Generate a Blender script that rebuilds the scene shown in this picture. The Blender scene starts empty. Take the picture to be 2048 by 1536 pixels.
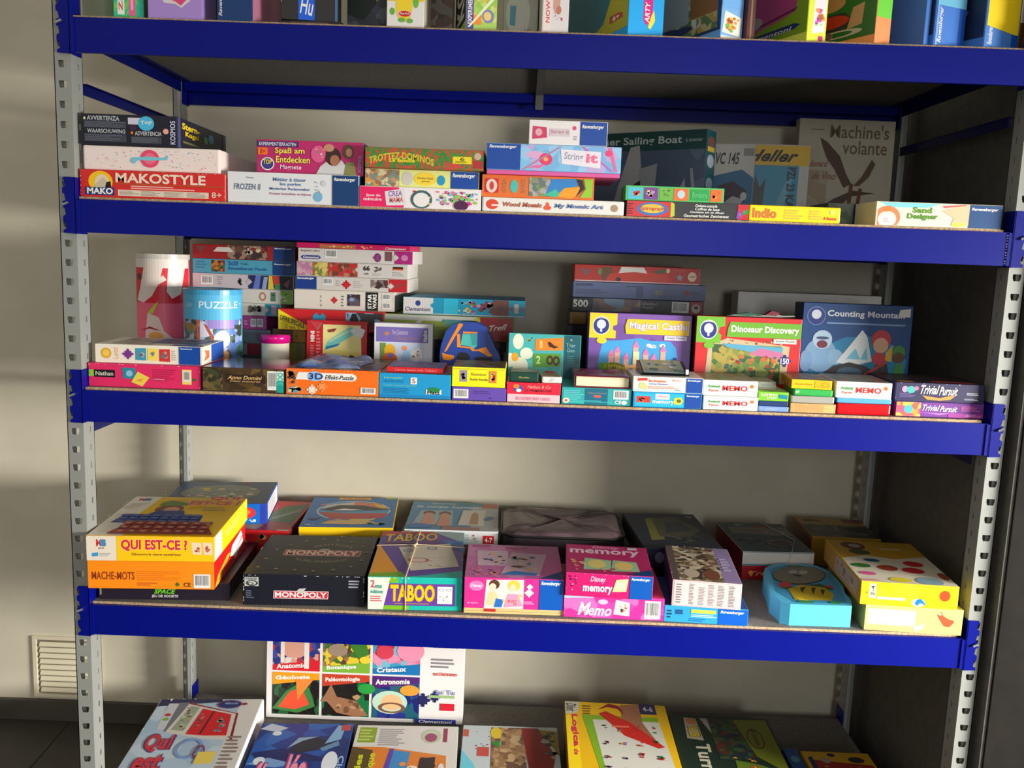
import bpy, bmesh, math, random
from mathutils import Vector, Matrix
S = bpy.context.scene
C = S.collection
# ------------------------------------------------------------------ camera
Z0 = 1.737
CX, CY, CZ, YAW, PIT, ROL, F = 0.8848, -1.765, -0.336 + Z0, 0.0061, 0.1442, 0.0365, 1763.75
def ray(px, py):
    xr = (px - 1024) / F; ur = (768 - py) / F
    x = xr * math.cos(ROL) - ur * math.sin(ROL); up = xr * math.sin(ROL) + ur * math.cos(ROL)
    y = math.cos(PIT) + up * math.sin(PIT); z = -math.sin(PIT) + up * math.cos(PIT)
    return Vector((x * math.cos(YAW) - y * math.sin(YAW), x * math.sin(YAW) + y * math.cos(YAW), z))
cam = bpy.data.objects.new('camera', bpy.data.cameras.new('camera')); C.objects.link(cam)
fw = ray(1024, 768).normalized(); rt = (ray(1124, 768) - ray(1024, 768)).normalized(); up_ = rt.cross(fw)
cam.matrix_world = Matrix(((rt.x, up_.x, -fw.x, CX), (rt.y, up_.y, -fw.y, CY), (rt.z, up_.z, -fw.z, CZ), (0, 0, 0, 1)))
cam.data.sensor_width = 36; cam.data.lens = F / 2048 * 36; cam.data.clip_start = .05
S.camera = cam
def P(px, py, y):                      # a measured point of the photo at a known depth
    d = ray(px, py); return Vector((CX, CY, CZ)) + d * ((y - CY) / d.y)
def PZ(px, py, z):                     # ... at a known height
    d = ray(px, py); return Vector((CX, CY, CZ)) + d * ((z - CZ) / d.z)
def px_of(p):
    d = Vector(p) - Vector((CX, CY, CZ)); return 1024 + F * d.dot(rt) / d.dot(fw)
# ------------------------------------------------------------------ world, light, exposure
w = bpy.data.worlds.new('world'); S.world = w; w.use_nodes = True
wn = w.node_tree.nodes; wl = w.node_tree.links        # an even room: pale ceiling above, darker floor below
wt = wn.new('ShaderNodeTexCoord'); wsx = wn.new('ShaderNodeSeparateXYZ'); wm = wn.new('ShaderNodeMapRange'); wr = wn.new('ShaderNodeValToRGB')
wm.inputs[1].default_value = -.6; wm.inputs[2].default_value = .9
wr.color_ramp.elements[0].color = (.26, .24, .20, 1); wr.color_ramp.elements[1].color = (1.0, .93, .80, 1)
wl.new(wt.outputs['Generated'], wsx.inputs[0]); wl.new(wsx.outputs[2], wm.inputs[0]); wl.new(wm.outputs[0], wr.inputs[0]); wl.new(wr.outputs[0], wn['Background'].inputs[0])
w.node_tree.nodes['Background'].inputs[1].default_value = .62
def area(name, loc, aim, sx, sy, power, col, spread=180):
    l = bpy.data.lights.new(name, 'AREA'); l.shape = 'RECTANGLE'; l.size = sx; l.size_y = sy; l.energy = power; l.color = col
    l.spread = math.radians(spread)
    o = bpy.data.objects.new(name, l); C.objects.link(o); o.location = loc
    o.rotation_euler = (Vector(aim) - Vector(loc)).to_track_quat('-Z', 'Y').to_euler(); return o
area('window_light_side', (4.5, -1.55, 1.16), (1.75, .1, .48), 1.45, .50, 63, (1, .965, .90), 62)
area('window_light_back', (1.62, -3.9, 1.62), (1.1, .0, 1.2), .55, .9, 22, (.93, .96, 1))
S.view_settings.view_transform = 'Standard'; S.view_settings.look = 'None'
S.view_settings.exposure = 0.0; S.view_settings.gamma = 1; S.view_settings.use_curve_mapping = False
# ------------------------------------------------------------------ materials
def lin(v):
    v = v / 255; return v / 12.92 if v <= .04045 else ((v + .055) / 1.055) ** 2.4
MATS = {}
def mat(c, rough=.42, metal=0, key=''):
    k = (tuple(c), rough, metal, key)
    if k in MATS: return MATS[k]
    m = bpy.data.materials.new('m_%02x%02x%02x' % tuple(int(x) for x in c)); m.use_nodes = True
    b = m.node_tree.nodes['Principled BSDF']
    b.inputs['Base Color'].default_value = (lin(c[0]), lin(c[1]), lin(c[2]), 1)
    b.inputs['Roughness'].default_value = rough; b.inputs['Metallic'].default_value = metal
    MATS[k] = m; return m
def picmat(pal, scale=60, dist=.35, rough=.4):       # a printed picture: patches of the palette's colours
    k = ('pic', tuple(pal), scale, dist)
    if k in MATS: return MATS[k]
    m = bpy.data.materials.new('print'); m.use_nodes = True; nt = m.node_tree; N = nt.nodes; L = nt.links
    b = N['Principled BSDF']; b.inputs['Roughness'].default_value = rough
    tc = N.new('ShaderNodeTexCoord'); no = N.new('ShaderNodeTexNoise'); no.inputs['Scale'].default_value = scale * .6; no.inputs['Detail'].default_value = 3
    mx = N.new('ShaderNodeMixRGB'); mx.blend_type = 'ADD'; mx.inputs[0].default_value = dist * 2.4 / scale
    vo = N.new('ShaderNodeTexVoronoi'); vo.inputs['Scale'].default_value = scale * 1.9
    sp = N.new('ShaderNodeSeparateColor'); cr = N.new('ShaderNodeValToRGB'); cr.color_ramp.interpolation = 'CONSTANT'
    L.new(tc.outputs['Object'], no.inputs['Vector']); L.new(tc.outputs['Object'], mx.inputs[1]); L.new(no.outputs['Color'], mx.inputs[2])
    L.new(mx.outputs[0], vo.inputs['Vector']); L.new(vo.outputs['Color'], sp.inputs[0]); L.new(sp.outputs[0], cr.inputs[0]); L.new(cr.outputs[0], b.inputs['Base Color'])
    e = cr.color_ramp.elements
    while len(e) < len(pal): e.new(.5)
    for i, c in enumerate(pal):
        e[i].position = i / len(pal)
    for i, c in enumerate(pal): e[i].color = (lin(c[0]), lin(c[1]), lin(c[2]), 1)
    MATS[k] = m; return m
def noisy(name, c1, c2, scale, rough=.8, bump=0, stretch=(1, 1, 1), metal=0, detail=4, lo=.35, hi=.65):
    m = bpy.data.materials.new(name); m.use_nodes = True; nt = m.node_tree; N = nt.nodes; L = nt.links
    b = N['Principled BSDF']; b.inputs['Roughness'].default_value = rough; b.inputs['Metallic'].default_value = metal
    tc = N.new('ShaderNodeTexCoord'); mp = N.new('ShaderNodeMapping'); mp.inputs['Scale'].default_value = stretch
    no = N.new('ShaderNodeTexNoise'); no.inputs['Scale'].default_value = scale; no.inputs['Detail'].default_value = detail
    cr = N.new('ShaderNodeValToRGB'); cr.color_ramp.elements[0].position = lo; cr.color_ramp.elements[1].position = hi
    cr.color_ramp.elements[0].color = (lin(c1[0]), lin(c1[1]), lin(c1[2]), 1); cr.color_ramp.elements[1].color = (lin(c2[0]), lin(c2[1]), lin(c2[2]), 1)
    L.new(tc.outputs['Object'], mp.inputs[0]); L.new(mp.outputs[0], no.inputs['Vector']); L.new(no.outputs[0], cr.inputs[0]); L.new(cr.outputs[0], b.inputs['Base Color'])
    if bump:
        bp = N.new('ShaderNodeBump'); bp.inputs['Strength'].default_value = bump; bp.inputs['Distance'].default_value = .002
        L.new(no.outputs[0], bp.inputs['Height']); L.new(bp.outputs[0], b.inputs['Normal'])
    return m
def clearmat(name, tint, alpha, rough=.12):
    m = bpy.data.materials.new(name); m.use_nodes = True; b = m.node_tree.nodes['Principled BSDF']
    b.inputs['Base Color'].default_value = (lin(tint[0]), lin(tint[1]), lin(tint[2]), 1); b.inputs['Alpha'].default_value = alpha; b.inputs['Roughness'].default_value = rough
    return m
M_WALL = noisy('painted_wall', (196, 189, 168), (206, 199, 178), 5, .55, .12, detail=8)
M_BASE = noisy('dark_skirting', (66, 63, 56), (76, 73, 65), 6, .6)
M_FLOOR = noisy('dark_floor_tile', (46, 43, 37), (56, 52, 45), 8, .55, .1)
M_DARK = noisy('dark_brown_board', (20, 17, 14), (27, 23, 19), 18, .8, .15)
M_FELT = noisy('grey_felt_board', (98, 96, 90), (106, 104, 98), 40, .95, .1)
for m_ in (M_DARK, M_FELT): m_.node_tree.nodes['Principled BSDF'].inputs['Specular IOR Level'].default_value = .15
M_BLUE = mat((2, 14, 120), .38, 0, 'beam')
M_BLUED = mat((3, 12, 80), .4, 0, 'rail')
M_POST = mat((150, 153, 148), .40, .12, 'post')
for m_ in (M_BLUE, M_BLUED): m_.node_tree.nodes['Principled BSDF'].inputs['Specular IOR Level'].default_value = .2
M_BOARD = noisy('chipboard', (96, 92, 86), (126, 121, 113), 320, .85, .2)
M_EDGE = noisy('chipboard_edge', (150, 122, 92), (196, 168, 132), 240, .9, .1)
M_ZINC = mat((200, 205, 210), .2, .9, 'pin')
# ------------------------------------------------------------------ mesh builder
TXT = {}
def glyphs(s, shear=0, bold=.02):
    k = (s, shear, bold)
    if k in TXT: return TXT[k]
    cu = bpy.data.curves.new('t', 'FONT'); cu.body = s; cu.size = 1; cu.shear = shear; cu.offset = bold; cu.resolution_u = 3
    cu.space_character = 1 + bold
    o = bpy.data.objects.new('t', cu); C.objects.link(o)
    me = bpy.data.meshes.new_from_object(o.evaluated_get(bpy.context.evaluated_depsgraph_get()))
    bpy.data.objects.remove(o); bpy.data.curves.remove(cu)
    vs = [(v.co.x, v.co.y) for v in me.vertices]; fs = [tuple(p.vertices) for p in me.polygons]
    bpy.data.meshes.remove(me)
    if not vs: vs = [(0, 0), (1, 1)]
    x0 = min(v[0] for v in vs); x1 = max(v[0] for v in vs); y0 = min(v[1] for v in vs); y1 = max(v[1] for v in vs)
    TXT[k] = ([((a - x0) / (x1 - x0 + 1e-9), (b - y0) / (y1 - y0 + 1e-9)) for a, b in vs], fs); return TXT[k]
class MB:
    def __init__(s): s.v = []; s.f = []; s.m = []; s.mats = []
    def mi(s, m):
        if m not in s.mats: s.mats.append(m)
        return s.mats.index(m)
    def add(s, vs, fs, m):
        n = len(s.v); i = s.mi(m); s.v += [tuple(v) for v in vs]; s.f += [tuple(a + n for a in f) for f in fs]; s.m += [i] * len(fs)
    def bm(s, b, m):
        b.verts.ensure_lookup_table(); b.verts.index_update(); s.add([v.co.copy() for v in b.verts], [[v.index for v in f.verts] for f in b.faces], m); b.free()
    def box(s, a, b, m, bev=0):
        x0, y0, z0 = a; x1, y1, z1 = b; q = bmesh.new(); bmesh.ops.create_cube(q, size=1)
        for v in q.verts: v.co = Vector(((x0 + x1) / 2 + v.co.x * (x1 - x0), (y0 + y1) / 2 + v.co.y * (y1 - y0), (z0 + z1) / 2 + v.co.z * (z1 - z0)))
        if bev:
            bev = min(bev, .3 * min(x1 - x0, y1 - y0, z1 - z0)); bmesh.ops.bevel(q, geom=q.edges[:], offset=bev, segments=2, affect='EDGES', profile=.6)
        s.bm(q, m)
    def prism(s, pts, axis, a, b, m):               # closed outline pts in the other two axes, extruded a..b along axis
        n = len(pts)
        def mk(p, t): return {'x': (t, p[0], p[1]), 'y': (p[0], t, p[1]), 'z': (p[0], p[1], t)}[axis]
        s.add([mk(p, a) for p in pts] + [mk(p, b) for p in pts], [tuple(range(n)), tuple(range(2 * n - 1, n - 1, -1))] + [(i, i + n, (i + 1) % n + n, (i + 1) % n) for i in range(n)], m)
    def lathe(s, prof, c, m, n=40):
        vs = []; fs = []
        for r, z in prof:
            for i in range(n): t = 2 * math.pi * i / n; vs.append((c[0] + r * math.cos(t), c[1] + r * math.sin(t), c[2] + z))
        for j in range(len(prof) - 1):
            for i in range(n): fs.append((j * n + i, j * n + (i + 1) % n, (j + 1) * n + (i + 1) % n, (j + 1) * n + i))
        s.add(vs, fs, m)
    def tube(s, pts, r, m, n=8, closed=False):
        pts = [Vector(p) for p in pts]; vs = []; fs = []; L = len(pts)
        for i, p in enumerate(pts):
            a = pts[i - 1] if (i or closed) else p; b = pts[(i + 1) % L] if (i < L - 1 or closed) else p
            t = (b - a).normalized(); u = t.cross(Vector((0, 0, 1)) if abs(t.z) < .9 else Vector((1, 0, 0))).normalized(); w_ = t.cross(u)
            for k in range(n): g = 2 * math.pi * k / n; vs.append(p + u * r * math.cos(g) + w_ * r * math.sin(g))
        for i in range(L if closed else L - 1):
            for k in range(n): j = (i + 1) % L; fs.append((i * n + k, i * n + (k + 1) % n, j * n + (k + 1) % n, j * n + k))
        if not closed: fs += [tuple(range(n - 1, -1, -1)), tuple((L - 1) * n + k for k in range(n))]
        s.add(vs, fs, m)
    def build(s, name, parent=None, smooth=False):
        me = bpy.data.meshes.new(name); me.from_pydata(s.v, [], s.f)
        for m in s.mats: me.materials.append(m)
        me.polygons.foreach_set('material_index', s.m)
        q = bmesh.new(); q.from_mesh(me); 
        q.to_mesh(me); q.free()
        if smooth: me.polygons.foreach_set('use_smooth', [True] * len(me.polygons))
        me.update(); o = bpy.data.objects.new(name, me); C.objects.link(o)
        if parent: o.parent = parent
        return o
def tag(o, label=None, cat=None, group=None, kind=None):
    for k, v in (('label', label), ('category', cat), ('group', group), ('kind', kind)):
        if v: o[k] = v
    return o
def empty(name, loc=(0, 0, 0)):
    o = bpy.data.objects.new(name, None); C.objects.link(o); o.location = loc; o.empty_display_size = .05; return o
# ------------------------------------------------------------------ artwork on a face
def art(mb, fmap, W_, H_, items, seed=0, sub=False):
    rnd = random.Random(seed); lay = [0]
    def put(pts, m, faces=None):
        e = .0003 + .00005 * lay[0]; pts = [(min(max(a, 0), 1), min(max(b, 0), 1)) for a, b in pts]
        if sub:
            for f in (faces or [tuple(range(len(pts)))]):
                poly = [pts[i] for i in f]; lo = min(p[0] for p in poly); hi = max(p[0] for p in poly); K_ = 28
                for i in range(int(math.floor(lo * K_)), int(math.ceil(hi * K_)) + 1):
                    q = poly
                    for lim, sg in ((i / K_, 1), ((i + 1) / K_, -1)):
                        r = []
                        for j in range(len(q)):
                            A, B = q[j - 1], q[j]; da, db = sg * (A[0] - lim), sg * (B[0] - lim)
                            if (da >= 0) != (db >= 0): t = da / (da - db); r.append((A[0] + (B[0] - A[0]) * t, A[1] + (B[1] - A[1]) * t))
                            if db >= 0: r.append(B)
                        q = r
                        if len(q) < 3: break
                    if len(q) >= 3: mb.add([fmap(a, b, e) for a, b in q], [tuple(range(len(q)))], m)
            return
        mb.add([fmap(a, b, e) for a, b in pts], faces or [tuple(range(len(pts)))], m)
    def rect(a, b, c, d, m):
        n = 1
        pts = []; fs = []
        for i in range(n + 1): x = a + (c - a) * i / n; pts += [(x, b), (x, d)]
        for i in range(n): fs.append((2 * i, 2 * i + 2, 2 * i + 3, 2 * i + 1))
        put(pts, m, fs)
    def ell(cx, cy, rx, ry, m, n=18, a0=0): put([(cx + rx * math.cos(2 * math.pi * i / n), cy + ry * math.sin(2 * math.pi * i / n)) for i in range(n)], m)
    asp = W_ / H_
    for it in items:
        k = it[0]; lay[0] += 1
        if k == 'r': rect(*it[1:5], mat(it[5]))
        elif k == 'pic': rect(*it[1:5], picmat(it[5], it[6] if len(it) > 6 else 60))
        elif k == 'e': ell(*it[1:5], mat(it[5]))
        elif k == 'p': put(it[1], mat(it[2]))
        elif k == 'pp': put(it[1], picmat(it[2], it[3] if len(it) > 3 else 60))
        elif k == 'ring':
            cx, cy, rx, ry, t, c = it[1:7]; n = 24; pts = []; fs = []
            for i in range(n): g = 2 * math.pi * i / n; pts += [(cx + rx * math.cos(g), cy + ry * math.sin(g)), (cx + rx * (1 - t) * math.cos(g), cy + ry * (1 - t) * math.sin(g))]
            for i in range(n): j = (i + 1) % n; fs.append((2 * i, 2 * j, 2 * j + 1, 2 * i + 1))
            put(pts, mat(c), fs)
        elif k == 't':
            s, a, b, c, d, col = it[1:7]; o = it[7] if len(it) > 7 else {}
            if 'o' in o:
                vs, fs = glyphs(s, o.get('i', 0), .05); g = .04 * (d - b)
                q = vs if not o.get('r') else ([(1 - y, x) for x, y in vs] if o['r'] == 90 else [(y, 1 - x) for x, y in vs])
                put([(a - g / asp + x * (c - a + 2 * g / asp), b - g + y * (d - b + 2 * g)) for x, y in q], mat(o['o']), fs); lay[0] += 1
            vs, fs = glyphs(s, o.get('i', 0), o.get('b', .02))
            q = vs if not o.get('r') else ([(1 - y, x) for x, y in vs] if o['r'] == 90 else [(y, 1 - x) for x, y in vs])
            arc = o.get('arc', 0); sl = o.get('sl', 0)
            put([(a + x * (c - a), b + y * (d - b) + arc * (1 - (2 * x - 1) ** 2) + sl * x) for x, y in q], mat(col), fs)
        elif k == 'ln':
            a, b, c, d, n, col = it[1:7]; h = (d - b) / n
            for i in range(n):
                e = a + (c - a) * rnd.uniform(.6, 1); rect(a, b + h * i + h * .2, e, b + h * i + h * .72, mat(col))
        elif k == 'bar':
            a, b, c, d = it[1:5]; rect(a, b, c, d, mat((228, 228, 224))); lay[0] += 1; x = a + (c - a) * .1; v = len(it) > 5
            while x < a + (c - a) * .88:
                q = (c - a) * rnd.uniform(.012, .035)
                rect(x, b + (d - b) * .2, x + q, d - (d - b) * .1, mat((25, 25, 28))); x += q + (c - a) * rnd.uniform(.015, .035)
        elif k == 'sc':
            a, b, c, d, n, pal, sz = it[1:8]
            for i in range(n):
                r = sz * rnd.uniform(.4, 1); rx = min(r, (c - a) * .45); ry = min(r * asp, (d - b) * .45)
                if i % 8 == 0: lay[0] += 1
                ry *= rnd.uniform(.6, 1); x = rnd.uniform(a + rx, c - rx); y = rnd.uniform(b + ry, d - ry); t0 = rnd.uniform(0, 6)
                nn = 9; pts = [(x + rx * rnd.uniform(.6, 1) * math.cos(2 * math.pi * j / nn), y + ry * rnd.uniform(.6, 1) * math.sin(2 * math.pi * j / nn)) for j in range(nn)]
                put(pts, mat(rnd.choice(pal)))
        elif k == 'star':
            cx, cy, r, col = it[1:5]; ry = r * asp
            put([(cx + (r if i % 2 == 0 else r * .42) * math.sin(math.pi * i / 5), cy + (ry if i % 2 == 0 else ry * .42) * math.cos(math.pi * i / 5)) for i in range(10)], mat(col))
        elif k == 'jig':
            cx, cy, r, col = it[1:5]; ry = r * asp; m = mat(col); rect(cx - r, cy - ry, cx + r, cy + ry, m)
            for dx, dy in ((1.25, 0), (-1.25, .0), (0, 1.25), (0, -1.25)): ell(cx + dx * r, cy + dy * ry, r * .42, ry * .42, m, 10)
        elif k == 'wear':
            col = mat(it[1]); n = it[2] if len(it) > 2 else 16
            for i in range(n):
                g = rnd.random(); l = rnd.uniform(.004, .03); t = rnd.uniform(.008, .035)
                if g < .6: put([(g / .6 * .96, 1), (g / .6 * .96 + l, 1), (g / .6 * .96 + l * .6, 1 - t), (g / .6 * .96 + l * .2, 1 - t * .7)], col)
                elif g < .8: y = rnd.uniform(0, .95); put([(1, y), (1, y + .05), (1 - t * .3, y + .03)], col)
                else: y = rnd.uniform(0, .95); put([(0, y), (t * .3, y + .03), (0, y + .05)], col)
RB = (0, 68, 158); W = (238, 236, 228); K = (14, 14, 18)
def rav(u0, u1, v0=.66, v1=.9, c=RB):
    d = u1 - u0; return [('r', u0, 0, u1, 1, c), ('t', 'Ravensburger', u0 + d * .06, v0, u1 - d * .12, v1, W, {'i': .25, 'b': .03})]
def faces_of(w_, d, h):
    return {'F': (Vector((0, 0, 0)), Vector((w_, 0, 0)), Vector((0, 0, h)), Vector((0, -1, 0)), w_, h),
            'T': (Vector((0, 0, h)), Vector((w_, 0, 0)), Vector((0, d, 0)), Vector((0, 0, 1)), w_, d),
            'R': (Vector((w_, 0, 0)), Vector((0, d, 0)), Vector((0, 0, h)), Vector((1, 0, 0)), d, h),
            'L': (Vector((0, d, 0)), Vector((0, -d, 0)), Vector((0, 0, h)), Vector((-1, 0, 0)), d, h),
            'B': (Vector((0, d, 0)), Vector((w_, 0, 0)), Vector((0, -d, 0)), Vector((0, 0, -1)), w_, d)}
SEED = [0]
class R_: pass
def carton(kind, label, cat, grp, x0, y0, z0, w_, d, h, rz, body, arts, lean=0, parts=None, bev=.0012, rough=.42, vis=0, visL=0):
    """parts: None -> one mesh; else list of (name, zfrac0, zfrac1, inset, bodycol, arts, label)"""
    SEED[0] += 1
    def one(name, za, zb, ins, bc, ar, parent=None):
        mb = MB(); hh = (zb - za); mb.box((ins, ins, za), (w_ - ins, d - ins, zb), mat(bc, rough) if not isinstance(bc, list) else picmat(bc[0], bc[1]), bev)
        fr = faces_of(w_ - 2 * ins, d - 2 * ins, hh)
        for f, items in (ar or {}).items():
            O, U, V, N, a, b = fr[f]; O = O + Vector((ins, ins, za))
            k = bev * .8; O2 = O + U.normalized() * k + V.normalized() * k; U2 = U * (1 - 2 * k / a); V2 = V * (1 - 2 * k / b)
            v0 = vis if f == 'F' else (visL if f == 'L' else 0)
            art(mb, lambda u, v, e, O2=O2, U2=U2, V2=V2, N=N, v0=v0: O2 + U2 * u + V2 * (v0 + (1 - v0) * v) + N * e, a, b * (1 - v0), items, SEED[0])
        return mb.build(name, parent)
    if parts:
        o = empty(kind, (0, 0, 0))
        for nm, a, b, ins, bc, ar, lb in parts:
            q = one(nm, a * h, b * h, ins, bc, ar, o)
            if lb: q['label'] = lb
    else: o = one(kind, 0, h, 0, body, arts)
    o.location = (x0, y0, z0 + d * math.sin(lean)); o.rotation_euler = (-lean if lean else 0, 0, math.radians(rz)); tag(o, label, cat, grp)
    return o
DBG = []
def bx(kind, label, cat, grp, q, yf, d, base, body, arts, rz=0, lean=0, parts=None, gap=0, **kw):
    xL, yT, yB, xR = q
    z1 = P(xL, yT, yf).z; ym = (yT + yB) / 2; pL = P(xL, ym, yf); z0 = base.top if isinstance(base, R_) else (P(xL, yB, yf).z if base is None else base)
    z0 += .0004
    h = max(z1 - z0, .008); t = math.radians(rz); a, b = .01, 1.2
    zm = pL.z
    for _ in range(40):
        m_ = (a + b) / 2
        if px_of((pL.x + m_ * math.cos(t), yf + m_ * math.sin(t), zm)) < xR: a = m_
        else: b = m_
    w_ = a - gap
    o = carton(kind, label, cat, grp, pL.x, yf, z0, w_, d, h, rz, body, arts, math.radians(lean), parts, **kw)
    r = R_(); r.top = z0 + h; r.o = o; r.w = w_; r.h = h; DBG.append((kind, label[:30], round(w_, 3), round(d, 3), round(h, 3), round(z0, 3))); return r
# ------------------------------------------------------------------ the rack
PT = .0381; W_R = 1.8456; FL = .0333; SD = .0455; D = .5989; HB = .0652
zA, zB, zC, zD, zE = [v + Z0 for v in (.0867, -.2556, -.6371, -1.0957, -1.609)]
LV = [zA, zB, zC, zD, zE]; TOP = .005
SA, SB, SC, SD_, SE = [z + TOP for z in LV]
rack = empty('shelving_rack', (0, 0, 0))
tag(rack, 'metal shelving rack with pale punched posts and blue beams against the wall', 'shelving rack')
HOLE = [(-.0084, .0066), (.0084, .0066), (.0084, 0), (.0062, -.0068), (-.0062, -.0068), (-.0084, 0)]
SLIT = [(-.0028, .0062), (.0028, .0062), (.0028, 0), (.0028, -.0062), (-.0028, -.0062), (-.0028, 0)]
def flange(mb, fmap, wd, hole, hu, z0, z1, m, th):
    """punched strip: fmap(u, z, n) -> 3D; holes every pitch, centred at u=hu"""
    k0 = math.ceil((z1 - Z0) / PT)
    i = k0
    while True:
        zc = Z0 + i * PT
        a = zc - PT / 2; b = zc + PT / 2
        if a < z0: break
        outer = [(0, b), (wd, b), (wd, zc), (wd, a), (0, a), (0, zc)]
        inner = [(hu + x, zc + y) for x, y in hole]
        for s_ in (0, th):
            V = [fmap(u, z, s_) for u, z in outer + inner]
            fs = [(j, (j + 1) % 6, (j + 1) % 6 + 6, j + 6) for j in range(6)]
            mb.add(V, fs, m)
        V = [fmap(u, z, 0) for u, z in inner] + [fmap(u, z, th) for u, z in inner]
        mb.add(V, [(j, (j + 1) % 6, (j + 1) % 6 + 6, j + 6) for j in range(6)], m)
        i -= 1
    zt = Z0 + k0 * PT + PT / 2; zb = Z0 + (i + 1) * PT - PT / 2
    return zb, zt
TH = .0018
def post(xc, sx, yc, sy, name='post'):
    """corner line at (xc,yc); face flange runs outwards (sx), side flange runs inwards in depth (sy)"""
    mb = MB(); z0, z1 = .01, Z0 + .62
    zb, zt = flange(mb, lambda u, z, n: (xc + sx * u, yc + sy * n, z), FL, HOLE, FL * .52, z0, z1, M_POST, TH)
    flange(mb, lambda u, z, n: (xc + sx * n, yc + sy * u, z), SD, SLIT, SD * .62, z0, z1, M_POST, TH)
    def bb(a, b): mb.box([min(p, q) for p, q in zip(a, b)], [max(p, q) for p, q in zip(a, b)], M_POST)
    bb((xc + sx * (FL - .013), yc + sy * .0095, zb), (xc + sx * FL, yc + sy * .011, zt))
    bb((xc + sx * (FL - TH), yc, zb), (xc + sx * FL, yc + sy * .011, zt))          # return lip on the face flange
    bb((xc, yc + sy * (SD - TH), zb), (xc + sx * .008, yc + sy * SD, zt))
    bb((xc - sx * 0, yc, 0), (xc + sx * FL, yc + sy * SD, .012))
    return mb.build(name, rack)
post(0, -1, 0, 1); post(W_R, 1, 0, 1); post(0, -1, D, -1)
post(W_R - .012, 1, D, -1)
def beam(z, front):
    mb = MB(); y0 = -.0022 if front else D + .0022; s = 1 if front else -1
    pr = [(y0, z - HB), (y0, z), (y0 + s * .009, z), (y0 + s * .009, z - .0125), (y0 + s * .036, z - .0125), (y0 + s * .036, z - .0345), (y0 + s * .008, z - .036), (y0 + s * .008, z - HB)]
    mb.prism(pr, 'x', .006, W_R - .006 - (0 if front else .012), M_BLUE)
    if front and z == zB:                                   # the little white sticker on the right end
        for i in range(11):
            a = z - .004 - i * .0055; mb.add([(W_R - .0125, y0 - .0004, a - .004 + (i % 3) * .001), (W_R - .0065, y0 - .0004, a - .003), (W_R - .0065, y0 - .0004, a), (W_R - .0125, y0 - .0004, a - .001)], [(0, 1, 2, 3)], mat((215, 215, 225)))
    o = mb.build('beam', rack)
    for xc, sx in ((0, -1), (W_R - (0 if front else .012), 1)):
        q = MB(); t0, t1 = z - HB - .003, z + .0415; yo = y0 - s * .0004
        # wrap-round end plate: toothed edge on the face, plate on the inner side
        n = 4; pts = [(-.002, t0)]
        for k in range(n + 1):
            zz = t0 + (t1 - t0) * k / n
            pts += [(.0235, zz + (.001 if k == 0 else -.004)), (.0235, min(zz + .006, t1))] if k < n else [(.0235, t1 - .006), (.020, t1)]
            if k < n: pts += [(.0175, zz + .010), (.0195, zz + .022)]
        pts += [(-.002, t1)]
        P2 = [(xc + sx * a, b) for a, b in pts]
        q.prism(P2, 'y', yo - s * .0006, yo - s * .003, M_BLUE)
        q.box((min(xc - sx * .0028, xc - sx * .0006), min(yo - s * .003, yo + s * .040), t0), (max(xc - sx * .0028, xc - sx * .0006), max(yo - s * .003, yo + s * .040), t1), M_BLUE)
        q.box((min(xc - sx * .0008, xc - sx * .010), min(yo - s * .0022, yo + s * .002), t0 + .003), (max(xc - sx * .0008, xc - sx * .010), max(yo - s * .0022, yo + s * .002), z - .001), M_BLUE)
        q.build('end_plate', o)
        if front:
            q = MB(); px_ = xc + sx * .0165; q.tube([(px_ - .0055, yo - .0065, z - .013), (px_ + .0055, yo - .0065, z - .008)], .0026, M_ZINC, 10); q.tube([(px_, yo - .0075, z - .011), (px_, yo - .002, z - .011)], .0016, M_ZINC, 8)
            q.build('locking_pin', o)
    return o
for i, z in enumerate(LV):
    beam(z, True); beam(z, False)
    mb = MB(); y0, y1 = .0074, D - .0074; t, b = z + TOP, z - .0118
    mb.box((.0035, y0 + .001, b), (W_R - .0155, y1 - .001, t), M_BOARD)
    mb.add([(.0035, y0, b), (W_R - .0155, y0, b), (W_R - .0155, y0, t + .0001), (.0035, y0, t + .0001)], [(0, 1, 2, 3)], M_EDGE)
    mb.add([(.0035, y0, t + .0001), (W_R - .0155, y0, t + .0001), (W_R - .0155, y0 + .0012, t + .0001), (.0035, y0 + .0012, t + .0001)], [(0, 1, 2, 3)], M_EDGE)
    mb.build('shelf_board', rack)
    for xa, xb in ((.001, .026), (W_R - .040, W_R - .0135)):
        mb = MB(); mb.box((xa, .048, z - .0155), (xb, D - .048, z - .0128), M_BLUED)
        xs = xa if xa < 1 else xb - .002
        mb.box((xs, .048, z - .040), (xs + .002, D - .048, z - .0128), M_BLUED); mb.build('side_rail', rack)
    mb = MB(); xs = P(1079, 190, D).x if i == 0 else .5 * W_R
    mb.box((xs - .010, .040, z - .0165), (xs + .010, D - .038, z - .0130), mat((120, 120, 112), .4, .6)); 
    mb.box((xs - .010, D - .0385, z - .052), (xs + .010, D - .0365, z - .0130), mat((120, 120, 112), .4, .6)); mb.build('support_bar', rack)
for zz in (P(163, 174, .02).z, P(190, 858, .02).z, P(1690, 1410, D).z + .0 if 0 else .06, Z0 + .40):
    for xa in (-.004, W_R - .010):
        mb = MB(); mb.box((xa, .046, zz - .0105), (xa + .003, D - .046, zz + .0105), M_BLUED); mb.box((xa - .001, .046, zz + .009), (xa + .012, D - .046, zz + .0105), M_BLUED)
        mb.build('side_strut', rack)
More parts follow.
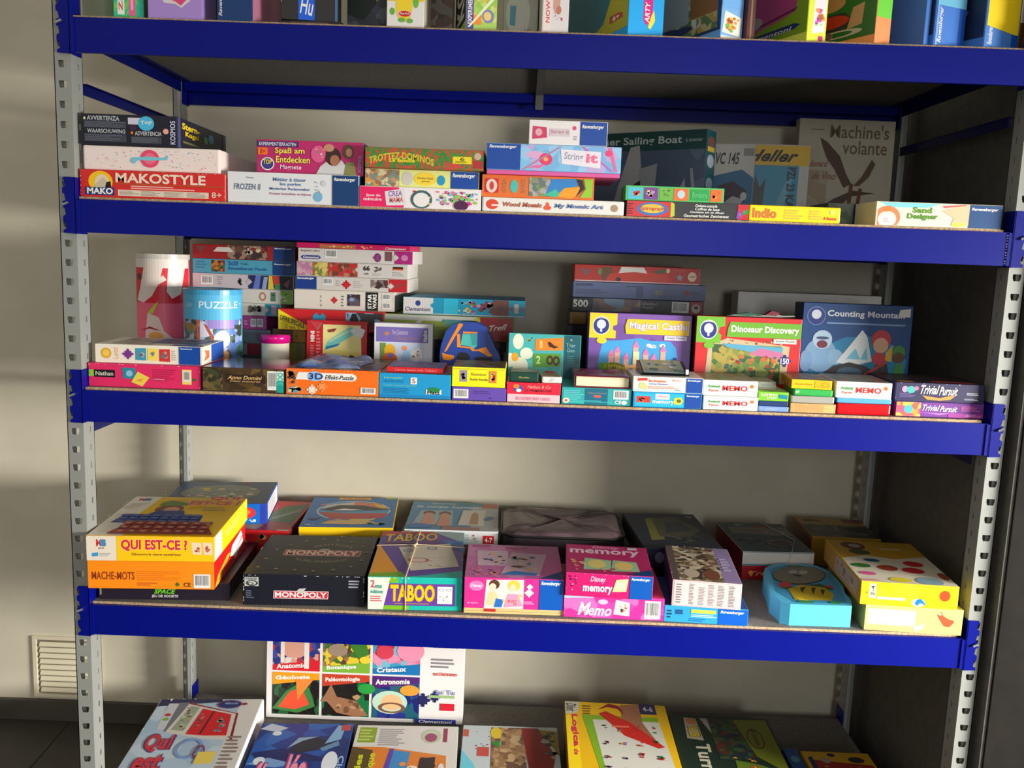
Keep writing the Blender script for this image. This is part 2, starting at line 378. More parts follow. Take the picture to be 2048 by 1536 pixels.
# ------------------------------------------------------------------ the room
YW = .655
def struct(name, mb): return tag(mb.build(name), kind='structure')
mb = MB(); mb.box((-3, YW, 0), (4.6, YW + .12, 3.0), M_WALL); struct('wall_back', mb)
mb = MB(); mb.box((-3, YW - .012, 0), (1.89, YW - .0005, .064), M_BASE, .002); struct('baseboard_back', mb)
mb = MB(); mb.box((1.9000, -.022, 0), (4.6, YW - .001, 3.0), M_DARK, .002); struct('wall_right', mb)
mb = MB(); mb.box((1.8935, -.018, 0), (1.8995, YW - .014, 3.0), M_FELT); struct('trim_1', mb)
mb = MB(); mb.box((-3, -4.6, -.08), (4.6, YW + .12, 0), M_FLOOR)
sa = PZ(130, 1455, 0); sb = PZ(60, 1536, 0); dd = (sb - sa).normalized()
for k in (-1, 0, 1, 2):
    o_ = sa + Vector((k * .6, 0, 0)); a = o_ - dd * .2 + Vector((0, 0, .0006)); b = o_ + dd * 3.6 + Vector((0, 0, .0006)); nx = Vector((.0022, 0, 0))
    if a.y > YW - .02: a = a + dd * ((a.y - YW + .02) / -dd.y)
    mb.add([a - nx, b - nx, b + nx, a + nx], [(0, 1, 2, 3)], mat((18, 17, 15), .8))
struct('floor', mb)
# air vent on the wall, left of the rack
va = P(66, 1270, YW); vb = P(66, 1391, YW); vx1 = P(205, 1390, YW).x
vent = empty('air_vent', (va.x, YW, vb.z)); tag(vent, 'cream louvred air vent set low in the wall left of the rack', 'air vent')
vw = vx1 - va.x; vh = va.z - vb.z; MV = mat((206, 198, 172), .5)
mb = MB()
mb.box((0, -.008, 0), (.012, -.0005, vh), MV, .001); mb.box((vw - .012, -.008, 0), (vw, -.0005, vh), MV, .001); mb.box((.012, -.008, 0), (vw - .012, -.0005, .010), MV, .001); mb.box((.012, -.008, vh - .010), (vw - .012, -.0005, vh), MV, .001)
mb.build('frame', vent)
mb = MB(); mb.box((.013, -.0012, .011), (vw - .013, -.0006, vh - .011), mat((120, 112, 92), .7)); mb.build('backing', vent)
for k in range(9):
    z = .016 + k * (vh - .030) / 9; mb = MB(); mb.prism([(-.0014, z), (-.0075, z + .001), (-.0075, z + .0035), (-.0014, z + .0125)], 'x', .020, vw - .014, MV); mb.build('louver', vent)
#BOXES
# ------------------------------------------------------------------ shelf A (top): boxes standing on end
GA = 'boxes standing on the top shelf'; GB = 'boxed kits and games on the second shelf'; GC = 'puzzles and small games on the third shelf'; GD = 'board games on the fourth shelf'; GE = 'boxed games lying on the bottom shelf'
RED = (205, 30, 36); ORG = (245, 120, 20); YEL = (250, 215, 20); GRN = (60, 170, 70); CYN = (20, 165, 215); PNK = (230, 40, 110); MAG = (190, 30, 120); NVY = (18, 22, 50); CRM = (228, 218, 196); SKY = (110, 190, 225); TEA = (20, 130, 130)
def stand(label, xL, xR, yf, d, body, arts, rz=0, h=.30, lift=0, kind='puzzle_box', cat='puzzle box', **kw):
    zz = SA + .0004 + lift; py = 30 + (xL - 200) * .036
    a = P(xL, py, yf); q = (xL, py, py, xR); t = math.radians(rz); lo, hi = .005, .6
    for _ in range(40):
        m_ = (lo + hi) / 2
        if px_of((a.x + m_ * math.cos(t), yf + m_ * math.sin(t), a.z)) < xR: lo = m_
        else: hi = m_
    return carton(kind, label, cat, GA, a.x, yf, zz, lo, d, h, rz, body, arts, visL=.07, **kw)
# v coordinate on these: the frame only shows roughly the lowest 5 cm of 30 cm
mb = MB(); mb.lathe([(0, .002), (.036, .002), (.0385, .006), (.042, .20), (.044, .204), (.0425, .208), (.039, .206), (.036, .008), (0, .006)], (0, 0, 0), clearmat('cloudy_plastic', (170, 176, 150), .75, .3)); tub = mb.build('plastic_tub', smooth=True)
a = P(207, 20, .115); tub.location = (a.x, .115, SA); tag(tub, 'cloudy grey-green plastic tub at the left end of the top shelf', 'tub', GA)
stand('narrow green box with white and pink upright stripes on the top shelf', 227, 288, .02, .20, (70, 190, 100), {'F': [('pic', 0, .0, 1, .5, ((80, 200, 110), (60, 190, 120), (120, 200, 90), (40, 190, 150)), 90), ('r', .13, .025, .36, 1, W), ('t', 'ZINZ', .17, .05, .30, .30, RED, {'r': 90}), ('r', .52, .02, .73, 1, (240, 90, 150)), ('r', .58, .06, .66, 1, (245, 170, 200)), ('r', .82, 0, 1, .5, (30, 190, 160))], 'R': [('pic', 0, 0, 1, 1, ((60, 90, 70), (110, 130, 90), (70, 120, 90)), 40)]}, rz=6, h=.26)
stand('lilac box with a pink badge on the top shelf', 296, 405, .016, .08, (172, 140, 214), {'F': [('p', [(.24, .5), (.24, .135), (.3, .105), (.5, .10), (.62, .075), (.70, .10), (.78, .12), (.80, .17), (.76, .5)], (222, 214, 214)), ('p', [(.26, .5), (.27, .145), (.5, .118), (.61, .09), (.74, .14), (.73, .5)], (224, 70, 120)), ('p', [(.30, .5), (.31, .165), (.5, .15), (.62, .15), (.69, .18), (.68, .5)], (226, 180, 190)), ('p', [(.82, .5), (.84, .17), (.93, .15), (1, .16), (1, .5)], (224, 218, 205))]}, h=.28)
stand('dark blue puzzle box with upright white lettering and a pink edge strip', 434, 505, .016, .24, (14, 62, 118), {'F': [('t', 'Ravensburger', .04, .03, .17, .26, W, {'r': 90, 'i': .2})], 'R': [('r', 0, 0, 1, 1, (190, 120, 150))]}, rz=-5, h=.30)
stand('grey backed box standing behind the dark blue one', 412, 438, .12, .10, (72, 70, 60), {}, h=.25)
stand('black box with a blue panel and white script on the top shelf', 562, 676, .030, .10, (34, 33, 34), {'F': [('r', .30, 0, .59, 1, (0, 92, 215)), ('t', 'Hu', .325, .045, .57, .17, W, {'i': .35, 'b': .01, 'sl': -.02}), ('t', 'M', .13, .14, .26, .24, (240, 90, 80), {'r': 90, 'b': .035}), ('r', .955, .0, 1, 1, (60, 105, 160)), ('wear', (225, 225, 220), 4)], 'B': [('r', .3, .2, .8, .8, (130, 90, 90))]}, rz=8, h=.27, lift=.012)
o = stand('dark flat box lying under the black box with the blue panel', 556, 684, .034, .10, (30, 28, 34), {'F': [('r', .2, .2, .8, .8, (110, 80, 84))]}, h=.011)
stand('slate blue photo box standing behind the yellow and white box', 694, 800, .15, .06, (80, 86, 100), {'F': [('pic', 0, 0, 1, 1, ((74, 80, 96), (60, 66, 80), (98, 104, 118)), 30), ('p', [(0, .2), (.3, .16), (.55, .28), (.6, .6), (0, .6)], (16, 40, 36)), ('p', [(.55, .3), (.9, .4), (.9, .6), (.6, .6)], (200, 160, 30))]}, h=.27)
stand('white box with a green and yellow drawing on the top shelf', 773, 848, .016, .12, (236, 234, 226), {'F': [('r', 0, .2, 1, 1, (246, 206, 20)), ('e', .46, .16, .23, .12, (248, 216, 40)), ('e', .14, .12, .07, .028, (110, 180, 60)), ('e', .78, .2, .08, .05, (120, 190, 60)), ('e', .40, .055, .10, .018, (110, 180, 80)), ('e', .62, .05, .09, .018, (110, 180, 80)), ('r', .30, .085, .66, .125, (244, 190, 180)), ('e', .48, .103, .16, .022, RED), ('t', 'Play-Doh', .35, .094, .61, .112, W)], 'R': [('r', 0, 0, 1, 1, (200, 190, 170))]}, h=.24)
stand('grey box with a faded reddish picture behind the dark lettered box', 852, 905, .14, .05, (104, 100, 86), {'F': [('pic', 0, 0, 1, .6, ((104, 100, 86), (120, 110, 92), (90, 62, 54), (58, 50, 48)), 34)]}, h=.26)
stand('purple and green experiment box turned so its dark lettered side shows', 931, 993, .018, .15, (170, 208, 96), {'F': [('r', 0, 0, .24, 1, (84, 72, 150)), ('t', 'EXPERIMENT', .05, .04, .19, .24, W, {'r': 90}), ('pic', .24, .06, 1, .6, ((170, 212, 90), (200, 222, 120), (150, 200, 80), (230, 190, 80)), 60), ('r', .24, .04, .5, .10, (238, 140, 40)), ('e', .72, .10, .2, .045, (130, 130, 190)), ('e', .70, .10, .13, .03, (236, 206, 120)), ('p', [(.05, .02), (.12, .02), (.95, .22), (.9, .24)], (240, 240, 200))], 'L': [('r', 0, 0, 1, 1, (28, 28, 48)), ('t', 'KOS', .15, .035, .85, .40, W, {'r': 90, 'b': .04})]}, rz=12, h=.28, kind='experiment_kit_box', cat='experiment kit')
stand('grey-lilac box with a pale blue hexagon picture on the top shelf', 1006, 1075, .075, .06, (150, 146, 140), {'F': [('e', .42, .18, .36, .17, (176, 174, 166)), ('p', [(.18, .10), (.34, .09), (.36, .24), (.18, .24)], (70, 130, 160)), ('t', 'Lab', .62, .035, .82, .075, (70, 70, 72))], 'L': [('r', 0, 0, 1, 1, (76, 82, 84))]}, h=.26, kind='experiment_kit_box', cat='experiment kit')
stand('white box with upright red lettering on the top shelf', 1083, 1136, .020, .09, (226, 222, 222), {'F': [('r', .02, 0, .36, 1, (238, 224, 222)), ('t', 'NOWVNZ', .12, .07, .28, .34, (226, 70, 70), {'r': 90}), ('p', [(.42, .5), (.42, .17), (.5, .13), (.66, .19), (.8, .5)], (214, 160, 140)), ('e', .62, .16, .10, .03, (200, 120, 100)), ('sc', .4, .08, .95, .14, 8, ((220, 120, 150), (200, 190, 230)), .05)]}, rz=5, h=.27)
stand('sky blue box with a magenta emblem turned to show its teal and olive cover', 1255, 1325, .020, .30, (0, 165, 238), {'F': [('p', [(.42, .5), (.42, .12), (.50, .085), (.60, .10), (.68, .16), (.68, .5)], (214, 20, 130)), ('t', 'ARTY', .46, .10, .60, .24, W, {'r': 90, 'i': .2}), ('p', [(.56, .07), (.64, .06), (.76, .12), (.72, .19), (.66, .16)], (250, 225, 60))], 'L': [('r', 0, 0, 1, 1, (172, 168, 32)), ('p', [(0, 0), (.30, 0), (.62, .10), (.75, .3), (.7, .6), (0, .6)], (24, 104, 124)), ('p', [(.72, .075), (.92, .08), (.92, .115), (.86, .13), (.72, .13)], (170, 66, 40)), ('t', '6+', .77, .085, .87, .12, W)]}, rz=20, h=.28, kind='craft_kit_box', cat='craft kit')
stand('turned puzzle box with a pale dotted picture side and a light blue spine', 1440, 1483, .020, .28, (120, 180, 236), {'F': [('r', 0, 0, 1, .028, W), ('p', [(.05, .05), (.9, .03), (.95, .16), (.15, .20)], (238, 236, 224)), ('sc', .15, .05, .85, .17, 16, ((245, 150, 50), (240, 190, 60), (220, 80, 60), (120, 180, 90)), .16), ('r', 0, .22, 1, 1, (110, 176, 238))], 'L': [('pic', 0, 0, 1, .6, ((196, 176, 120), (184, 150, 60), (100, 120, 70), (214, 208, 190)), 34), ('r', .0, .13, .60, 1, (170, 168, 158)), ('r', .62, .15, .96, 1, (150, 96, 40)), ('e', .30, .10, .18, .035, (60, 66, 92)), ('e', .50, .085, .16, .03, (52, 56, 88)), ('e', .15, .055, .12, .02, (120, 50, 40)), ('r', .96, 0, 1, 1, (40, 70, 110)), ('r', 0, 0, 1, .022, (50, 60, 80))]}, rz=24, h=.27)
stand('dark maroon and gold box at the back of the top shelf', 1492, 1508, .03, .12, (70, 20, 36), {'F': [('r', .35, 0, .6, 1, (140, 96, 40))]}, rz=24, h=.27)
stand('lime edged puzzle box with a magenta and green cover on the top shelf', 1612, 1650, .016, .24, (228, 240, 90), {'F': [('r', 0, 0, 1, 1, (222, 238, 60)), ('p', [(.35, .5), (.25, .06), (.9, .08), (1, .5)], (240, 230, 236)), ('sc', .3, .1, .95, .25, 12, ((240, 160, 80), (220, 90, 180), (180, 220, 150)), .22), ('r', .6, .0, .85, .05, (200, 30, 130))], 'L': [('r', 0, 0, 1, 1, (126, 162, 32)), ('p', [(0, .07), (.25, .07), (.45, .125), (.62, .14), (.85, .18), (.9, .5), (0, .5)], (178, 70, 130)), ('p', [(.0, .12), (.42, .14), (.85, .19), (.88, .21), (.45, .16), (0, .135)], (100, 30, 70)), ('e', .3, .18, .14, .05, (170, 170, 160)), ('p', [(.05, .025), (.16, .02), (.85, .045), (.92, .07), (.85, .09), (.12, .07)], (26, 52, 100)), ('t', 'Clementoni', .18, .032, .82, .068, (208, 210, 212), {'i': .2, 'sl': .008})]}, rz=24, h=.27)
stand('green puzzle box with a red figure and an orange side on the top shelf', 1748, 1778, .016, .20, (246, 150, 90), {'F': [('r', 0, .19, 1, 1, (110, 210, 60))], 'L': [('r', 0, 0, 1, 1, (28, 98, 38)), ('e', .42, .30, .20, .06, (190, 130, 90)), ('p', [(.1, .10), (.25, .22), (.62, .22), (.8, .1), (.5, .07)], (40, 40, 48)), ('e', .44, .16, .24, .05, (190, 40, 34)), ('p', [(.66, .08), (.84, .1), (.86, .26), (.72, .24)], (192, 140, 100)), ('ring', .55, .055, .3, .03, .4, (188, 170, 160)), ('sc', .02, .02, .5, .1, 12, ((170, 120, 100), (190, 170, 150), (150, 60, 50)), .07)]}, rz=30, h=.27)
stand('blue puzzle box with a slanted white name on its teal picture side', 1866, 1926, .016, .20, (60, 122, 210), {'F': [('r', .0, 0, .08, 1, (120, 170, 236)), ('t', 'Ravensburger', .06, .02, .24, .26, W, {'r': 90, 'i': .3}), ('r', .8, 0, 1, 1, (10, 80, 180)), ('r', 0, .27, 1, 1, SKY)], 'L': [('pp', [(0, 0), (1, 0), (1, .6), (0, .6)], ((40, 90, 90), (50, 90, 110), (60, 96, 60), (40, 80, 60)), 24), ('p', [(.25, 0), (1, 0), (1, .6), (.95, .6)], (22, 30, 58)), ('t', 'Ravensburger', .32, .02, .92, .06, (170, 160, 150), {'i': .3, 'sl': .17})]}, rz=24, h=.28, bev=.004)
stand('slim blue box squeezed between the green box and the blue puzzle box', 1846, 1856, .02, .12, (64, 120, 205), {}, rz=24, h=.26)
stand('blue and yellow puzzle box at the right end of the top shelf', 1967, 2034, .016, .20, (70, 130, 210), {'F': [('p', [(0, .15), (1, .11), (1, 1), (0, 1)], (250, 216, 20)), ('t', 'Ravensburger', .04, .02, .24, .145, W, {'r': 90, 'i': .3}), ('r', .8, 0, 1, .115, (8, 80, 175)), ('wear', W, 8)], 'L': [('p', [(0, 0), (1, 0), (1, .6), (0, .6)], (22, 36, 66)), ('p', [(0, .2), (.55, .6), (0, .6)], (226, 206, 20)), ('t', 'Ravens', .3, .08, .8, .12, (140, 146, 150), {'i': .3, 'sl': .12})]}, rz=24, h=.27, bev=.004)
stand('brown and white box cut off at the right end of the top shelf', 2034, 2047, .06, .14, (110, 78, 36), {'F': [('r', 0, .22, 1, 1, (228, 226, 220))]}, h=.27)
# ------------------------------------------------------------------ shelf B
def k_(*a, **k): return bx('craft_kit_box', a[0], 'craft kit', GB, *a[1:], **k)
b1 = k_('bright red craft box lying at the bottom left of the second shelf', (160, 338, 397, 450), .010, .27, SB, (216, 38, 36), {'F': [('e', .14, .58, .085, .40, (248, 196, 20)), ('e', .15, .55, .05, .30, (232, 214, 180)), ('p', [(.09, .4), (.16, .75), (.20, .5), (.2, .3)], (205, 190, 160)), ('p', [(.17, .32), (.215, .25), (.21, .6), (.18, .55)], K), ('r', .03, .06, .235, .36, (32, 52, 120)), ('t', 'MAKO', .045, .10, .225, .34, W, {'b': .04}), ('t', 'MAKOSTYLE', .245, .56, .87, .93, (240, 222, 200), {'b': .03}), ('r', .245, .50, 1, .535, (170, 90, 30)), ('ln', .35, .32, .80, .48, 2, (244, 180, 170)), ('r', .26, .06, .89, .29, (226, 210, 190)), ('ln', .27, .08, .41, .27, 4, (170, 150, 140)), ('ln', .42, .08, .56, .27, 4, (170, 150, 140)), ('ln', .58, .08, .72, .27, 4, (170, 150, 140)), ('ln', .74, .08, .88, .27, 4, (170, 150, 140)), ('t', '8+', .91, .10, .98, .32, (240, 200, 180)), ('wear', (235, 190, 180), 14)], 'R': [('r', 0, 0, 1, 1, (225, 130, 125)), ('t', 'MAKOSTYLE', .1, .3, .8, .7, W)]})
b2 = k_('pale pink dotted craft box with a pink badge and blue ribbon', (166, 289, 341, 440), .016, .25, b1, (240, 224, 218), {'F': [('sc', .01, .03, .99, .97, 110, ((216, 90, 110), (110, 190, 206), (230, 140, 150)), .0065), ('e', .49, .52, .07, .42, (236, 70, 110)), ('e', .49, .52, .045, .27, (240, 110, 140)), ('p', [(.345, .38), (.36, .55), (.47, .62), (.60, .58), (.63, .74), (.62, .5), (.52, .44), (.40, .44), (.37, .26)], (120, 200, 220))]}, bev=.004)
b3 = bx('experiment_kit_box', 'dark navy experiment box topmost of the left stack on the second shelf', 'experiment kit', GB, (162, 226, 290, 355), .014, .285, b2, (20, 22, 40), {'F': [('e', .035, .86, .012, .05, (220, 220, 160)), ('t', 'AVVERTENZA', .06, .80, .40, .95, (190, 195, 200)), ('r', .03, .56, .47, .78, (62, 66, 80)), ('ln', .035, .57, .465, .77, 4, (90, 94, 106)), ('t', 'WAARSCHUWING', .06, .38, .46, .52, (190, 195, 200)), ('r', .03, .1, .47, .35, (62, 66, 80)), ('ln', .035, .11, .465, .34, 4, (90, 94, 106)), ('r', .49, .70, .62, .92, (212, 206, 220)), ('r', .51, .52, .58, .68, (60, 30, 70)), ('e', .68, .74, .085, .24, (70, 186, 226)), ('t', 'Top', .62, .66, .74, .82, W, {'sl': .05}), ('e', .53, .42, .014, .05, ORG), ('t', 'ADVERTENCIA', .56, .34, .84, .48, (190, 195, 200)), ('r', .52, .08, .84, .30, (62, 66, 80)), ('ln', .525, .09, .83, .29, 4, (90, 94, 106)), ('e', .885, .5, .03, .09, (236, 170, 150)), ('t', 'KOSMOS', .93, .08, .985, .86, (200, 206, 236), {'r': 90})], 'R': [('r', 0, 0, .05, 1, (70, 76, 130)), ('t', 'Stern-', .08, .66, .42, .88, YEL, {'b': .035}), ('t', 'Kugel', .14, .40, .40, .62, YEL, {'b': .035}), ('r', .09, .2, .4, .27, (110, 110, 60)), ('e', .55, .55, .05, .14, (80, 150, 70)), ('e', .66, .66, .06, .16, (60, 160, 200)), ('p', [(.55, .0), (.7, .3), (.8, .1), (.9, .0)], (50, 70, 50)), ('r', .93, 0, 1, 1, (50, 76, 84))]})
b4 = k_('white craft box with blue text and a dark blue end on the second shelf', (455, 342, 404, 718), .014, .24, SB, (226, 228, 230), {'F': [('t', 'Disney', .14, .78, .20, .86, (150, 160, 170)), ('t', 'FROZEN II', .045, .42, .25, .62, (100, 116, 140), {'i': .1}), ('t', 'Métier à tisser', .345, .74, .60, .86, (80, 120, 170)), ('t', 'les perles', .40, .57, .56, .70, (80, 120, 170)), ('t', 'Magischer Perlenweber', .32, .42, .63, .53, (60, 90, 150)), ('t', 'Frozen bracelets et bijoux', .32, .26, .64, .36, (170, 90, 130)), ('e', .69, .26, .035, .17, (120, 180, 210)), ('sc', .66, .3, .71, .95, 14, ((150, 170, 190), (110, 130, 160)), .008), ('e', .735, .72, .02, .1, (205, 210, 214))] + rav(.80, 1, .78, .93, (0, 58, 112)), 'R': [('r', 0, 0, 1, 1, (0, 50, 100))]})
b5 = bx('experiment_kit_box', 'magenta experiment box with yellow lettering on the white craft box', 'experiment kit', GB, (513, 278, 341, 727), .03, .13, b4, (186, 36, 104), {'F': [('r', 0, .80, .39, .97, (50, 30, 90)), ('t', 'EXPERIMENTIERKASTEN', .02, .83, .37, .94, (220, 216, 236)), ('r', .01, .55, .10, .76, ORG), ('t', '8+', .03, .58, .08, .73, (150, 40, 30)), ('e', .10, .27, .065, .2, W), ('e', .10, .27, .055, .17, (50, 60, 130)), ('t', 'TOP', .06, .26, .14, .4, YEL), ('t', 'Spaß am', .17, .56, .45, .78, (250, 226, 90), {'o': (90, 20, 50)}), ('t', 'Entdecken', .18, .32, .50, .52, (250, 226, 90), {'o': (90, 20, 50)}), ('t', 'Magnete', .22, .08, .42, .26, (240, 200, 220)), ('e', .58, .62, .07, .26, (220, 90, 140)), ('p', [(.56, 0), (.60, .25), (.68, .45), (.80, .45), (.86, .2), (.85, 0)], (206, 204, 206)), ('e', .72, .55, .075, .28, (54, 34, 28)), ('e', .735, .44, .045, .17, (170, 110, 80)), ('e', .68, .82, .05, .12, (196, 140, 110)), ('e', .86, .72, .05, .22, (90, 62, 44)), ('e', .87, .7, .03, .13, (180, 130, 100)), ('p', [(.82, 0), (.84, .4), (.92, .4), (.94, 0)], (130, 130, 76)), ('sc', .55, .5, .64, .8, 6, ((230, 230, 200), (60, 160, 90), (240, 220, 120)), .014), ('t', 'KOSMOS', .955, .1, .985, .6, (150, 150, 190), {'r': 90})], 'R': [('r', 0, 0, 1, 1, (80, 60, 110)), ('t', 'Magnete', .05, .3, .9, .7, W)]}, rz=0)
c1 = k_('pink and white bead craft box at the bottom of a stack of three', (719, 371, 416, 962), .012, .22, SB, (238, 230, 232), {'F': [('p', [(0, 0), (.36, 0), (.38, .3), (.32, 1), (0, 1)], (232, 20, 98)), ('t', 'Jeux de', .05, .48, .17, .64, W), ('t', 'mémoire', .03, .30, .18, .46, W), ('p', [(.22, .08), (.38, .12), (.365, .96), (.205, .78)], (226, 222, 224)), ('t', 'CREA', .235, .52, .35, .80, (150, 110, 170), {'b': .03, 'sl': .06}), ('t', 'MAMA', .245, .22, .36, .48, (200, 90, 90), {'b': .03, 'sl': .06}), ('e', .51, .44, .09, .46, (60, 96, 96)), ('sc', .42, .0, .60, .92, 20, ((180, 50, 60), (60, 120, 110), (220, 200, 120)), .018), ('e', .51, .42, .068, .36, (236, 232, 230)), ('sc', .62, .15, .99, .92, 60, ((225, 30, 110), (110, 60, 150), (90, 190, 220), (236, 120, 160), (160, 200, 60)), .022), ('sc', .74, .3, .95, .8, 12, ((150, 205, 90), (120, 190, 110)), .03), ('e', .84, .2, .06, .25, (80, 20, 70))]})
c2 = bx('puzzle_box', 'pale yellow puzzle box with a blue end on the pink bead craft box', 'puzzle box', GB, (730, 336, 372, 958), .022, .22, c1, (226, 230, 140), {'F': [('pic', 0, 0, .30, 1, ((150, 110, 80), (190, 150, 110), (120, 140, 130), (210, 200, 160), (220, 150, 60)), 70), ('e', .37, .5, .05, .42, (206, 200, 190)), ('e', .53, .5, .10, .40, (246, 212, 60)), ('t', 'Kinder-Quiz', .46, .46, .60, .62, (120, 90, 30)), ('t', 'plus', .50, .28, .57, .42, (120, 90, 30)), ('e', .67, .45, .035, .3, (30, 150, 200))] + rav(.755, 1, .6, .9)})
c3 = bx('board_game_box', 'red and green speckled game box with curved yellow lettering', 'game box', GB, (730, 293, 336, 968), .012, .23, c2, (150, 80, 40), {'F': [('pic', 0, 0, 1, 1, ((200, 70, 50), (60, 140, 50), (196, 74, 54), (120, 110, 50), (56, 130, 50), (170, 96, 50)), 90), ('t', 'TROTTEZ-DOMINOS', .03, .14, .58, .50, (214, 196, 50), {'b': .03, 'arc': .30}), ('t', 'La famille', .20, .30, .42, .48, (240, 210, 30), {'i': .2, 'b': .04}), ('r', .74, .32, .90, .68, (236, 216, 20)), ('t', '6', .80, .48, .84, .64, (60, 60, 20)), ('ln', .76, .36, .88, .46, 2, (90, 80, 20)), ('r', .915, .12, .99, .50, (180, 40, 40)), ('e', .95, .72, .03, .18, (206, 170, 150))], 'R': [('r', 0, 0, 1, 1, (130, 110, 60))]})
d1 = k_('long white mosaic craft box under the orange one on the second shelf', (964, 393, 429, 1248), .012, .26, SB, (232, 230, 224), {'F': [('e', .065, .5, .045, .42, (226, 70, 40)), ('p', [(.06, .35), (.12, .38), (.11, .5), (.06, .5)], W), ('t', 'Wood Mosaic', .14, .36, .42, .72, (196, 90, 60), {'i': .2, 'b': .03, 'o': (90, 70, 60)}), ('e', .46, .36, .028, .2, (236, 90, 40)), ('e', .46, .62, .012, .2, (236, 90, 40)), ('t', 'My Mosaic Art', .51, .30, .86, .72, (70, 130, 190), {'i': .2, 'b': .03, 'o': (180, 70, 60)}), ('e', .94, .5, .025, .3, (170, 140, 110))]}, bev=.003)
d2 = k_('orange craft box with a butterfly picture on the second shelf', (964, 348, 394, 1188), .018, .22, d1, (226, 110, 34), {'F': [('r', .02, .18, .145, .84, RED), ('e', .083, .5, .05, .32, (226, 210, 200)), ('e', .083, .5, .02, .2, (200, 60, 50)), ('t', 'CREA', .18, .2, .215, .85, (170, 120, 90), {'r': 90}), ('e', .285, .5, .035, .3, (70, 190, 180)), ('t', 'SAND', .35, .2, .385, .85, (170, 120, 90), {'r': 90}), ('pic', .42, .08, .61, .95, ((150, 140, 130), (120, 150, 90), (170, 170, 160), (100, 120, 110)), 60), ('p', [(.57, .2), (.62, .9), (.84, .95), (.86, .6), (.74, .5), (.66, .1)], (40, 130, 200)), ('p', [(.66, .1), (.74, .5), (.88, .6), (.86, .2), (.8, .02)], (240, 160, 20)), ('p', [(.56, .15), (.66, .45), (.7, .2), (.66, .05)], (60, 190, 150)), ('p', [(.84, .95), (.90, .9), (.92, .5), (.84, .1), (.88, .5)], (30, 30, 30)), ('p', [(.91, .95), (.99, .95), (.99, .1), (.88, .08), (.93, .5)], (150, 200, 40))], 'R': [('r', 0, 0, 1, 1, (150, 70, 30))]})
d3 = k_('light blue string craft box with a dark blue end and a pink base', (973, 285, 348, 1242), .008, .20, d2, (130, 190, 230), {}, parts=[('lid', .14, 1, 0, (130, 186, 228), {'F': rav(0, .25, .80, .95) + [('pic', .25, 0, 1, 1, ((130, 190, 230), (150, 200, 236), (120, 180, 226), (190, 170, 220)), 26), ('e', .36, .62, .07, .14, (220, 170, 210)), ('e', .44, .45, .05, .24, (226, 60, 110)), ('e', .44, .45, .018, .08, (240, 180, 110)), ('p', [(.30, .1), (.36, .2), (.44, .25), (.40, .1)], (226, 110, 160)), ('p', [(.26, .02), (.28, .02), (.56, .96), (.54, .96)], (180, 130, 160)), ('p', [(.9, .98), (.93, .98), (.98, .05), (.96, .05)], (230, 110, 160)), ('p', [(.7, .98), (.73, .98), (.95, .05), (.93, .05)], (190, 110, 190)), ('p', [(.55, .86), (.85, .80), (.85, .16), (.56, .30)], (234, 226, 236)), ('t', 'String', .575, .40, .72, .76, (150, 160, 180), {'i': .1, 'sl': -.04}), ('t', 'it', .74, .36, .83, .72, (240, 110, 150), {'b': .04}), ('e', .91, .76, .025, .12, (236, 60, 120))]}, None), ('tray', 0, .14, .001, (222, 90, 160), {}, 'pink base tray')])
d4 = k_('small white box with a blue end, topmost in the middle of the second shelf', (1058, 239, 290, 1215), .010, .16, d3, (232, 228, 228), {'F': [('p', [(.04, .2), (.23, .28), (.22, .72), (.04, .76)], (206, 60, 100)), ('e', .12, .5, .045, .16, (226, 170, 180)), ('r', .26, .35, .52, .68, (214, 200, 206)), ('t', 'String it', .275, .42, .51, .62, (180, 120, 140)), ('e', .58, .72, .025, .09, (230, 70, 130)), ('ln', .57, .2, .62, .4, 3, (150, 150, 150))] + rav(.655, 1, .68, .88)})
m1 = bx('model_kit_box', 'tall dark green model kit box with pale sailing boats standing at the back', 'model kit', GB, (1180, 269, 404, 1411), .485, .055, SB, (70, 84, 104), {'F': [('pic', 0, 0, 1, .84, ((80, 94, 116), (74, 88, 110), (90, 104, 124)), 8), ('r', 0, .80, 1, 1, (12, 66, 62)), ('t', 'Laser Sailing Boat', .03, .845, .80, .95, (190, 200, 196), {'b': .02}), ('t', 'à monter', .83, .88, .97, .92, (160, 170, 170)), ('p', [(.18, .02), (.36, .84), (.44, .86), (.52, .02)], (168, 168, 166)), ('p', [(.44, .6), (.60, .66), (.58, .02), (.5, .02)], (150, 152, 154)), ('p', [(.30, .22), (.47, .30), (.46, .48), (.30, .36)], (70, 34, 50)), ('p', [(.30, .16), (.46, .26), (.46, .29), (.30, .21)], (170, 150, 150)), ('p', [(.66, .02), (.84, .5), (.88, .02)], (160, 162, 164)), ('p', [(.88, .6), (.90, .6), (.98, .02), (.93, .02)], (150, 152, 154)), ('p', [(.76, .20), (.84, .24), (.84, .29), (.77, .25)], (50, 60, 90)), ('p', [(.02, .02), (.22, .14), (.20, .02)], (140, 92, 40))], 'R': [('r', 0, 0, 1, 1, (18, 74, 78)), ('e', .5, .88, .4, .06, (110, 70, 60)), ('r', .1, .78, .9, .83, (190, 160, 50)), ('e', .5, .68, .4, .07, (150, 160, 176)), ('e', .5, .44, .4, .07, (120, 140, 150)), ('e', .5, .2, .4, .07, (120, 140, 150))]}, rz=-33)
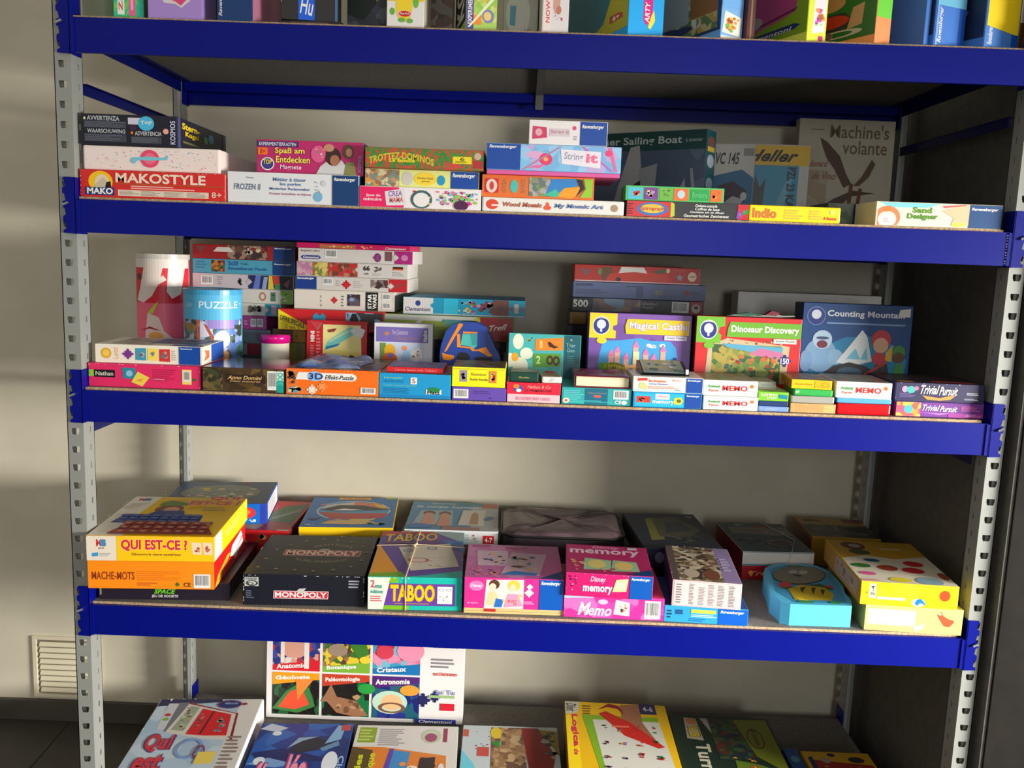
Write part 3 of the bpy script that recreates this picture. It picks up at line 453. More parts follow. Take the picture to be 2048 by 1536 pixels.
m2 = bx('model_kit_box', 'white model kit box with a blue ship picture standing beside the sailing boat box', 'model kit', GB, (1427, 287, 410, 1508), .42, .05, SB, (200, 198, 190), {'F': [('p', [(0, 0), (1, 0), (1, .60), (.7, .70), (0, .62)], (52, 110, 150)), ('t', 'VC 145', .02, .76, .62, .90, (60, 62, 66), {'i': .2}), ('r', .72, .86, .98, .95, (150, 140, 136)), ('p', [(0, .26), (.1, .5), (.5, .56), (.85, .45), (.8, .3), (.4, .32)], (66, 56, 70)), ('p', [(0, .18), (.5, .38), (.8, .34), (.55, .18), (.1, .1)], (186, 180, 186)), ('p', [(.05, .1), (.5, .18), (.4, .04)], (60, 60, 72)), ('e', .78, .38, .08, .05, (200, 200, 200))], 'R': [('r', 0, 0, 1, 1, (206, 204, 196)), ('r', .2, .05, .9, .5, (150, 156, 160))]}, rz=-14)
m3 = bx('model_kit_box', 'yellow topped model kit box with a light blue aircraft picture', 'model kit', GB, (1474, 286, 420, 1617), .46, .04, SB, (206, 204, 196), {'F': [('r', 0, 0, .86, .80, (60, 150, 186)), ('r', 0, .76, 1, .99, (238, 190, 20)), ('t', 'Heller', .10, .80, .84, .94, K, {'i': .5, 'b': .03}), ('p', [(.12, .1), (.26, .64), (.32, .5), (.4, .6), (.38, .3), (.3, .05)], (60, 74, 70)), ('p', [(.45, .05), (.7, .6), (.78, .62), (.62, .05)], (110, 176, 200)), ('t', 'PZL 23', .70, .46, .82, .74, (40, 50, 60), {'r': 270, 'b': .04}), ('t', 'KARAS', .70, .06, .82, .42, (40, 50, 60), {'r': 270, 'b': .04})]}, rz=-2)
m4 = bx('model_kit_box', 'tall cream box with a brown winged machine drawing leaning at the back right', 'model kit', GB, (1596, 235, 420, 1787), .50, .03, SB, (196, 186, 164), {'F': [('pic', 0, 0, .32, .55, ((176, 160, 128), (170, 154, 124), (186, 172, 144)), 14), ('t', "Machine's", .32, .84, .94, .96, (120, 100, 78), {'b': .01}), ('t', 'volante', .46, .70, .93, .82, (120, 100, 78), {'b': .01}), ('r', .12, .905, .26, .912, (140, 110, 90)), ('t', 'Léonard', .10, .58, .32, .64, (160, 90, 70), {'i': .4}), ('t', 'de Vinci', .16, .47, .42, .53, (160, 90, 70), {'i': .4}), ('p', [(.22, .84), (.30, .80), (.44, .68), (.52, .52), (.58, .44), (.50, .40), (.40, .55), (.30, .66), (.24, .78)], (92, 68, 46)), ('p', [(.60, .42), (.68, .50), (.78, .66), (.82, .62), (.76, .50), (.66, .42)], (104, 80, 56)), ('p', [(.24, .20), (.40, .30), (.60, .38), (.84, .36), (.60, .33), (.44, .22)], (84, 60, 42)), ('p', [(.54, .12), (.58, .12), (.60, .44), (.56, .44)], (110, 62, 44)), ('p', [(.62, .12), (.66, .12), (.70, .40), (.66, .40)], (110, 62, 44)), ('r', .54, .09, .67, .125, (110, 62, 44)), ('p', [(.40, .08), (.66, .09), (.66, .0), (.62, .0), (.62, .05), (.44, .05), (.44, .0), (.40, 0)], (50, 34, 28)), ('t', 'Machine', .78, .2, .90, .24, (170, 110, 90), {'i': .3})]}, rz=1.2, lean=2)
e2 = bx('board_game_box', 'long red and black drawing kit box on the second shelf', 'game box', GB, (1252.5, 400, 437, 1498), .012, .14, SB, (44, 44, 46), {'F': [('r', 0, 0, .38, 1, (206, 44, 48)), ('ln', .0, .1, .06, .9, 5, (120, 20, 30)), ('e', .21, .5, .13, .44, (70, 110, 180)), ('e', .21, .53, .10, .3, (226, 190, 60)), ('t', 'Spirograph', .11, .36, .31, .66, (190, 40, 60), {'b': .03}), ('p', [(.36, 0), (.395, .1), (.39, .9), (.36, 1)], (190, 200, 50)), ('t', 'Deluxe-scatola', .56, .74, .74, .92, W, {'i': .2}), ('t', 'Coffret de luxe', .56, .52, .76, .70, W, {'i': .2}), ('t', 'Contiene set de dibujo', .52, .30, .80, .47, W, {'i': .2}), ('t', 'Geometrisches Zeichenset', .47, .07, .84, .25, W, {'i': .2}), ('r', .91, 0, 1, 1, (200, 30, 50)), ('p', [(.91, .6), (.95, .5), (.93, 0), (.90, .1)], (150, 60, 170)), ('p', [(.95, .3), (1, .4), (1, .7), (.95, .6)], (60, 140, 60)), ('sc', .9, .1, .99, .9, 5, ((80, 160, 220), (250, 120, 60)), .01)]})
e3 = bx('card_game_box', 'slim green strip of little picture squares lying on the red and black kit', 'game box', GB, (1251, 370, 400, 1448), .02, .08, e2, (80, 190, 100), {'F': [('r', .02, .06, .17, .92, (80, 190, 210)), ('r', .185, .06, .33, .92, (120, 60, 140)), ('r', .345, .06, .475, .92, (110, 180, 60)), ('r', .49, .06, .64, .92, (236, 110, 40)), ('r', .66, .1, .85, .9, (30, 160, 70)), ('r', .865, .06, .985, .92, (240, 110, 30)), ('sc', .03, .15, .16, .85, 5, ((240, 150, 120), (120, 200, 230), RED), .03), ('sc', .20, .15, .32, .85, 5, ((230, 200, 150), (180, 150, 210)), .03), ('sc', .36, .15, .47, .85, 5, ((240, 210, 60), (90, 150, 60)), .03), ('e', .565, .5, .04, .3, (190, 210, 220)), ('sc', .88, .15, .97, .85, 5, ((250, 210, 60), (230, 70, 40)), .025), ('t', 'Bonbons', .68, .3, .83, .7, (90, 210, 120))]})
e4 = bx('board_game_box', 'flat bright yellow game box with red lettering on the second shelf', 'game box', GB, (1498, 409, 444, 1681), .010, .10, SB, (250, 218, 10), {'F': [('t', 'Indio', .03, .16, .29, .84, (206, 120, 30), {'b': .03, 'o': (230, 90, 60)}), ('ln', .38, .1, .6, .85, 4, (240, 180, 60)), ('ln', .66, .1, .82, .85, 4, (240, 180, 60)), ('e', .92, .72, .03, .16, (250, 236, 120)), ('t', 'Haas', .83, .14, .97, .38, (230, 60, 50), {'b': .03})]}, bev=.003)
e5 = bx('puzzle_box', 'shaded green and blue box behind the flat yellow one', 'puzzle box', GB, (1655, 405, 444, 1768), .13, .12, SB, (70, 86, 70), {'F': [('pic', 0, 0, .45, 1, ((80, 90, 74), (96, 104, 90), (60, 84, 60)), 30)] + rav(.45, 1, .72, .9, (8, 50, 96))})
e6 = k_('pastel sand craft box with green lettering at the right of the second shelf', (1751, 402, 454, 2004), .012, .11, SB, (236, 224, 180), {'F': [('r', 0, 0, .74, 1, (238, 230, 200)), ('p', [(.02, 1), (.10, .78), (.4, .80), (.52, 1)], (130, 206, 226)), ('e', .09, .34, .105, .5, (232, 130, 90)), ('r', 0, .0, .01, 1, (238, 230, 200)), ('e', .09, .26, .075, .36, (244, 214, 196)), ('e', .09, .22, .06, .28, W), ('ln', .06, .12, .12, .32, 3, (200, 170, 170)), ('p', [(.05, .7), (.11, .86), (.12, .62), (.07, .58)], (240, 130, 50)), ('t', 'Sand', .29, .58, .44, .82, (90, 150, 40), {'b': .035, 'o': (70, 110, 40)}), ('t', 'Designer', .25, .26, .49, .54, (90, 150, 40), {'b': .035, 'o': (70, 110, 40)}), ('p', [(.52, .7), (.70, .98), (.74, .98), (.74, .1), (.6, .12), (.62, .4)], (244, 190, 150)), ('p', [(.54, .82), (.72, .96), (.70, .99), (.52, .9)], (236, 90, 90)), ('e', .66, .12, .06, .1, (250, 220, 90))] + rav(.74, 1, .72, .88, (0, 66, 122))})
# ------------------------------------------------------------------ shelf C
def pz(*a, **k): return bx('puzzle_box', a[0], 'puzzle box', GC, *a[1:], **k)
def gm(*a, **k): return bx('board_game_box', a[0], 'game box', GC, *a[1:], **k)
def cg(*a, **k): return bx('card_game_box', a[0], 'card game box', GC, *a[1:], **k)
BR = ((60, 90, 60), (110, 140, 70), (150, 170, 110), (70, 60, 50))
f1 = gm('bright pink game box with a black name panel on the third shelf', (177, 725, 774, 401), .020, .145, SC, (226, 40, 100), {'F': [('r', .0, .42, .05, .72, (150, 200, 50)), ('r', .045, .40, .235, .73, K), ('t', 'Nathan', .06, .47, .22, .66, (210, 205, 190)), ('p', [(.31, .38), (.42, .36), (.42, .84), (.30, .86)], (30, 140, 160)), ('e', .365, .6, .03, .14, (150, 190, 220)), ('p', [(.38, .22), (.48, .04), (.545, .44), (.44, .70)], (238, 210, 80)), ('p', [(.42, .3), (.47, .25), (.49, .4)], (230, 150, 40)), ('ln', .58, .3, .80, .86, 6, (190, 30, 80)), ('t', 'nathan', .58, .36, .68, .42, (250, 180, 200)), ('r', .84, .2, .925, .86, (236, 214, 110)), ('bar', .85, .32, .915, .80), ('e', .95, .42, .015, .07, (30, 110, 60)), ('wear', (250, 190, 205), 18)], 'T': [('r', 0, 0, 1, 1, (210, 60, 110))]})
f2 = pz('worn white puzzle box with coloured squares on the pink game box', (190, 687, 725, 405), .026, .145, f1, (234, 226, 208), {'F': [('e', .10, .52, .05, .30, (224, 170, 50)), ('e', .10, .52, .03, .18, (240, 200, 90)), ('t', 'Lotti', .17, .2, .215, .85, (240, 180, 140), {'r': 90}), ('jig', .305, .5, .032, (120, 50, 140)), ('p', [(.375, .18), (.475, .16), (.475, .86), (.375, .84)], (60, 150, 180)), ('sc', .39, .25, .465, .78, 6, ((190, 200, 200), (120, 130, 150)), .03), ('p', [(.49, .18), (.585, .16), (.585, .86), (.49, .84)], (240, 216, 90)), ('sc', .5, .25, .575, .78, 6, ((160, 170, 180), (230, 190, 80)), .03), ('p', [(.60, .14), (.70, .12), (.70, .84), (.60, .82)], (206, 50, 50)), ('sc', .61, .22, .69, .76, 6, ((110, 110, 120), (190, 150, 140)), .03), ('ln', .72, .2, .76, .8, 5, (190, 180, 170))] + [('r', .785, 0, .985, 1, RB), ('t', 'Ravensburger', .80, .82, .91, .93, W)], 'R': [('r', .4, 0, 1, 1, (40, 90, 190)), ('p', [(.05, .2), (.15, .5), (.1, .8), (.3, .7), (.3, .3)], (236, 120, 80)), ('r', 0, 0, .04, 1, W)], 'T': [('pic', .12, .1, .5, .95, ((176, 160, 150), (150, 140, 150), (190, 180, 160)), 24), ('p', [(.45, .3), (.9, .2), (.98, .9), (.45, .95)], (40, 110, 150)), ('sc', .5, .35, .9, .8, 14, ((190, 120, 70), (170, 90, 60), (120, 140, 150)), .06), ('r', .7, .02, .98, .15, RB)]}, rz=2)
f3 = gm('brown antique style game box with a barcode sticker and a teal sticker', (405, 733, 785, 571), .016, .165, SC, (66, 48, 26), {'F': [('pic', 0, 0, 1, 1, ((84, 62, 28), (70, 50, 24), (100, 76, 36), (58, 42, 22)), 22), ('pic', 0, .05, .24, .95, ((60, 66, 36), (90, 80, 40), (50, 44, 26), (110, 90, 50)), 60), ('r', .27, .36, .76, .74, (44, 28, 20)), ('t', 'Anno Domini', .30, .52, .72, .68, (220, 180, 110), {'i': .3}), ('t', 'Deux aventures', .33, .40, .70, .50, (190, 150, 90), {'i': .3}), ('bar', .785, .10, .895, .93), ('r', .90, .0, .985, .93, (230, 232, 226)), ('r', .90, .0, .985, .50, (10, 160, 140)), ('t', '300', .905, .30, .98, .88, (60, 190, 170), {'r': 90, 'b': .03}), ('r', .985, 0, 1, 1, (20, 18, 18))]}, rough=.16)
f4 = pz('large orange puzzle box with a white name band on the third shelf', (572, 736, 791, 757), .014, .21, SC, (246, 110, 14), {'F': [('p', [(0, 0), (.34, 0), (.20, .12), (.13, .35), (.11, .7), (.13, 1), (0, 1)], (230, 120, 50)), ('sc', 0, .1, .13, .95, 16, ((130, 80, 40), (226, 90, 30), (170, 120, 80), (90, 60, 40)), .045), ('sc', 0, .0, .18, .3, 10, ((140, 180, 190), (220, 210, 150), (110, 150, 170)), .05), ('p', [(.10, .58), (.13, .88), (.72, .88), (.755, .82), (.77, .72), (.75, .61), (.72, .57)], (236, 232, 226)), ('e', .31, .73, .085, .20, (150, 190, 230)), ('t', '3D', .24, .60, .40, .86, (30, 60, 120), {'b': .035}), ('t', 'Effekt-Puzzle', .42, .62, .735, .80, (40, 40, 40), {'i': .3}), ('jig', .28, .18, .036, (236, 220, 200)), ('jig', .39, .32, .036, (244, 150, 80)), ('bar', .81, .08, .975, .34), ('wear', (250, 190, 130), 12)], 'R': [('r', 0, 0, 1, 1, (235, 120, 40))], 'T': [('pic', 0, 0, 1, 1, ((90, 66, 60), (120, 90, 76), (70, 62, 80), (150, 120, 100)), 30), ('e', .3, .07, .12, .05, (220, 190, 170)), ('e', .48, .06, .08, .05, (230, 150, 80)), ('e', .62, .07, .09, .05, (220, 210, 210))]})
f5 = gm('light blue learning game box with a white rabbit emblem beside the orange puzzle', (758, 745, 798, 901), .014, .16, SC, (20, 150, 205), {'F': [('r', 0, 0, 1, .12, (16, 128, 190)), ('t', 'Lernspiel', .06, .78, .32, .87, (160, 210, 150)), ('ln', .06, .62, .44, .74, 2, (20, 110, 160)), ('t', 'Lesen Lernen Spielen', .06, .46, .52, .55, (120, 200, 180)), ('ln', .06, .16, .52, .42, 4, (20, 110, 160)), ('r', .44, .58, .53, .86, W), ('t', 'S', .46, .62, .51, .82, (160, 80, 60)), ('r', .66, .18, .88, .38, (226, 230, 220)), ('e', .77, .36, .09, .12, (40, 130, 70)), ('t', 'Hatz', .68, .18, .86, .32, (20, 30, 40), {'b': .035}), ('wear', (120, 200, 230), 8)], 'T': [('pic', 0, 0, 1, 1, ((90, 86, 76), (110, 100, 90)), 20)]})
f6 = cg('thin box with a red front and lilac top lying on the light blue box', (773, 733, 743, 887), .030, .10, f5, (206, 34, 40), {'F': [('t', 'Lerne lesen mit Yakari', .14, .25, .88, .70, (240, 130, 130), {'i': .2})], 'T': [('r', 0, 0, 1, 1, (130, 116, 170)), ('ln', .1, .3, .6, .9, 4, (170, 160, 200)), ('ring', .75, .55, .15, .3, .2, (170, 160, 200))]})
f7 = gm('violet game box with a barcode under the yellow one', (904, 773, 802, 1012), .016, .12, SC, (100, 72, 170), {'F': [('bar', .02, .12, .30, .86), ('ln', .40, .5, .80, .8, 2, (80, 54, 140)), ('t', 'CE', .68, .12, .74, .26, (60, 40, 120))]})
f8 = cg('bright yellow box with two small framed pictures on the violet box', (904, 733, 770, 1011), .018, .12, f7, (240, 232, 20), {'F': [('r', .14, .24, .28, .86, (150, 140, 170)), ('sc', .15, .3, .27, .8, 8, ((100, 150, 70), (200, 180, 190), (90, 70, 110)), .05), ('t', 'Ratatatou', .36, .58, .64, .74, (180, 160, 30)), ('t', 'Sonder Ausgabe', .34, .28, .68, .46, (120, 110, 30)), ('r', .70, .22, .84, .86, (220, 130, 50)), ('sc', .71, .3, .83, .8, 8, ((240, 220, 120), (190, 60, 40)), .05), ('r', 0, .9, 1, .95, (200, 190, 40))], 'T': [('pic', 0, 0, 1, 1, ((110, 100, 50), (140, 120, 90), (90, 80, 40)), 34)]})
f9 = cg('red lidded card box with a pink base at the front of the third shelf', (1013, 764, 807, 1121), .016, .085, SC, (230, 30, 60), {}, parts=[('lid', .42, 1, 0, (228, 24, 56), {'F': [('e', .21, .48, .09, .34, (60, 80, 160)), ('e', .17, .68, .06, .2, (240, 130, 50)), ('e', .22, .30, .05, .17, W), ('t', 'Nathan & Co', .38, .52, .82, .84, (244, 150, 140), {'i': .2}), ('t', 'LA PREMIERE FOIS', .34, .22, .84, .42, (110, 20, 40)), ('wear', (250, 180, 180), 12)]}, None), ('tray', 0, .42, .0012, (240, 190, 196), {'F': [('t', 'RECOGNISE BABY CARDS', .16, .25, .82, .68, (220, 120, 150))]}, 'pale pink base tray')])
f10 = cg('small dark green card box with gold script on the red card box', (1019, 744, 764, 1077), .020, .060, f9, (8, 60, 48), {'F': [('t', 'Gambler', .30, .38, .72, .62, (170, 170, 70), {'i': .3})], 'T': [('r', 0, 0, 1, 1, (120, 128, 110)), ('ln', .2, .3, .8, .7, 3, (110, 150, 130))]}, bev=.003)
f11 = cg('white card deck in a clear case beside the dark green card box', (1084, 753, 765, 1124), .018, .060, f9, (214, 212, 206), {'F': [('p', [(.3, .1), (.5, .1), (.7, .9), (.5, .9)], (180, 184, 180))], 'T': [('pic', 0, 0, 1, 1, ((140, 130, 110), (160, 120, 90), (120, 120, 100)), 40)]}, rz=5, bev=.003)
f12 = gm('turquoise box with a barcode under the thick cream paged book', (1123, 774, 816, 1263), .018, .13, SC, (40, 165, 165), {'F': [('r', .33, 0, .66, 1, (14, 100, 126)), ('e', .16, .74, .04, .14, (90, 140, 190)), ('ln', .02, .08, .33, .9, 7, (90, 195, 190)), ('t', 'Mémo & Domino', .36, .66, .64, .80, (120, 130, 130)), ('e', .51, .52, .06, .08, (220, 90, 80)), ('bar', .74, .38, .96, .94), ('e', .06, .2, .05, .17, (230, 210, 200)), ('e', .06, .2, .02, .08, (220, 90, 60)), ('ln', .15, .12, .75, .26, 2, (60, 190, 190)), ('t', 'CE', .76, .08, .86, .30, W), ('e', .90, .18, .04, .13, (230, 230, 220))]})
# thick book with cream page edges
q = P(1148, 765, .022); x1 = P(1259, 765, .022).x; zt = P(1151, 752, .022).z; bk = empty('book', (q.x, .022, f12.top + .0006)); tag(bk, 'thick book with cream page edges and a maroon cover lying on the turquoise box', 'book', GC)
bw = x1 - q.x; bh = zt - f12.top + .001
mb = MB(); mb.box((.004, .003, .0022), (bw - .001, .114, bh - .0022), noisy('page_edges', (226, 212, 172), (244, 234, 200), 8, .8, 0, (1, 1, 90)), .0015); mb.build('page_block', bk)
mb = MB(); mb.box((0, 0, 0), (bw, .118, .002), mat((120, 30, 50), .15)); mb.box((0, 0, bh - .002), (bw, .118, bh), mat((120, 30, 50), .15), .0006); mb.box((0, .001, .001), (.0025, .117, bh - .001), mat((90, 60, 60), .2))
fr = faces_of(bw, .118, bh)['T']; art(mb, lambda u, v, e: fr[0] + fr[1] * u + fr[2] * v + fr[3] * e, bw, .118, [('pic', .03, .03, .97, .97, ((130, 40, 60), (150, 120, 120), (170, 60, 110), (100, 30, 50)), 26)], 5); mb.build('cover', bk)
f13 = gm('sky blue picture matching box with a red panel under the white one', (1266, 783, 818, 1403), .014, .11, SC, (10, 160, 226), {'F': [('r', .02, .06, .74, .94, (40, 180, 236)), ('r', .04, .30, .25, .74, (220, 60, 40)), ('sc', .05, .33, .24, .70, 12, ((60, 20, 20), (250, 120, 70)), .03), ('r', .32, .55, .53, .94, (226, 230, 236)), ('t', 'memory', .35, .65, .50, .82, (230, 90, 90)), ('t', 'memory', .28, .18, .60, .46, W, {'b': .03}), ('p', [(.60, .25), (.70, .22), (.735, .5), (.70, .74), (.60, .66)], (244, 220, 40)), ('e', .67, .48, .035, .13, (110, 100, 40))] + rav(.765, 1, .76, .92)})
f14 = gm('white learning game box with red writing on the sky blue box', (1266, 752, 783, 1406), .014, .11, f13, (236, 230, 220), {'F': [('r', 0, 0, .75, .2, (190, 226, 230)), ('p', [(.06, .72), (.2, .76), (.2, .94), (.06, .9)], (230, 60, 40)), ('e', .13, .4, .05, .24, (190, 210, 130)), ('e', .16, .3, .05, .2, (230, 200, 140)), ('t', 'Buchstaben', .22, .66, .47, .84, (240, 90, 60), {'i': .2}), ('t', 'Lernen Spielend', .23, .46, .50, .60, (40, 90, 170), {'i': .2}), ('ln', .22, .20, .66, .40, 2, (230, 120, 90)), ('t', 'Malbu', .56, .78, .70, .86, (240, 130, 90)), ('t', 'Teddy', .60, .10, .69, .18, (60, 70, 90))] + rav(.765, 1, .76, .92)})
# dark case with a clear window on the white game box
q = P(1282, 750, .035); wz = f14.top + .0006; cs = empty('clear_lid_case', (q.x, .035, wz)); tag(cs, 'small black case with a clear window lying on the white learning game box', 'case', GC); cs.rotation_euler = (0, 0, math.radians(1))
cw = P(1379, 750, .035).x - q.x
mb = MB(); mb.prism([(0, 0), (.075, 0), (.075, .022), (.004, .003)], 'x', 0, cw, mat((22, 24, 30), .25)); mb.build('case_body', cs)
mb = MB(); mb.prism([(.006, .0046), (.072, .0226), (.072, .0236), (.006, .0056)], 'x', .006, cw - .008, mat((120, 138, 134), .12)); mb.box((cw - .0065, .004, .003), (cw - .001, .012, .013), mat((230, 230, 235), .2))
art(mb, lambda u, v, e: Vector((.006 + u * (cw - .014), .006 + v * .066, .0058 + v * .018 + e)), cw, .07, [('sc', .05, .1, .95, .9, 14, ((70, 90, 96), (160, 170, 160), (186, 190, 190), (60, 110, 100)), .10)], 8); mb.build('window', cs)
# green coil behind the case
ca = P(1206, 738, .112); cb = P(1249, 744, .105); ca.z = cb.z = bk.location.z + bh + .0082; mb = MB(); pts = []
for i in range(220):
    t = i / 219; c_ = ca.lerp(cb, t) + Vector((0, .006 * math.sin(t * 4), .004 * math.sin(t * 3) ** 2)); g = t * 2 * math.pi * 15
    pts.append(c_ + Vector((0, .0065 * math.cos(g), .0065 * math.sin(g))))
m_ = min(p.z for p in pts); 
mb.tube([p for p in pts], .0011, mat((150, 170, 30), .3), 6); co = mb.build('coil_cord', smooth=True); tag(co, 'olive green plastic coil cord lying on the thick cream paged book', 'coil cord', GC)
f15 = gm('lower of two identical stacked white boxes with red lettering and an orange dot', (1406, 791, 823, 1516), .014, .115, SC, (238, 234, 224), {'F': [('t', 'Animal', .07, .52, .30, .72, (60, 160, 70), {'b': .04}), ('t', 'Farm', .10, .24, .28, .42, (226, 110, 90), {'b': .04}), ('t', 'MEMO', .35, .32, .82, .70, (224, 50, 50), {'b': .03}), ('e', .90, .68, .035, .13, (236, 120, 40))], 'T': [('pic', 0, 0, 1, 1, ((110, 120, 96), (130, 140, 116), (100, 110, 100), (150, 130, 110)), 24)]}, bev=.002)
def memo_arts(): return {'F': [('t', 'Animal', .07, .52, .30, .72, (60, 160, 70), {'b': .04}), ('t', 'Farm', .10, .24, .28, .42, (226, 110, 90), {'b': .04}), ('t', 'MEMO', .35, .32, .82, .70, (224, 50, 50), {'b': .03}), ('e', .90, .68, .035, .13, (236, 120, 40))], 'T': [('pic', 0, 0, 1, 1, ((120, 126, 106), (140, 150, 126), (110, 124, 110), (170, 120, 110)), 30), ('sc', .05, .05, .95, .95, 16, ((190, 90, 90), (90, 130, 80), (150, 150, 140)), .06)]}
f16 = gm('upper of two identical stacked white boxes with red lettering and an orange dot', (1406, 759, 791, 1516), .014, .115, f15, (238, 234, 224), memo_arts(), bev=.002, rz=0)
g1 = cg('pale blue flat card box at the bottom under the green domino box', (1517, 812, 827, 1577), .018, .09, SC, (120, 150, 210), {'F': [('ln', .2, .2, .7, .7, 2, (150, 176, 226))]})
g2 = cg('dark navy card box between the pale blue and the green ones', (1518, 801, 813, 1576), .020, .09, g1, (14, 50, 100), {})
g3 = cg('lime green card box with white lettering in a small stack of four', (1517, 783, 802, 1577), .017, .09, g2, (120, 196, 40), {'F': [('t', 'DOMINO', .06, .55, .62, .86, (220, 236, 190), {'b': .04}), ('t', 'STOP', .26, .16, .60, .46, (220, 236, 190), {'b': .04}), ('p', [(.68, .3), (.98, .2), (.98, .7), (.68, .8)], (10, 130, 150))]})
g4 = cg('grey green card box set back on top of the lime green one', (1517, 763, 783, 1552), .045, .07, g3, (130, 136, 120), {'F': [('t', 'Quartett', .1, .5, .7, .66, (90, 110, 140)), ('r', 0, 0, 1, .35, (110, 100, 90))]})
g5 = cg('tan wooden box at the bottom of the stack beside the white lettered box', (1580, 806, 831, 1671), .018, .10, SC, (214, 162, 100), {'F': [('pic', 0, 0, 1, 1, ((214, 164, 104), (206, 154, 94), (222, 172, 110)), 18), ('ln', .1, .1, .9, .9, 5, (196, 140, 84))]}, rough=.6)
g6 = cg('flat grey tin box on the tan wooden box', (1582, 791, 805, 1669), .020, .10, g5, (160, 158, 150), {'R': [('r', 0, 0, 1, 1, (190, 190, 186))]}, bev=.003, rough=.3)
g7 = cg('flat green box between the grey tin and the yellow one', (1588, 777, 791, 1666), .022, .11, g6, (50, 180, 80), {'F': [('p', [(0, .2), (.1, .3), (.12, .9), (0, .8)], (180, 220, 180))]}, rz=-6, bev=.003)
g8 = cg('flat yellow box with a red and orange picture lid, topmost of its stack', (1583, 758, 777, 1664), .022, .11, g7, (244, 200, 10), {'F': [('t', 'Puzzle-Kiste', .08, .40, .52, .62, (200, 140, 20), {'i': .2}), ('p', [(.58, .1), (.98, .1), (.98, .92), (.58, .92)], (230, 180, 0)), ('ring', .84, .5, .1, .3, .3, (200, 150, 20))], 'T': [('pic', 0, 0, 1, 1, ((150, 90, 40), (180, 130, 50), (130, 100, 90), (90, 110, 60)), 40)], 'L': [('r', 0, 0, 1, 1, (180, 120, 40))]}, rz=-6)
h1 = cg('shiny red tin under the pale blue band beside the quiz boxes', (1674, 806, 837, 1781), .016, .11, SC, (214, 12, 22), {}, bev=.004, rough=.25)
h2 = cg('thin light blue box between the red tin and the white box with red lettering', (1674, 795, 806, 1783), .018, .11, h1, (80, 160, 220), {}, bev=.002)
h3 = gm('white box with red lettering standing alone on top of the red tin', (1672, 762, 794, 1784), .014, .125, h2, (238, 234, 224), memo_arts(), rz=-3, bev=.002)
i1 = gm('purple and orange quiz game box under the navy one', (1791, 802, 839, 1967), .022, .14, SC, (110, 46, 140), {'F': [('pic', 0, 0, .28, 1, ((240, 150, 50), (236, 90, 70), (250, 200, 70), (230, 80, 110)), 50), ('e', .14, .5, .05, .3, (60, 170, 190)), ('t', 'Trivial', .30, .42, .50, .86, (226, 220, 236), {'i': .4}), ('t', 'Pursuit', .50, .38, .70, .80, (226, 220, 236), {'i': .4}), ('p', [(.28, .3), (.5, .16), (.7, .34), (.5, .26)], (190, 120, 200)), ('ln', .74, .45, .97, .85, 4, (200, 90, 170)), ('r', .6, .0, 1, .3, (160, 50, 150)), ('ln', .80, .08, .97, .26, 2, (220, 150, 210))]})
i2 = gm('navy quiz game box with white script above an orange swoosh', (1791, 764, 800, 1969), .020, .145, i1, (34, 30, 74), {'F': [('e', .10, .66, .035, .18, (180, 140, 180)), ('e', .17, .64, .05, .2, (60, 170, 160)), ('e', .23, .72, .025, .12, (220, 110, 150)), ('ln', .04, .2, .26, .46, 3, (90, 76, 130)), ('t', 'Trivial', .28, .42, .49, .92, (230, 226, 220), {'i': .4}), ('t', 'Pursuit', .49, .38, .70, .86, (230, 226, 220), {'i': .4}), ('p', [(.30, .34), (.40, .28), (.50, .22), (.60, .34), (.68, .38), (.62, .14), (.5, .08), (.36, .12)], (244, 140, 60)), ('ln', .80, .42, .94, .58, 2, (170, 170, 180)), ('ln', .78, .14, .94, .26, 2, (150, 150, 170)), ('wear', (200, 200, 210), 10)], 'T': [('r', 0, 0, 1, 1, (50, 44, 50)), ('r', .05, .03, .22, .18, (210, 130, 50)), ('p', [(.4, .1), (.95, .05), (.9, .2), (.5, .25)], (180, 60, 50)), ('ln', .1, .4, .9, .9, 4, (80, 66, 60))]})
# ---- middle row, standing and leaning boxes
n1 = gm('red mini album box with a cartoon drawing standing behind the orange puzzle', (612, 641, 716, 733), .275, .03, SC, (196, 24, 34), {'F': [('p', [(.06, .97), (.26, .95), (.18, .78)], (150, 110, 120)), ('p', [(.08, .96), (.24, .94), (.17, .82)], (206, 50, 50)), ('p', [(.27, .06), (.93, .02), (.90, .92), (.27, .92)], (240, 228, 150)), ('p', [(.30, .40), (.36, .56), (.72, .88), (.86, .82), (.80, .72), (.50, .46)], (120, 206, 196)), ('p', [(.36, .5), (.38, .56), (.70, .82), (.72, .78)], (200, 220, 170)), ('p', [(.72, .8), (.82, .9), (.98, .82), (.93, .64), (.82, .66)], (226, 228, 226)), ('p', [(.30, .34), (.33, .42), (.56, .50), (.52, .44)], (20, 130, 170)), ('p', [(.3, .28), (.5, .36), (.88, .3), (.9, .06), (.3, .06)], (232, 220, 120)), ('sc', .5, .05, .9, .25, 9, ((120, 60, 70), (180, 180, 170), (90, 90, 80)), .07), ('p', [(.34, .80), (.50, .84), (.46, .76), (.36, .74)], (150, 60, 50)), ('t', 'MINI', .06, .52, .13, .76, W, {'r': 90, 'b': .035}), ('ln', .16, .1, .24, .78, 9, (220, 120, 120)), ('ln', .06, .1, .14, .46, 6, (220, 120, 120))]}, lean=3, vis=0.2)
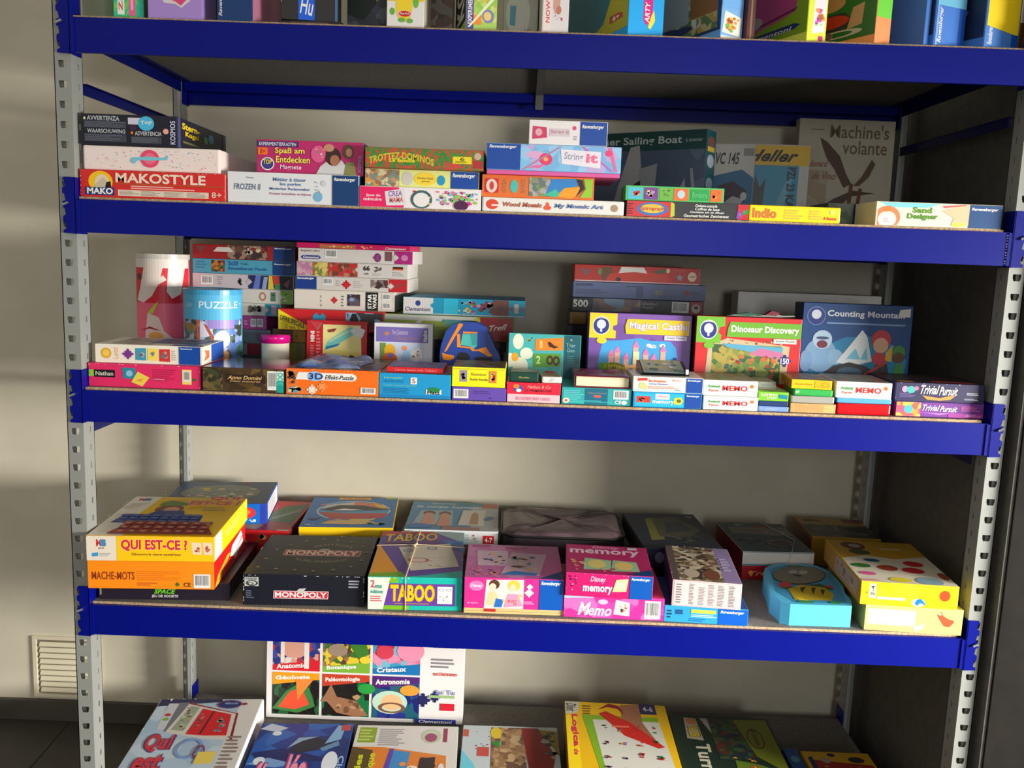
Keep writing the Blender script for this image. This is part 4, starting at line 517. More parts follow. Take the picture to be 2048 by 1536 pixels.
n2 = gm('white and lilac boxed game with a bear picture standing on the third shelf', (748, 645, 738, 865), .235, .03, SC, (222, 220, 224), {'F': [('r', .03, .62, .93, .93, (118, 106, 178)), ('t', 'Yes Questions', .3, .76, .58, .88, (190, 170, 200), {'i': .3}), ('t', 'Quartett', .34, .65, .78, .76, (150, 120, 140)), ('t', 'Hasbro', .84, .64, .91, .88, W, {'r': 90, 'i': .2}), ('p', [(.16, .8), (.22, .84), (.27, .8), (.2, .74)], (190, 130, 80)), ('r', .10, .10, .86, .60, (200, 214, 236)), ('r', .10, .10, .2, .60, (110, 150, 70)), ('e', .27, .44, .10, .14, (240, 180, 40)), ('e', .27, .26, .13, .14, (220, 100, 50)), ('e', .28, .34, .04, .05, (90, 120, 210)), ('e', .52, .5, .05, .05, (240, 160, 110)), ('p', [(.45, .2), (.52, .46), (.62, .44), (.6, .2)], (160, 200, 240)), ('p', [(.62, .4), (.8, .55), (.84, .3), (.7, .2)], W), ('sc', .62, .25, .84, .55, 8, ((70, 90, 150), (190, 70, 80), (60, 150, 200)), .025)]}, vis=0.17)
# digger shaped box
def outline_box(kind, label, cat, grp, pts, y, dep, m, items, base=None, rz=0):
    W3 = [P(a, b, y) for a, b in pts]; x0 = min(p.x for p in W3); z0 = min(p.z for p in W3)
    if base is not None: z0 = base + .0004
    mb = MB(); q = [(p.x - x0, max(p.z - z0, 0)) for p in W3]; mb.prism(q, 'y', 0, dep, m)
    k = 0
    for it in items:
        c_, ip = it; k += 1; r = []
        for a, b in ip: p = P(a, b, y); r.append((p.x - x0, -.0003 - .00005 * k, max(p.z - z0, 0)))
        mb.add(r, [tuple(range(len(r)))], mat(c_))
    o = mb.build(kind); o.location = (x0, y, z0); return tag(o, label, cat, grp)
BL_ = (34, 66, 150); O_ = (242, 140, 30)
outline_box('shaped_puzzle_box', 'blue box cut to the outline of an orange and turquoise digger', 'puzzle box', GC, [(880, 742), (879, 712), (882, 690), (892, 662), (908, 648), (930, 644), (952, 645), (970, 654), (981, 672), (990, 694), (999, 712), (1004, 742)], .20, .045, mat(BL_),
            [(O_, [(888, 704), (893, 702), (911, 672), (926, 650), (925, 647), (917, 647), (914, 655), (900, 680)]), (O_, [(914, 668), (920, 668), (921, 692), (946, 694), (950, 700), (972, 694), (978, 704), (985, 712), (976, 713), (958, 702), (944, 702), (940, 697), (914, 694)]), ((80, 190, 180), [(925, 668), (955, 668), (954, 692), (947, 698), (942, 693), (921, 690)]), ((60, 160, 160), [(940, 668), (955, 668), (953, 690), (944, 690)]), (O_, [(926, 663), (955, 664), (955, 667), (926, 667)]), (O_, [(884, 705), (892, 708), (908, 711), (908, 717), (899, 721), (886, 719)]), ((30, 30, 36), [(914, 713), (918, 706), (926, 704), (934, 706), (940, 713), (938, 722), (915, 722)]), ((20, 20, 26), [(950, 714), (985, 714), (985, 722), (950, 722)])], base=SC)
n4 = cg('turquoise counting card box with a white flower standing on the third shelf', (1016, 668, 750, 1161), .158, .035, SC, (70, 180, 176), {'F': [('pic', 0, 0, .78, 1, ((80, 190, 184), (90, 196, 190), (70, 180, 178)), 6), ('r', .77, 0, 1, 1, (8, 92, 104)), ('e', .13, .84, .075, .16, (232, 236, 214)), ('e', .25, .60, .09, .12, (232, 236, 214)), ('e', .17, .34, .11, .18, (232, 236, 214)), ('e', .02, .45, .06, .15, (232, 236, 214)), ('e', .09, .52, .05, .09, (246, 170, 30)), ('sc', .24, .84, .34, .94, 4, ((60, 60, 30), (220, 190, 60)), .03), ('p', [(.37, .67), (.76, .69), (.76, .95), (.37, .90)], (236, 134, 30)), ('t', '1', .43, .72, .47, .88, (250, 190, 110)), ('p', [(.54, .84), (.56, .76), (.64, .72), (.70, .76), (.64, .78), (.57, .86)], (70, 30, 20)), ('p', [(.35, .32), (.73, .36), (.73, .62), (.35, .60)], (90, 160, 40)), ('t', '2', .39, .40, .45, .56, (220, 240, 180)), ('ring', .58, .48, .05, .10, .5, (80, 40, 20)), ('ring', .67, .47, .05, .10, .5, (80, 40, 20)), ('r', .52, .14, .66, .26, (190, 50, 40)), ('t', 'Trier', .80, .76, .93, .84, (130, 180, 180)), ('t', 'Duo', .82, .66, .92, .73, (130, 180, 180)), ('ln', .82, .42, .94, .6, 4, (50, 130, 136)), ('star', .87, .91, .02, (180, 200, 190))]}, rz=-2, lean=4, vis=0.14)
n5 = pz('purple puzzle box with a pink castle picture and a yellow corner', (1177, 626, 745, 1382), .175, .055, SC, (118, 76, 160), {'F': [('pic', 0, 0, 1, 1, ((118, 76, 160), (124, 82, 166), (112, 72, 154)), 8), ('p', [(.10, .0), (.10, .25), (.13, .5), (.17, .56), (.3, .57), (.5, .62), (.6, .58), (.8, .58), (.86, .48), (.88, .3), (.84, 0)], (60, 160, 220)), ('sc', .55, .45, .8, .55, 4, ((220, 236, 246),), .05), ('p', [(.1, 0), (.11, .2), (.2, .2), (.22, 0)], (90, 160, 50))] + [x for a in ((.22, .14, .40), (.28, .16, .46), (.37, .12, .36), (.46, .2, .56), (.56, .14, .44), (.64, .12, .36), (.73, .16, .50)) for x in (('r', a[0] - .02, a[1] - .04, a[0] + .03, a[2] - .08, (240, 170, 150)), ('p', [(a[0] - .03, a[2] - .09), (a[0] + .04, a[2] - .09), (a[0] + .005, a[2] + .03)], (230, 120, 170)))] + [('r', .20, .04, .78, .18, (244, 190, 130)), ('r', .44, .2, .5, .40, (240, 220, 160)), ('sc', .2, .02, .8, .16, 18, ((240, 170, 110), (200, 150, 180), (150, 120, 110), (220, 200, 150)), .04), ('p', [(0, .60), (.26, .60), (.26, .72), (.23, .74), (.23, .80), (.27, .82), (.27, 1), (0, 1)], (248, 206, 30)), ('e', .125, .56, .05, .05, (248, 206, 30)), ('e', .115, .80, .085, .15, W), ('e', .115, .80, .078, .135, (36, 46, 130)), ('e', .115, .82, .045, .075, (210, 216, 236)), ('r', .105, .70, .125, .78, (210, 216, 236)), ('t', 'ORCHARD', .06, .90, .17, .925, W, {'arc': .015}), ('p', [(.36, .68), (.98, .68), (.98, .92), (.37, .92), (.35, .8)], (246, 200, 24)), ('t', 'Magical Castle', .39, .73, .96, .88, (236, 226, 240), {'b': .03, 'o': (110, 60, 140)}), ('r', .74, .60, .96, .67, (226, 220, 230)), ('t', 'Jigsaw Puzzle', .76, .615, .94, .655, (90, 60, 130)), ('jig', .86, .24, .032, (36, 46, 130)), ('t', '40', .83, .20, .89, .28, W)], 'T': [('r', 0, 0, 1, 1, (100, 66, 120))]}, lean=2, vis=0.22)
n6 = pz('red puzzle box with a dinosaur landscape picture and a green corner', (1391, 633, 752, 1602), .155, .06, SC, (204, 34, 36), {'F': [('p', [(.10, 0), (.12, .55), (.3, .68), (.9, .58), (.88, 0)], (196, 176, 140)), ('pic', .16, 0, .82, .58, ((70, 110, 50), (100, 130, 60), (130, 140, 60), (170, 150, 70), (60, 90, 50)), 40), ('p', [(.25, .6), (.30, .54), (.82, .40), (.84, .56)], (90, 160, 190)), ('p', [(.5, .44), (.82, .38), (.84, .48), (.62, .54)], (190, 110, 150)), ('sc', .2, .05, .8, .45, 30, ((200, 100, 50), (90, 130, 60), (190, 170, 90), (60, 100, 90), (170, 60, 50)), .035), ('sc', .3, .58, .85, .68, 10, ((150, 70, 50), (190, 170, 120)), .02), ('p', [(0, .60), (.23, .60), (.24, .72), (.21, .76), (.22, .84), (.27, .86), (.27, 1), (0, 1)], (110, 180, 40)), ('e', .125, .56, .05, .05, (110, 180, 40)), ('e', .115, .80, .085, .15, W), ('e', .115, .80, .078, .135, (36, 46, 130)), ('e', .115, .82, .045, .075, (210, 216, 236)), ('r', .105, .70, .125, .78, (210, 216, 236)), ('t', 'ORCHARD', .06, .90, .17, .925, W, {'arc': .015}), ('p', [(.29, .70), (1, .70), (1, .93), (.32, .93), (.30, .84)], (106, 172, 40)), ('t', 'Dinosaur Discovery', .33, .745, .98, .88, (226, 230, 210), {'b': .04, 'o': (50, 100, 30)}), ('r', .74, .62, .96, .69, (220, 220, 210)), ('t', 'Jigsaw Puzzle', .76, .635, .94, .675, (60, 80, 50)), ('jig', .86, .36, .036, (36, 46, 130)), ('t', '150', .82, .31, .90, .40, W)], 'L': [('r', 0, 0, 1, 1, (90, 20, 30))], 'T': [('r', 0, 0, 1, 1, (100, 24, 36))]}, lean=2, vis=0.2)
mb = MB(); fr_ = [(0, 0), (.03, .004), (.07, .002), (.105, .008), (.125, .004), (.15, .005), (.152, .003), (.12, 0)]
q = P(1452, 630, .18); mb.prism(fr_, 'y', 0, .02, mat((150, 150, 140), .5)); mb.prism([(.01, .003), (.05, .008), (.08, .005), (.05, .001)], 'y', -.001, .015, mat((30, 90, 70))); mb.prism([(.085, .004), (.10, .014), (.118, .010), (.11, .003)], 'y', -.001, .015, mat((120, 30, 50)))
o = mb.build('paper_leaflets'); o.location = (q.x, .18, n6.top + .003); tag(o, 'crumpled paper leaflets lying on top of the red dinosaur puzzle box', 'paper', GC)
n7 = gm('dark blue counting game box with a snowy mountain and climber picture', (1603, 606, 762, 1822), .178, .06, SC, (12, 66, 124), {'F': [('r', 0, .8, 1, 1, (14, 60, 116)), ('p', [(.05, 0), (.03, .2), (.18, .44), (.4, .58), (.65, .60), (.88, .48), (.98, .3), (.95, 0)], (20, 120, 164)), ('e', .12, .84, .085, .12, (110, 130, 170)), ('e', .12, .84, .078, .11, (30, 50, 120)), ('e', .12, .86, .045, .06, (200, 206, 216)), ('t', 'Counting Mountain', .22, .82, .93, .92, (206, 210, 216), {'b': .03}), ('r', .22, .745, .94, .765, (120, 150, 190)), ('p', [(.88, .86), (.98, .86), (.98, .97), (.88, .95)], (210, 206, 200)),
                                                                                                                               ('e', .18, .34, .15, .22, (120, 160, 196)), ('e', .05, .26, .06, .14, (110, 150, 190)), ('e', .32, .32, .07, .10, (130, 170, 200)), ('e', .19, .54, .09, .12, (170, 196, 216)), ('e', .19, .48, .05, .05, (110, 40, 60)), ('e', .19, .56, .06, .02, (60, 80, 120)), ('p', [(.33, .25), (.55, .68), (.60, .60), (.66, .28), (.5, .22)], (206, 214, 216)), ('p', [(.42, .3), (.5, .44), (.55, .3), (.6, .46), (.62, .3)], (110, 180, 206)), ('p', [(.16, .04), (.3, .2), (.45, .26), (.6, .22), (.75, .1), (.8, 0), (.16, 0)], (40, 34, 34)), ('e', .46, .12, .12, .08, (60, 90, 110)), ('e', .73, .56, .09, .13, (186, 50, 60)), ('e', .73, .49, .07, .10, (206, 160, 130)), ('p', [(.78, .4), (.84, .5), (.84, .28), (.78, .3)], (200, 160, 60)), ('e', .72, .32, .06, .08, (190, 50, 60)), ('p', [(.6, .02), (.7, .24), (.80, .26), (.84, .02)], (50, 40, 44)), ('p', [(.55, .04), (.58, .1), (.78, .30), (.80, .26)], (170, 50, 50)), ('e', .90, .40, .06, .10, (60, 130, 50)), ('e', .90, .34, .055, .07, (90, 56, 40)), ('p', [(.84, .02), (.88, .26), (.95, .26), (.96, .02)], (60, 130, 60))], 'L': [('r', 0, 0, 1, 1, (16, 40, 80))], 'T': [('r', 0, 0, 1, 1, (50, 60, 76))]}, lean=1.5, vis=.2)
# ---- back stacks: left pile
D3 = ((150, 60, 50), (90, 60, 50), (170, 150, 120), (60, 50, 50), (190, 40, 40))
yb = .37
s9 = pz('lowest box of the back left puzzle pile, mostly hidden behind the tubes', (385, 706, 745, 530), yb, .20, SC, (60, 60, 60), {})
s8 = pz('grey and red puzzle box low in the back left pile beside the jar', (385, 682, 706, 522), yb, .20, s9, (110, 108, 104), {'F': [('r', 0, 0, .8, 1, (120, 118, 114)), ('sc', .55, .1, .8, .9, 8, ((40, 40, 44), (70, 70, 72)), .05), ('jig', .74, .4, .04, (120, 118, 114)), ('r', .80, 0, 1, 1, (120, 24, 36))]})
s7 = pz('grey blue puzzle box with a barcode in the back left pile', (385, 655, 682, 541), yb, .20, s8, (110, 122, 130), {'F': [('bar', .80, .2, .95, .8), ('r', .79, .1, .96, .9, (104, 112, 118)), ('ln', .82, .2, .94, .8, 4, (76, 80, 88))]})
s6 = pz('magenta puzzle box with two barcode panels in the back left pile', (385, 627, 655, 533), yb, .20, s7, (160, 60, 126), {'F': [('r', .78, .14, .97, .82, (170, 80, 140)), ('bar', .79, .2, .865, .8), ('bar', .88, .2, .955, .8), ('ln', .7, .3, .76, .7, 2, (200, 140, 180))]})
s5 = pz('white puzzle box with animal pictures and a turquoise end in the back left pile', (385, 602, 626, 561), yb, .20, s6, (206, 200, 184), {'F': [('sc', .62, .12, .80, .92, 18, ((100, 106, 80), (140, 130, 120), (120, 90, 80)), .04), ('r', .83, 0, 1, 1, (20, 130, 150)), ('jig', .84, .5, .02, (206, 200, 184)), ('r', .90, .1, .96, .9, (180, 140, 160))]})
s4 = pz('white puzzle box with a lime green end piece in the back left pile', (385, 574, 600, 586), yb, .20, s5, (200, 196, 186), {'F': [('ring', .70, .5, .035, .34, .4, (180, 110, 80)), ('r', .78, .15, .83, .85, (80, 110, 80)), ('sc', .78, .2, .83, .8, 6, ((150, 180, 120), (50, 80, 60)), .012), ('r', .88, 0, 1, 1, (120, 160, 50)), ('sc', .88, .1, .99, .9, 8, ((70, 110, 50), (160, 190, 110), (210, 200, 190)), .02), ('jig', .875, .5, .018, (200, 196, 186))]})
s3 = pz('white and dark blue puzzle box with coloured planets in the back left pile', (385, 545, 569, 587), yb, .20, s4, (190, 180, 184), {'F': [('bar', .08, .2, .20, .85), ('ln', .25, .2, .3, .85, 4, (150, 140, 150)), ('sc', .44, .2, .50, .8, 7, (K,), .02), ('r', .555, 0, 1, 1, (30, 36, 80)), ('jig', .56, .5, .02, (190, 180, 184)), ('p', [(.60, 0), (.63, 1), (.68, 1), (.66, 0)], (90, 110, 180)), ('p', [(.69, 0), (.71, .9), (.75, .9), (.73, 0)], (140, 150, 190)), ('p', [(.75, 0), (.76, 1), (.79, 1), (.81, 0)], (216, 190, 40)), ('p', [(.79, 1), (.86, 1), (.87, .4), (.81, .3)], (190, 60, 50)), ('p', [(.81, 0), (.83, .4), (.87, .4), (.87, 0)], (60, 140, 80)), ('r', .875, 0, 1, 1, K), ('p', [(.90, .4), (.97, .8), (.95, .1)], (120, 70, 70))]})
s2 = pz('light blue puzzle box with a dark blue end in the back left pile', (385, 516, 543, 589), yb, .20, s3, (72, 150, 176), {'F': [('ln', .03, .3, .16, .9, 3, (50, 120, 150)), ('pic', .185, .1, .315, .95, ((60, 50, 40), (190, 110, 40), (80, 90, 50), (150, 40, 30)), 70), ('t', '2x20', .35, .60, .45, .90, (20, 80, 150), {'b': .03}), ('t', 'Teile', .47, .64, .55, .82, (40, 100, 150)), ('t', 'Ravensburger Puzzle', .35, .20, .73, .50, (30, 90, 150), {'i': .2})] + rav(.79, 1, .70, .86, (8, 60, 120))})
s1 = pz('topmost red puzzle box with a car picture in the back left pile', (385, 487, 515, 590), yb, .20, s2, (150, 26, 32), {'F': [('p', [(.02, .9), (.14, .86), (.07, .4)], (120, 60, 60)), ('pic', .34, 0, .76, 1, ((70, 50, 46), (100, 70, 56), (150, 120, 100), (60, 44, 44)), 36), ('p', [(.2, .5), (.24, .85), (.36, .85), (.40, .5)], (206, 200, 190)), ('sc', .5, .3, .75, .95, 9, ((200, 190, 150), (130, 50, 40), (180, 170, 160)), .035), ('r', .73, 0, .80, 1, (150, 30, 34))] + rav(.79, 1, .80, .94, (8, 60, 120))})
# middle pile
yt = .345
u2 = pz('dark green and yellow box at the bottom of the middle back pile', (547, 684, 745, 611), yt, .22, SC, (120, 110, 26), {'F': [('r', .0, .6, .5, 1, (80, 66, 30)), ('r', .72, 0, .9, 1, (90, 100, 60))]})
u1 = pz('brown and mustard box below the red special offer box', (545, 657, 684, 612), yt, .22, u2, (86, 60, 40), {'F': [('r', .62, 0, 1, 1, (150, 112, 22)), ('sc', .66, .2, .95, .8, 4, ((90, 60, 30),), .06)]})
u4 = pz('dark navy box low in the middle back pile behind the lilac game', (613, 690, 745, 1005), yt, .22, SC, (16, 26, 48), {'F': [('r', .7, .3, .95, .9, (60, 44, 60)), ('r', .3, .6, .7, .64, (40, 60, 90))]})
u3 = pz('dark box with faded pictures under the long green box', (613, 668, 690, 1012), yt, .22, u4, (22, 24, 34), {'F': [('pic', .68, .1, .99, .9, ((60, 40, 40), (40, 34, 44), (80, 54, 50)), 40)]})
t5 = pz('wide red puzzle box with a yellow special offer corner in the middle back pile', (556, 617, 657, 768), yt - .02, .24, u1, (206, 26, 30), {'F': [('p', [(0, 0), (.35, 0), (0, 1)], (236, 216, 10)), ('t', 'OFFRE SPECIALE', .015, .48, .25, .74, (30, 30, 20), {'i': .2, 'sl': -.42, 'b': .03}), ('t', '2 en 1', .06, .08, .2, .26, (160, 140, 20), {'sl': -.1}), ('e', .36, .5, .035, .36, (40, 150, 190)), ('e', .42, .5, .03, .36, (40, 150, 190)), ('r', .33, .5, .45, .75, (60, 160, 196)), ('pic', .64, .1, .99, .95, ((120, 160, 190), (140, 180, 210), (60, 60, 60)), 26), ('p', [(.66, .3), (.7, .9), (.74, .9), (.78, .3)], (30, 30, 34)), ('sc', .55, .0, .98, .35, 10, ((210, 190, 60), (190, 50, 50), (60, 60, 70)), .03)]})
t7 = pz('long olive green and white puzzle box with a dark red name block', (768, 627, 669, 1025), yt - .02, .24, u3, (150, 166, 60), {'F': [('r', 0, .78, .72, 1, (200, 200, 190)), ('r', 0, 0, .72, .55, (120, 140, 50)), ('p', [(.22, .55), (.28, .9), (.3, .9), (.28, .5)], (200, 200, 190)), ('pic', .45, .55, .72, .86, ((70, 140, 140), (120, 160, 100), (90, 150, 150)), 40), ('p', [(.68, .8), (.72, 1), (.76, .8), (.76, .4), (.70, .5)], (200, 190, 40)), ('r', .75, 0, 1, 1, (150, 22, 28)), ('t', 'Trefl', .82, .40, .96, .66, (226, 210, 200), {'i': .3, 'sl': .1}), ('e', .80, .48, .02, .08, (220, 110, 40))]})
t6 = pz('long turquoise puzzle box with a white name end on the olive green box', (806, 593, 627, 1050), yt - .01, .20, t7, (14, 150, 186), {'F': [('r', 0, 0, .245, 1, (212, 208, 206)), ('e', .12, .66, .022, .17, (40, 60, 140)), ('t', 'Clementoni', .015, .18, .225, .42, (30, 40, 90), {'i': .2}), ('jig', .24, .55, .012, (14, 150, 186)), ('r', .33, 0, .45, 1, (40, 180, 210)), ('sc', .44, .05, .60, .95, 18, ((100, 180, 210), (200, 190, 70), (180, 200, 190)), .025), ('sc', .52, .05, .78, .95, 30, ((150, 60, 130), (110, 140, 60), (200, 150, 170), (120, 60, 50)), .03), ('r', .74, 0, .87, 1, (120, 70, 60)), ('r', .87, 0, 1, 1, (24, 150, 180)), ('r', .915, .25, .95, .8, (214, 190, 180)), ('e', .89, .5, .01, .1, (180, 60, 90)), ('e', .98, .5, .01, .1, (180, 60, 90)), ('r', 0, 0, 1, .06, (190, 190, 190))]})
t4 = pz('thick white puzzle box with a black panel in the middle back pile', (588, 578, 617, 789), yt, .20, t5, (216, 208, 194), {'F': [('ln', .26, .1, .28, .8, 3, (160, 150, 150)), ('jig', .40, .5, .022, (200, 40, 50)), ('ln', .47, .15, .50, .8, 4, (120, 120, 120)), ('pic', .53, .22, .66, .85, ((90, 80, 90), (130, 150, 200), (60, 40, 50)), 60), ('r', .715, .0, .84, 1, K), ('t', 'STAR', .735, .1, .775, .9, W, {'r': 90, 'b': .035}), ('t', 'WARS', .785, .1, .825, .9, W, {'r': 90, 'b': .035}), ('bar', .88, .12, .97, .45), ('bar', .88, .6, .97, .92)]})
t3 = pz('white puzzle box with dark blue and red ends in the middle back pile', (591, 551, 577, 817), yt, .20, t4, (204, 198, 190), {'F': rav(0, .185, .74, .94, (8, 56, 130)) + [('bar', .24, .4, .33, .9), ('jig', .45, .45, .025, (196, 30, 44)), ('ln', .36, .3, .40, .8, 3, (170, 160, 160)), ('ln', .52, .2, .6, .8, 4, (180, 170, 170)), ('pic', .67, .3, .82, .92, ((120, 110, 106), (90, 40, 40), (170, 160, 150)), 50), ('p', [(.70, .3), (.74, .2), (.78, .5), (.74, .8)], (60, 40, 40)), ('r', .83, 0, .99, 1, (190, 26, 34)), ('jig', .845, .45, .018, (214, 208, 200)), ('p', [(.88, .5), (.98, .8), (.96, .6), (.9, .3)], (140, 60, 60))]})
t2 = pz('white puzzle box with a row of bright story pictures in the middle back pile', (593, 522, 550, 816), yt, .20, t3, (206, 200, 194), {'F': [('r', 0, 0, .15, 1, (190, 140, 160)), ('pic', .0, 0, .15, 1, ((190, 140, 160), (180, 120, 150), (200, 160, 170)), 60), ('pic', .14, 0, .36, 1, ((190, 180, 80), (210, 190, 110), (120, 130, 60), (170, 90, 50)), 60), ('pic', .28, 0, .55, 1, ((160, 70, 50), (190, 110, 90), (190, 40, 40), (110, 60, 40)), 60), ('jig', .555, .55, .018, (206, 200, 194)), ('t', '66', .60, .5, .66, .86, (40, 36, 36), {'b': .035}), ('t', 'teile', .61, .22, .65, .36, (60, 56, 56)), ('sc', .69, .4, .77, .85, 8, ((100, 100, 100),), .02), ('ln', .69, .15, .78, .35, 2, (170, 160, 160)), ('r', .87, .66, .96, .86, (60, 34, 20)), ('r', .87, .60, .96, .7, (220, 110, 40)), ('ln', .87, .15, .97, .5, 3, (170, 160, 160))]})
t1 = pz('white puzzle box with a magenta end near the top of the middle back pile', (596, 495, 521, 826), yt, .20, t2, (210, 204, 198), {'F': [('t', 'SuperColor', .02, .70, .19, .92, (130, 110, 110)), ('p', [(.02, .3), (.04, .16), (.18, .16), (.2, .3), (.18, .46), (.04, .46)], (40, 50, 130)), ('t', 'Clementoni', .04, .22, .18, .40, W), ('bar', .23, .30, .34, .95), ('jig', .69, .45, .022, (150, 60, 130)), ('ring', .695, .45, .03, .35, .3, (120, 40, 110)), ('r', .76, .2, .82, .95, (120, 80, 80)), ('r', .845, 0, 1, 1, (170, 30, 120)), ('jig', .85, .5, .018, (210, 204, 198)), ('e', .93, .5, .03, .24, (206, 130, 180))]})
t0 = pz('magenta and red puzzle box at the top of the middle back pile', (593, 484, 494, 821), yt, .20, t1, (196, 20, 90), {'F': [('r', .2, 0, .52, .8, (180, 110, 60)), ('sc', .2, .0, .8, .8, 14, ((220, 150, 60), (200, 40, 60), (230, 180, 120)), .02), ('t', 'Clementoni', .78, .1, .96, .6, W)]})
# right back pile
yn = .43
v5 = gm('dark navy box at the bottom of the back right pile', (1134, 649, 745, 1400), yn, .12, SC, (20, 24, 38), {})
v4 = pz('mustard and black box in the back right pile beside the castle puzzle', (1139, 622, 649, 1402), yn, .12, v5, (34, 32, 34), {'F': [('r', .0, .05, .12, .95, (160, 120, 26))]})
v3 = pz('black puzzle box with the number five hundred in the back right pile', (1144, 594, 622, 1407), yn, .12, v4, (32, 34, 38), {'F': [('t', '500', .005, .30, .12, .86, (220, 218, 210), {'b': .035}), ('pic', .155, .05, .52, 1, ((110, 140, 166), (90, 80, 90), (150, 120, 90), (120, 90, 80)), 18), ('t', 'Gelini', .53, .62, .65, .84, (150, 150, 146), {'i': .3}), ('t', 'Puzzle', .53, .36, .62, .54, (150, 150, 146), {'i': .3}), ('bar', .76, .12, .89, .94), ('r', .90, .04, .995, 1, (160, 30, 32)), ('e', .945, .46, .033, .34, (200, 190, 180)), ('e', .945, .56, .018, .14, (60, 50, 50))]})
v2 = pz('dull blue puzzle box with dark lettering near the top of the back right pile', (1146, 562, 592, 1411), yn, .12, v3, (84, 98, 136), {'F': [('t', 'puzzle', .015, .70, .145, .94, (34, 34, 44), {'i': .2}), ('ln', .02, .2, .3, .55, 3, (64, 74, 104)), ('r', .40, .76, .52, .82, (50, 54, 70)), ('r', .48, .1, .53, .85, (60, 70, 110)), ('r', .62, .3, .68, .6, (120, 116, 110)), ('jig', .86, .5, .016, (150, 50, 60)), ('ln', .89, .4, .98, .6, 2, (64, 74, 104))]})
v1 = pz('red car puzzle box on top of the back right pile', (1149, 528, 561, 1400), yn, .12, v2, (168, 44, 38), {'F': [('p', [(.04, .75), (.14, .72), (.085, .3)], (120, 80, 80)), ('r', .22, .1, .3, .9, (100, 70, 44)), ('e', .2, .62, .02, .2, (110, 120, 70)), ('p', [(.24, .0), (.28, .5), (.36, .62), (.60, .66), (.74, .5), (.80, 0)], (186, 56, 40)), ('p', [(.35, .55), (.37, .95), (.55, .95), (.58, .6), (.48, .66), (.42, .62)], (206, 204, 196)), ('e', .35, .16, .02, .16, (60, 40, 40)), ('p', [(.62, .7), (.72, .9), (.76, .8), (.68, .6)], (70, 90, 60)), ('e', .745, .8, .015, .15, (200, 180, 140)), ('t', 'Disney', .79, .78, .88, .9, (190, 110, 100)), ('star', .84, .4, .035, (130, 140, 150)), ('e', .94, .48, .035, .3, (206, 190, 160)), ('t', '104', .92, .42, .96, .56, (130, 50, 40)), ('r', 0, 0, 1, .06, (190, 180, 180))]})
bx('storage_box', 'plain white lidded box standing at the back behind the dinosaur puzzle', 'box', GC, (1471, 582, 745, 1757), .50, .07, SC, (246, 243, 234), {}, bev=.004)
# ---- cylinders
def tube_thing(kind, label, pxL, pxR, pyT, y, body, arts, cap=None, capm=None):
    a = P(pxL, pyT + 40, y); b = P(pxR, pyT + 40, y); r = (b.x - a.x) / 2; zt = P((pxL + pxR) / 2, pyT, y - r).z; h = zt - SC - .0006
    o = empty(kind, ((a.x + b.x) / 2, y, SC + .0005)); mb = MB(); mb.lathe([(0, 0), (r - .0008, 0), (r, .0008), (r, h - .004), (r - .001, h - .003), (0, h - .003)], (0, 0, 0), mat(body, .3), 56)
    art(mb, lambda u, v, e: Vector((-(r + e + .0002) * math.cos(math.pi * u), -(r + e + .0002) * math.sin(math.pi * u), v * h)), math.pi * r, h, arts, 3, True)
    mb.build('can_body', o); mb = MB(); c_ = cap or body
    mb.lathe([(r + .0002, h - .012), (r + .0012, h - .0118), (r + .0012, h - .0005), (r + .0006, h), (r - .003, h + .0004), (r - .004, h - .0015), (0, h - .0015)], (0, 0, 0), capm or mat(c_, .3), 56); mb.build('lid', o)
    return tag(o, label, 'puzzle tube', GC)
tube_thing('puzzle_tube', 'tall pink and red cardboard tube standing behind the blue one', 277, 376, 508, .335, (236, 90, 120), [('r', 0, 0, 1, 1, (240, 100, 130)), ('r', 0, .58, 1, .90, (214, 20, 44)), ('r', 0, .88, 1, 1, (226, 216, 206)), ('p', [(.22, .60), (.30, .70), (.38, .90), (.62, .90), (.58, .76), (.48, .64), (.36, .58)], (230, 214, 204)), ('p', [(.66, .68), (.72, .62), (.84, .66), (.92, .90), (.68, .90)], (228, 220, 212)), ('e', .28, .80, .06, .03, (100, 20, 40)), ('p', [(.5, .76), (.62, .82), (.66, .78), (.54, .73)], (228, 214, 200)), ('p', [(.38, .30), (.42, .5), (.56, .46), (.62, .34), (.72, .28), (.74, .12), (.50, .10), (.3, .16)], (236, 214, 204)), ('p', [(.40, .48), (.5, .56), (.56, .6), (.50, .5)], (190, 210, 60)), ('e', .52, .30, .09, .035, (240, 170, 80)), ('p', [(.12, .06), (.3, .2), (.5, .18), (.7, .08), (.8, 0), (.1, 0)], (240, 80, 50)), ('e', .3, .16, .06, .02, (200, 40, 30)), ('p', [(.3, .34), (.45, .38), (.6, .34), (.45, .36)], (180, 30, 60))], cap=(200, 194, 184))
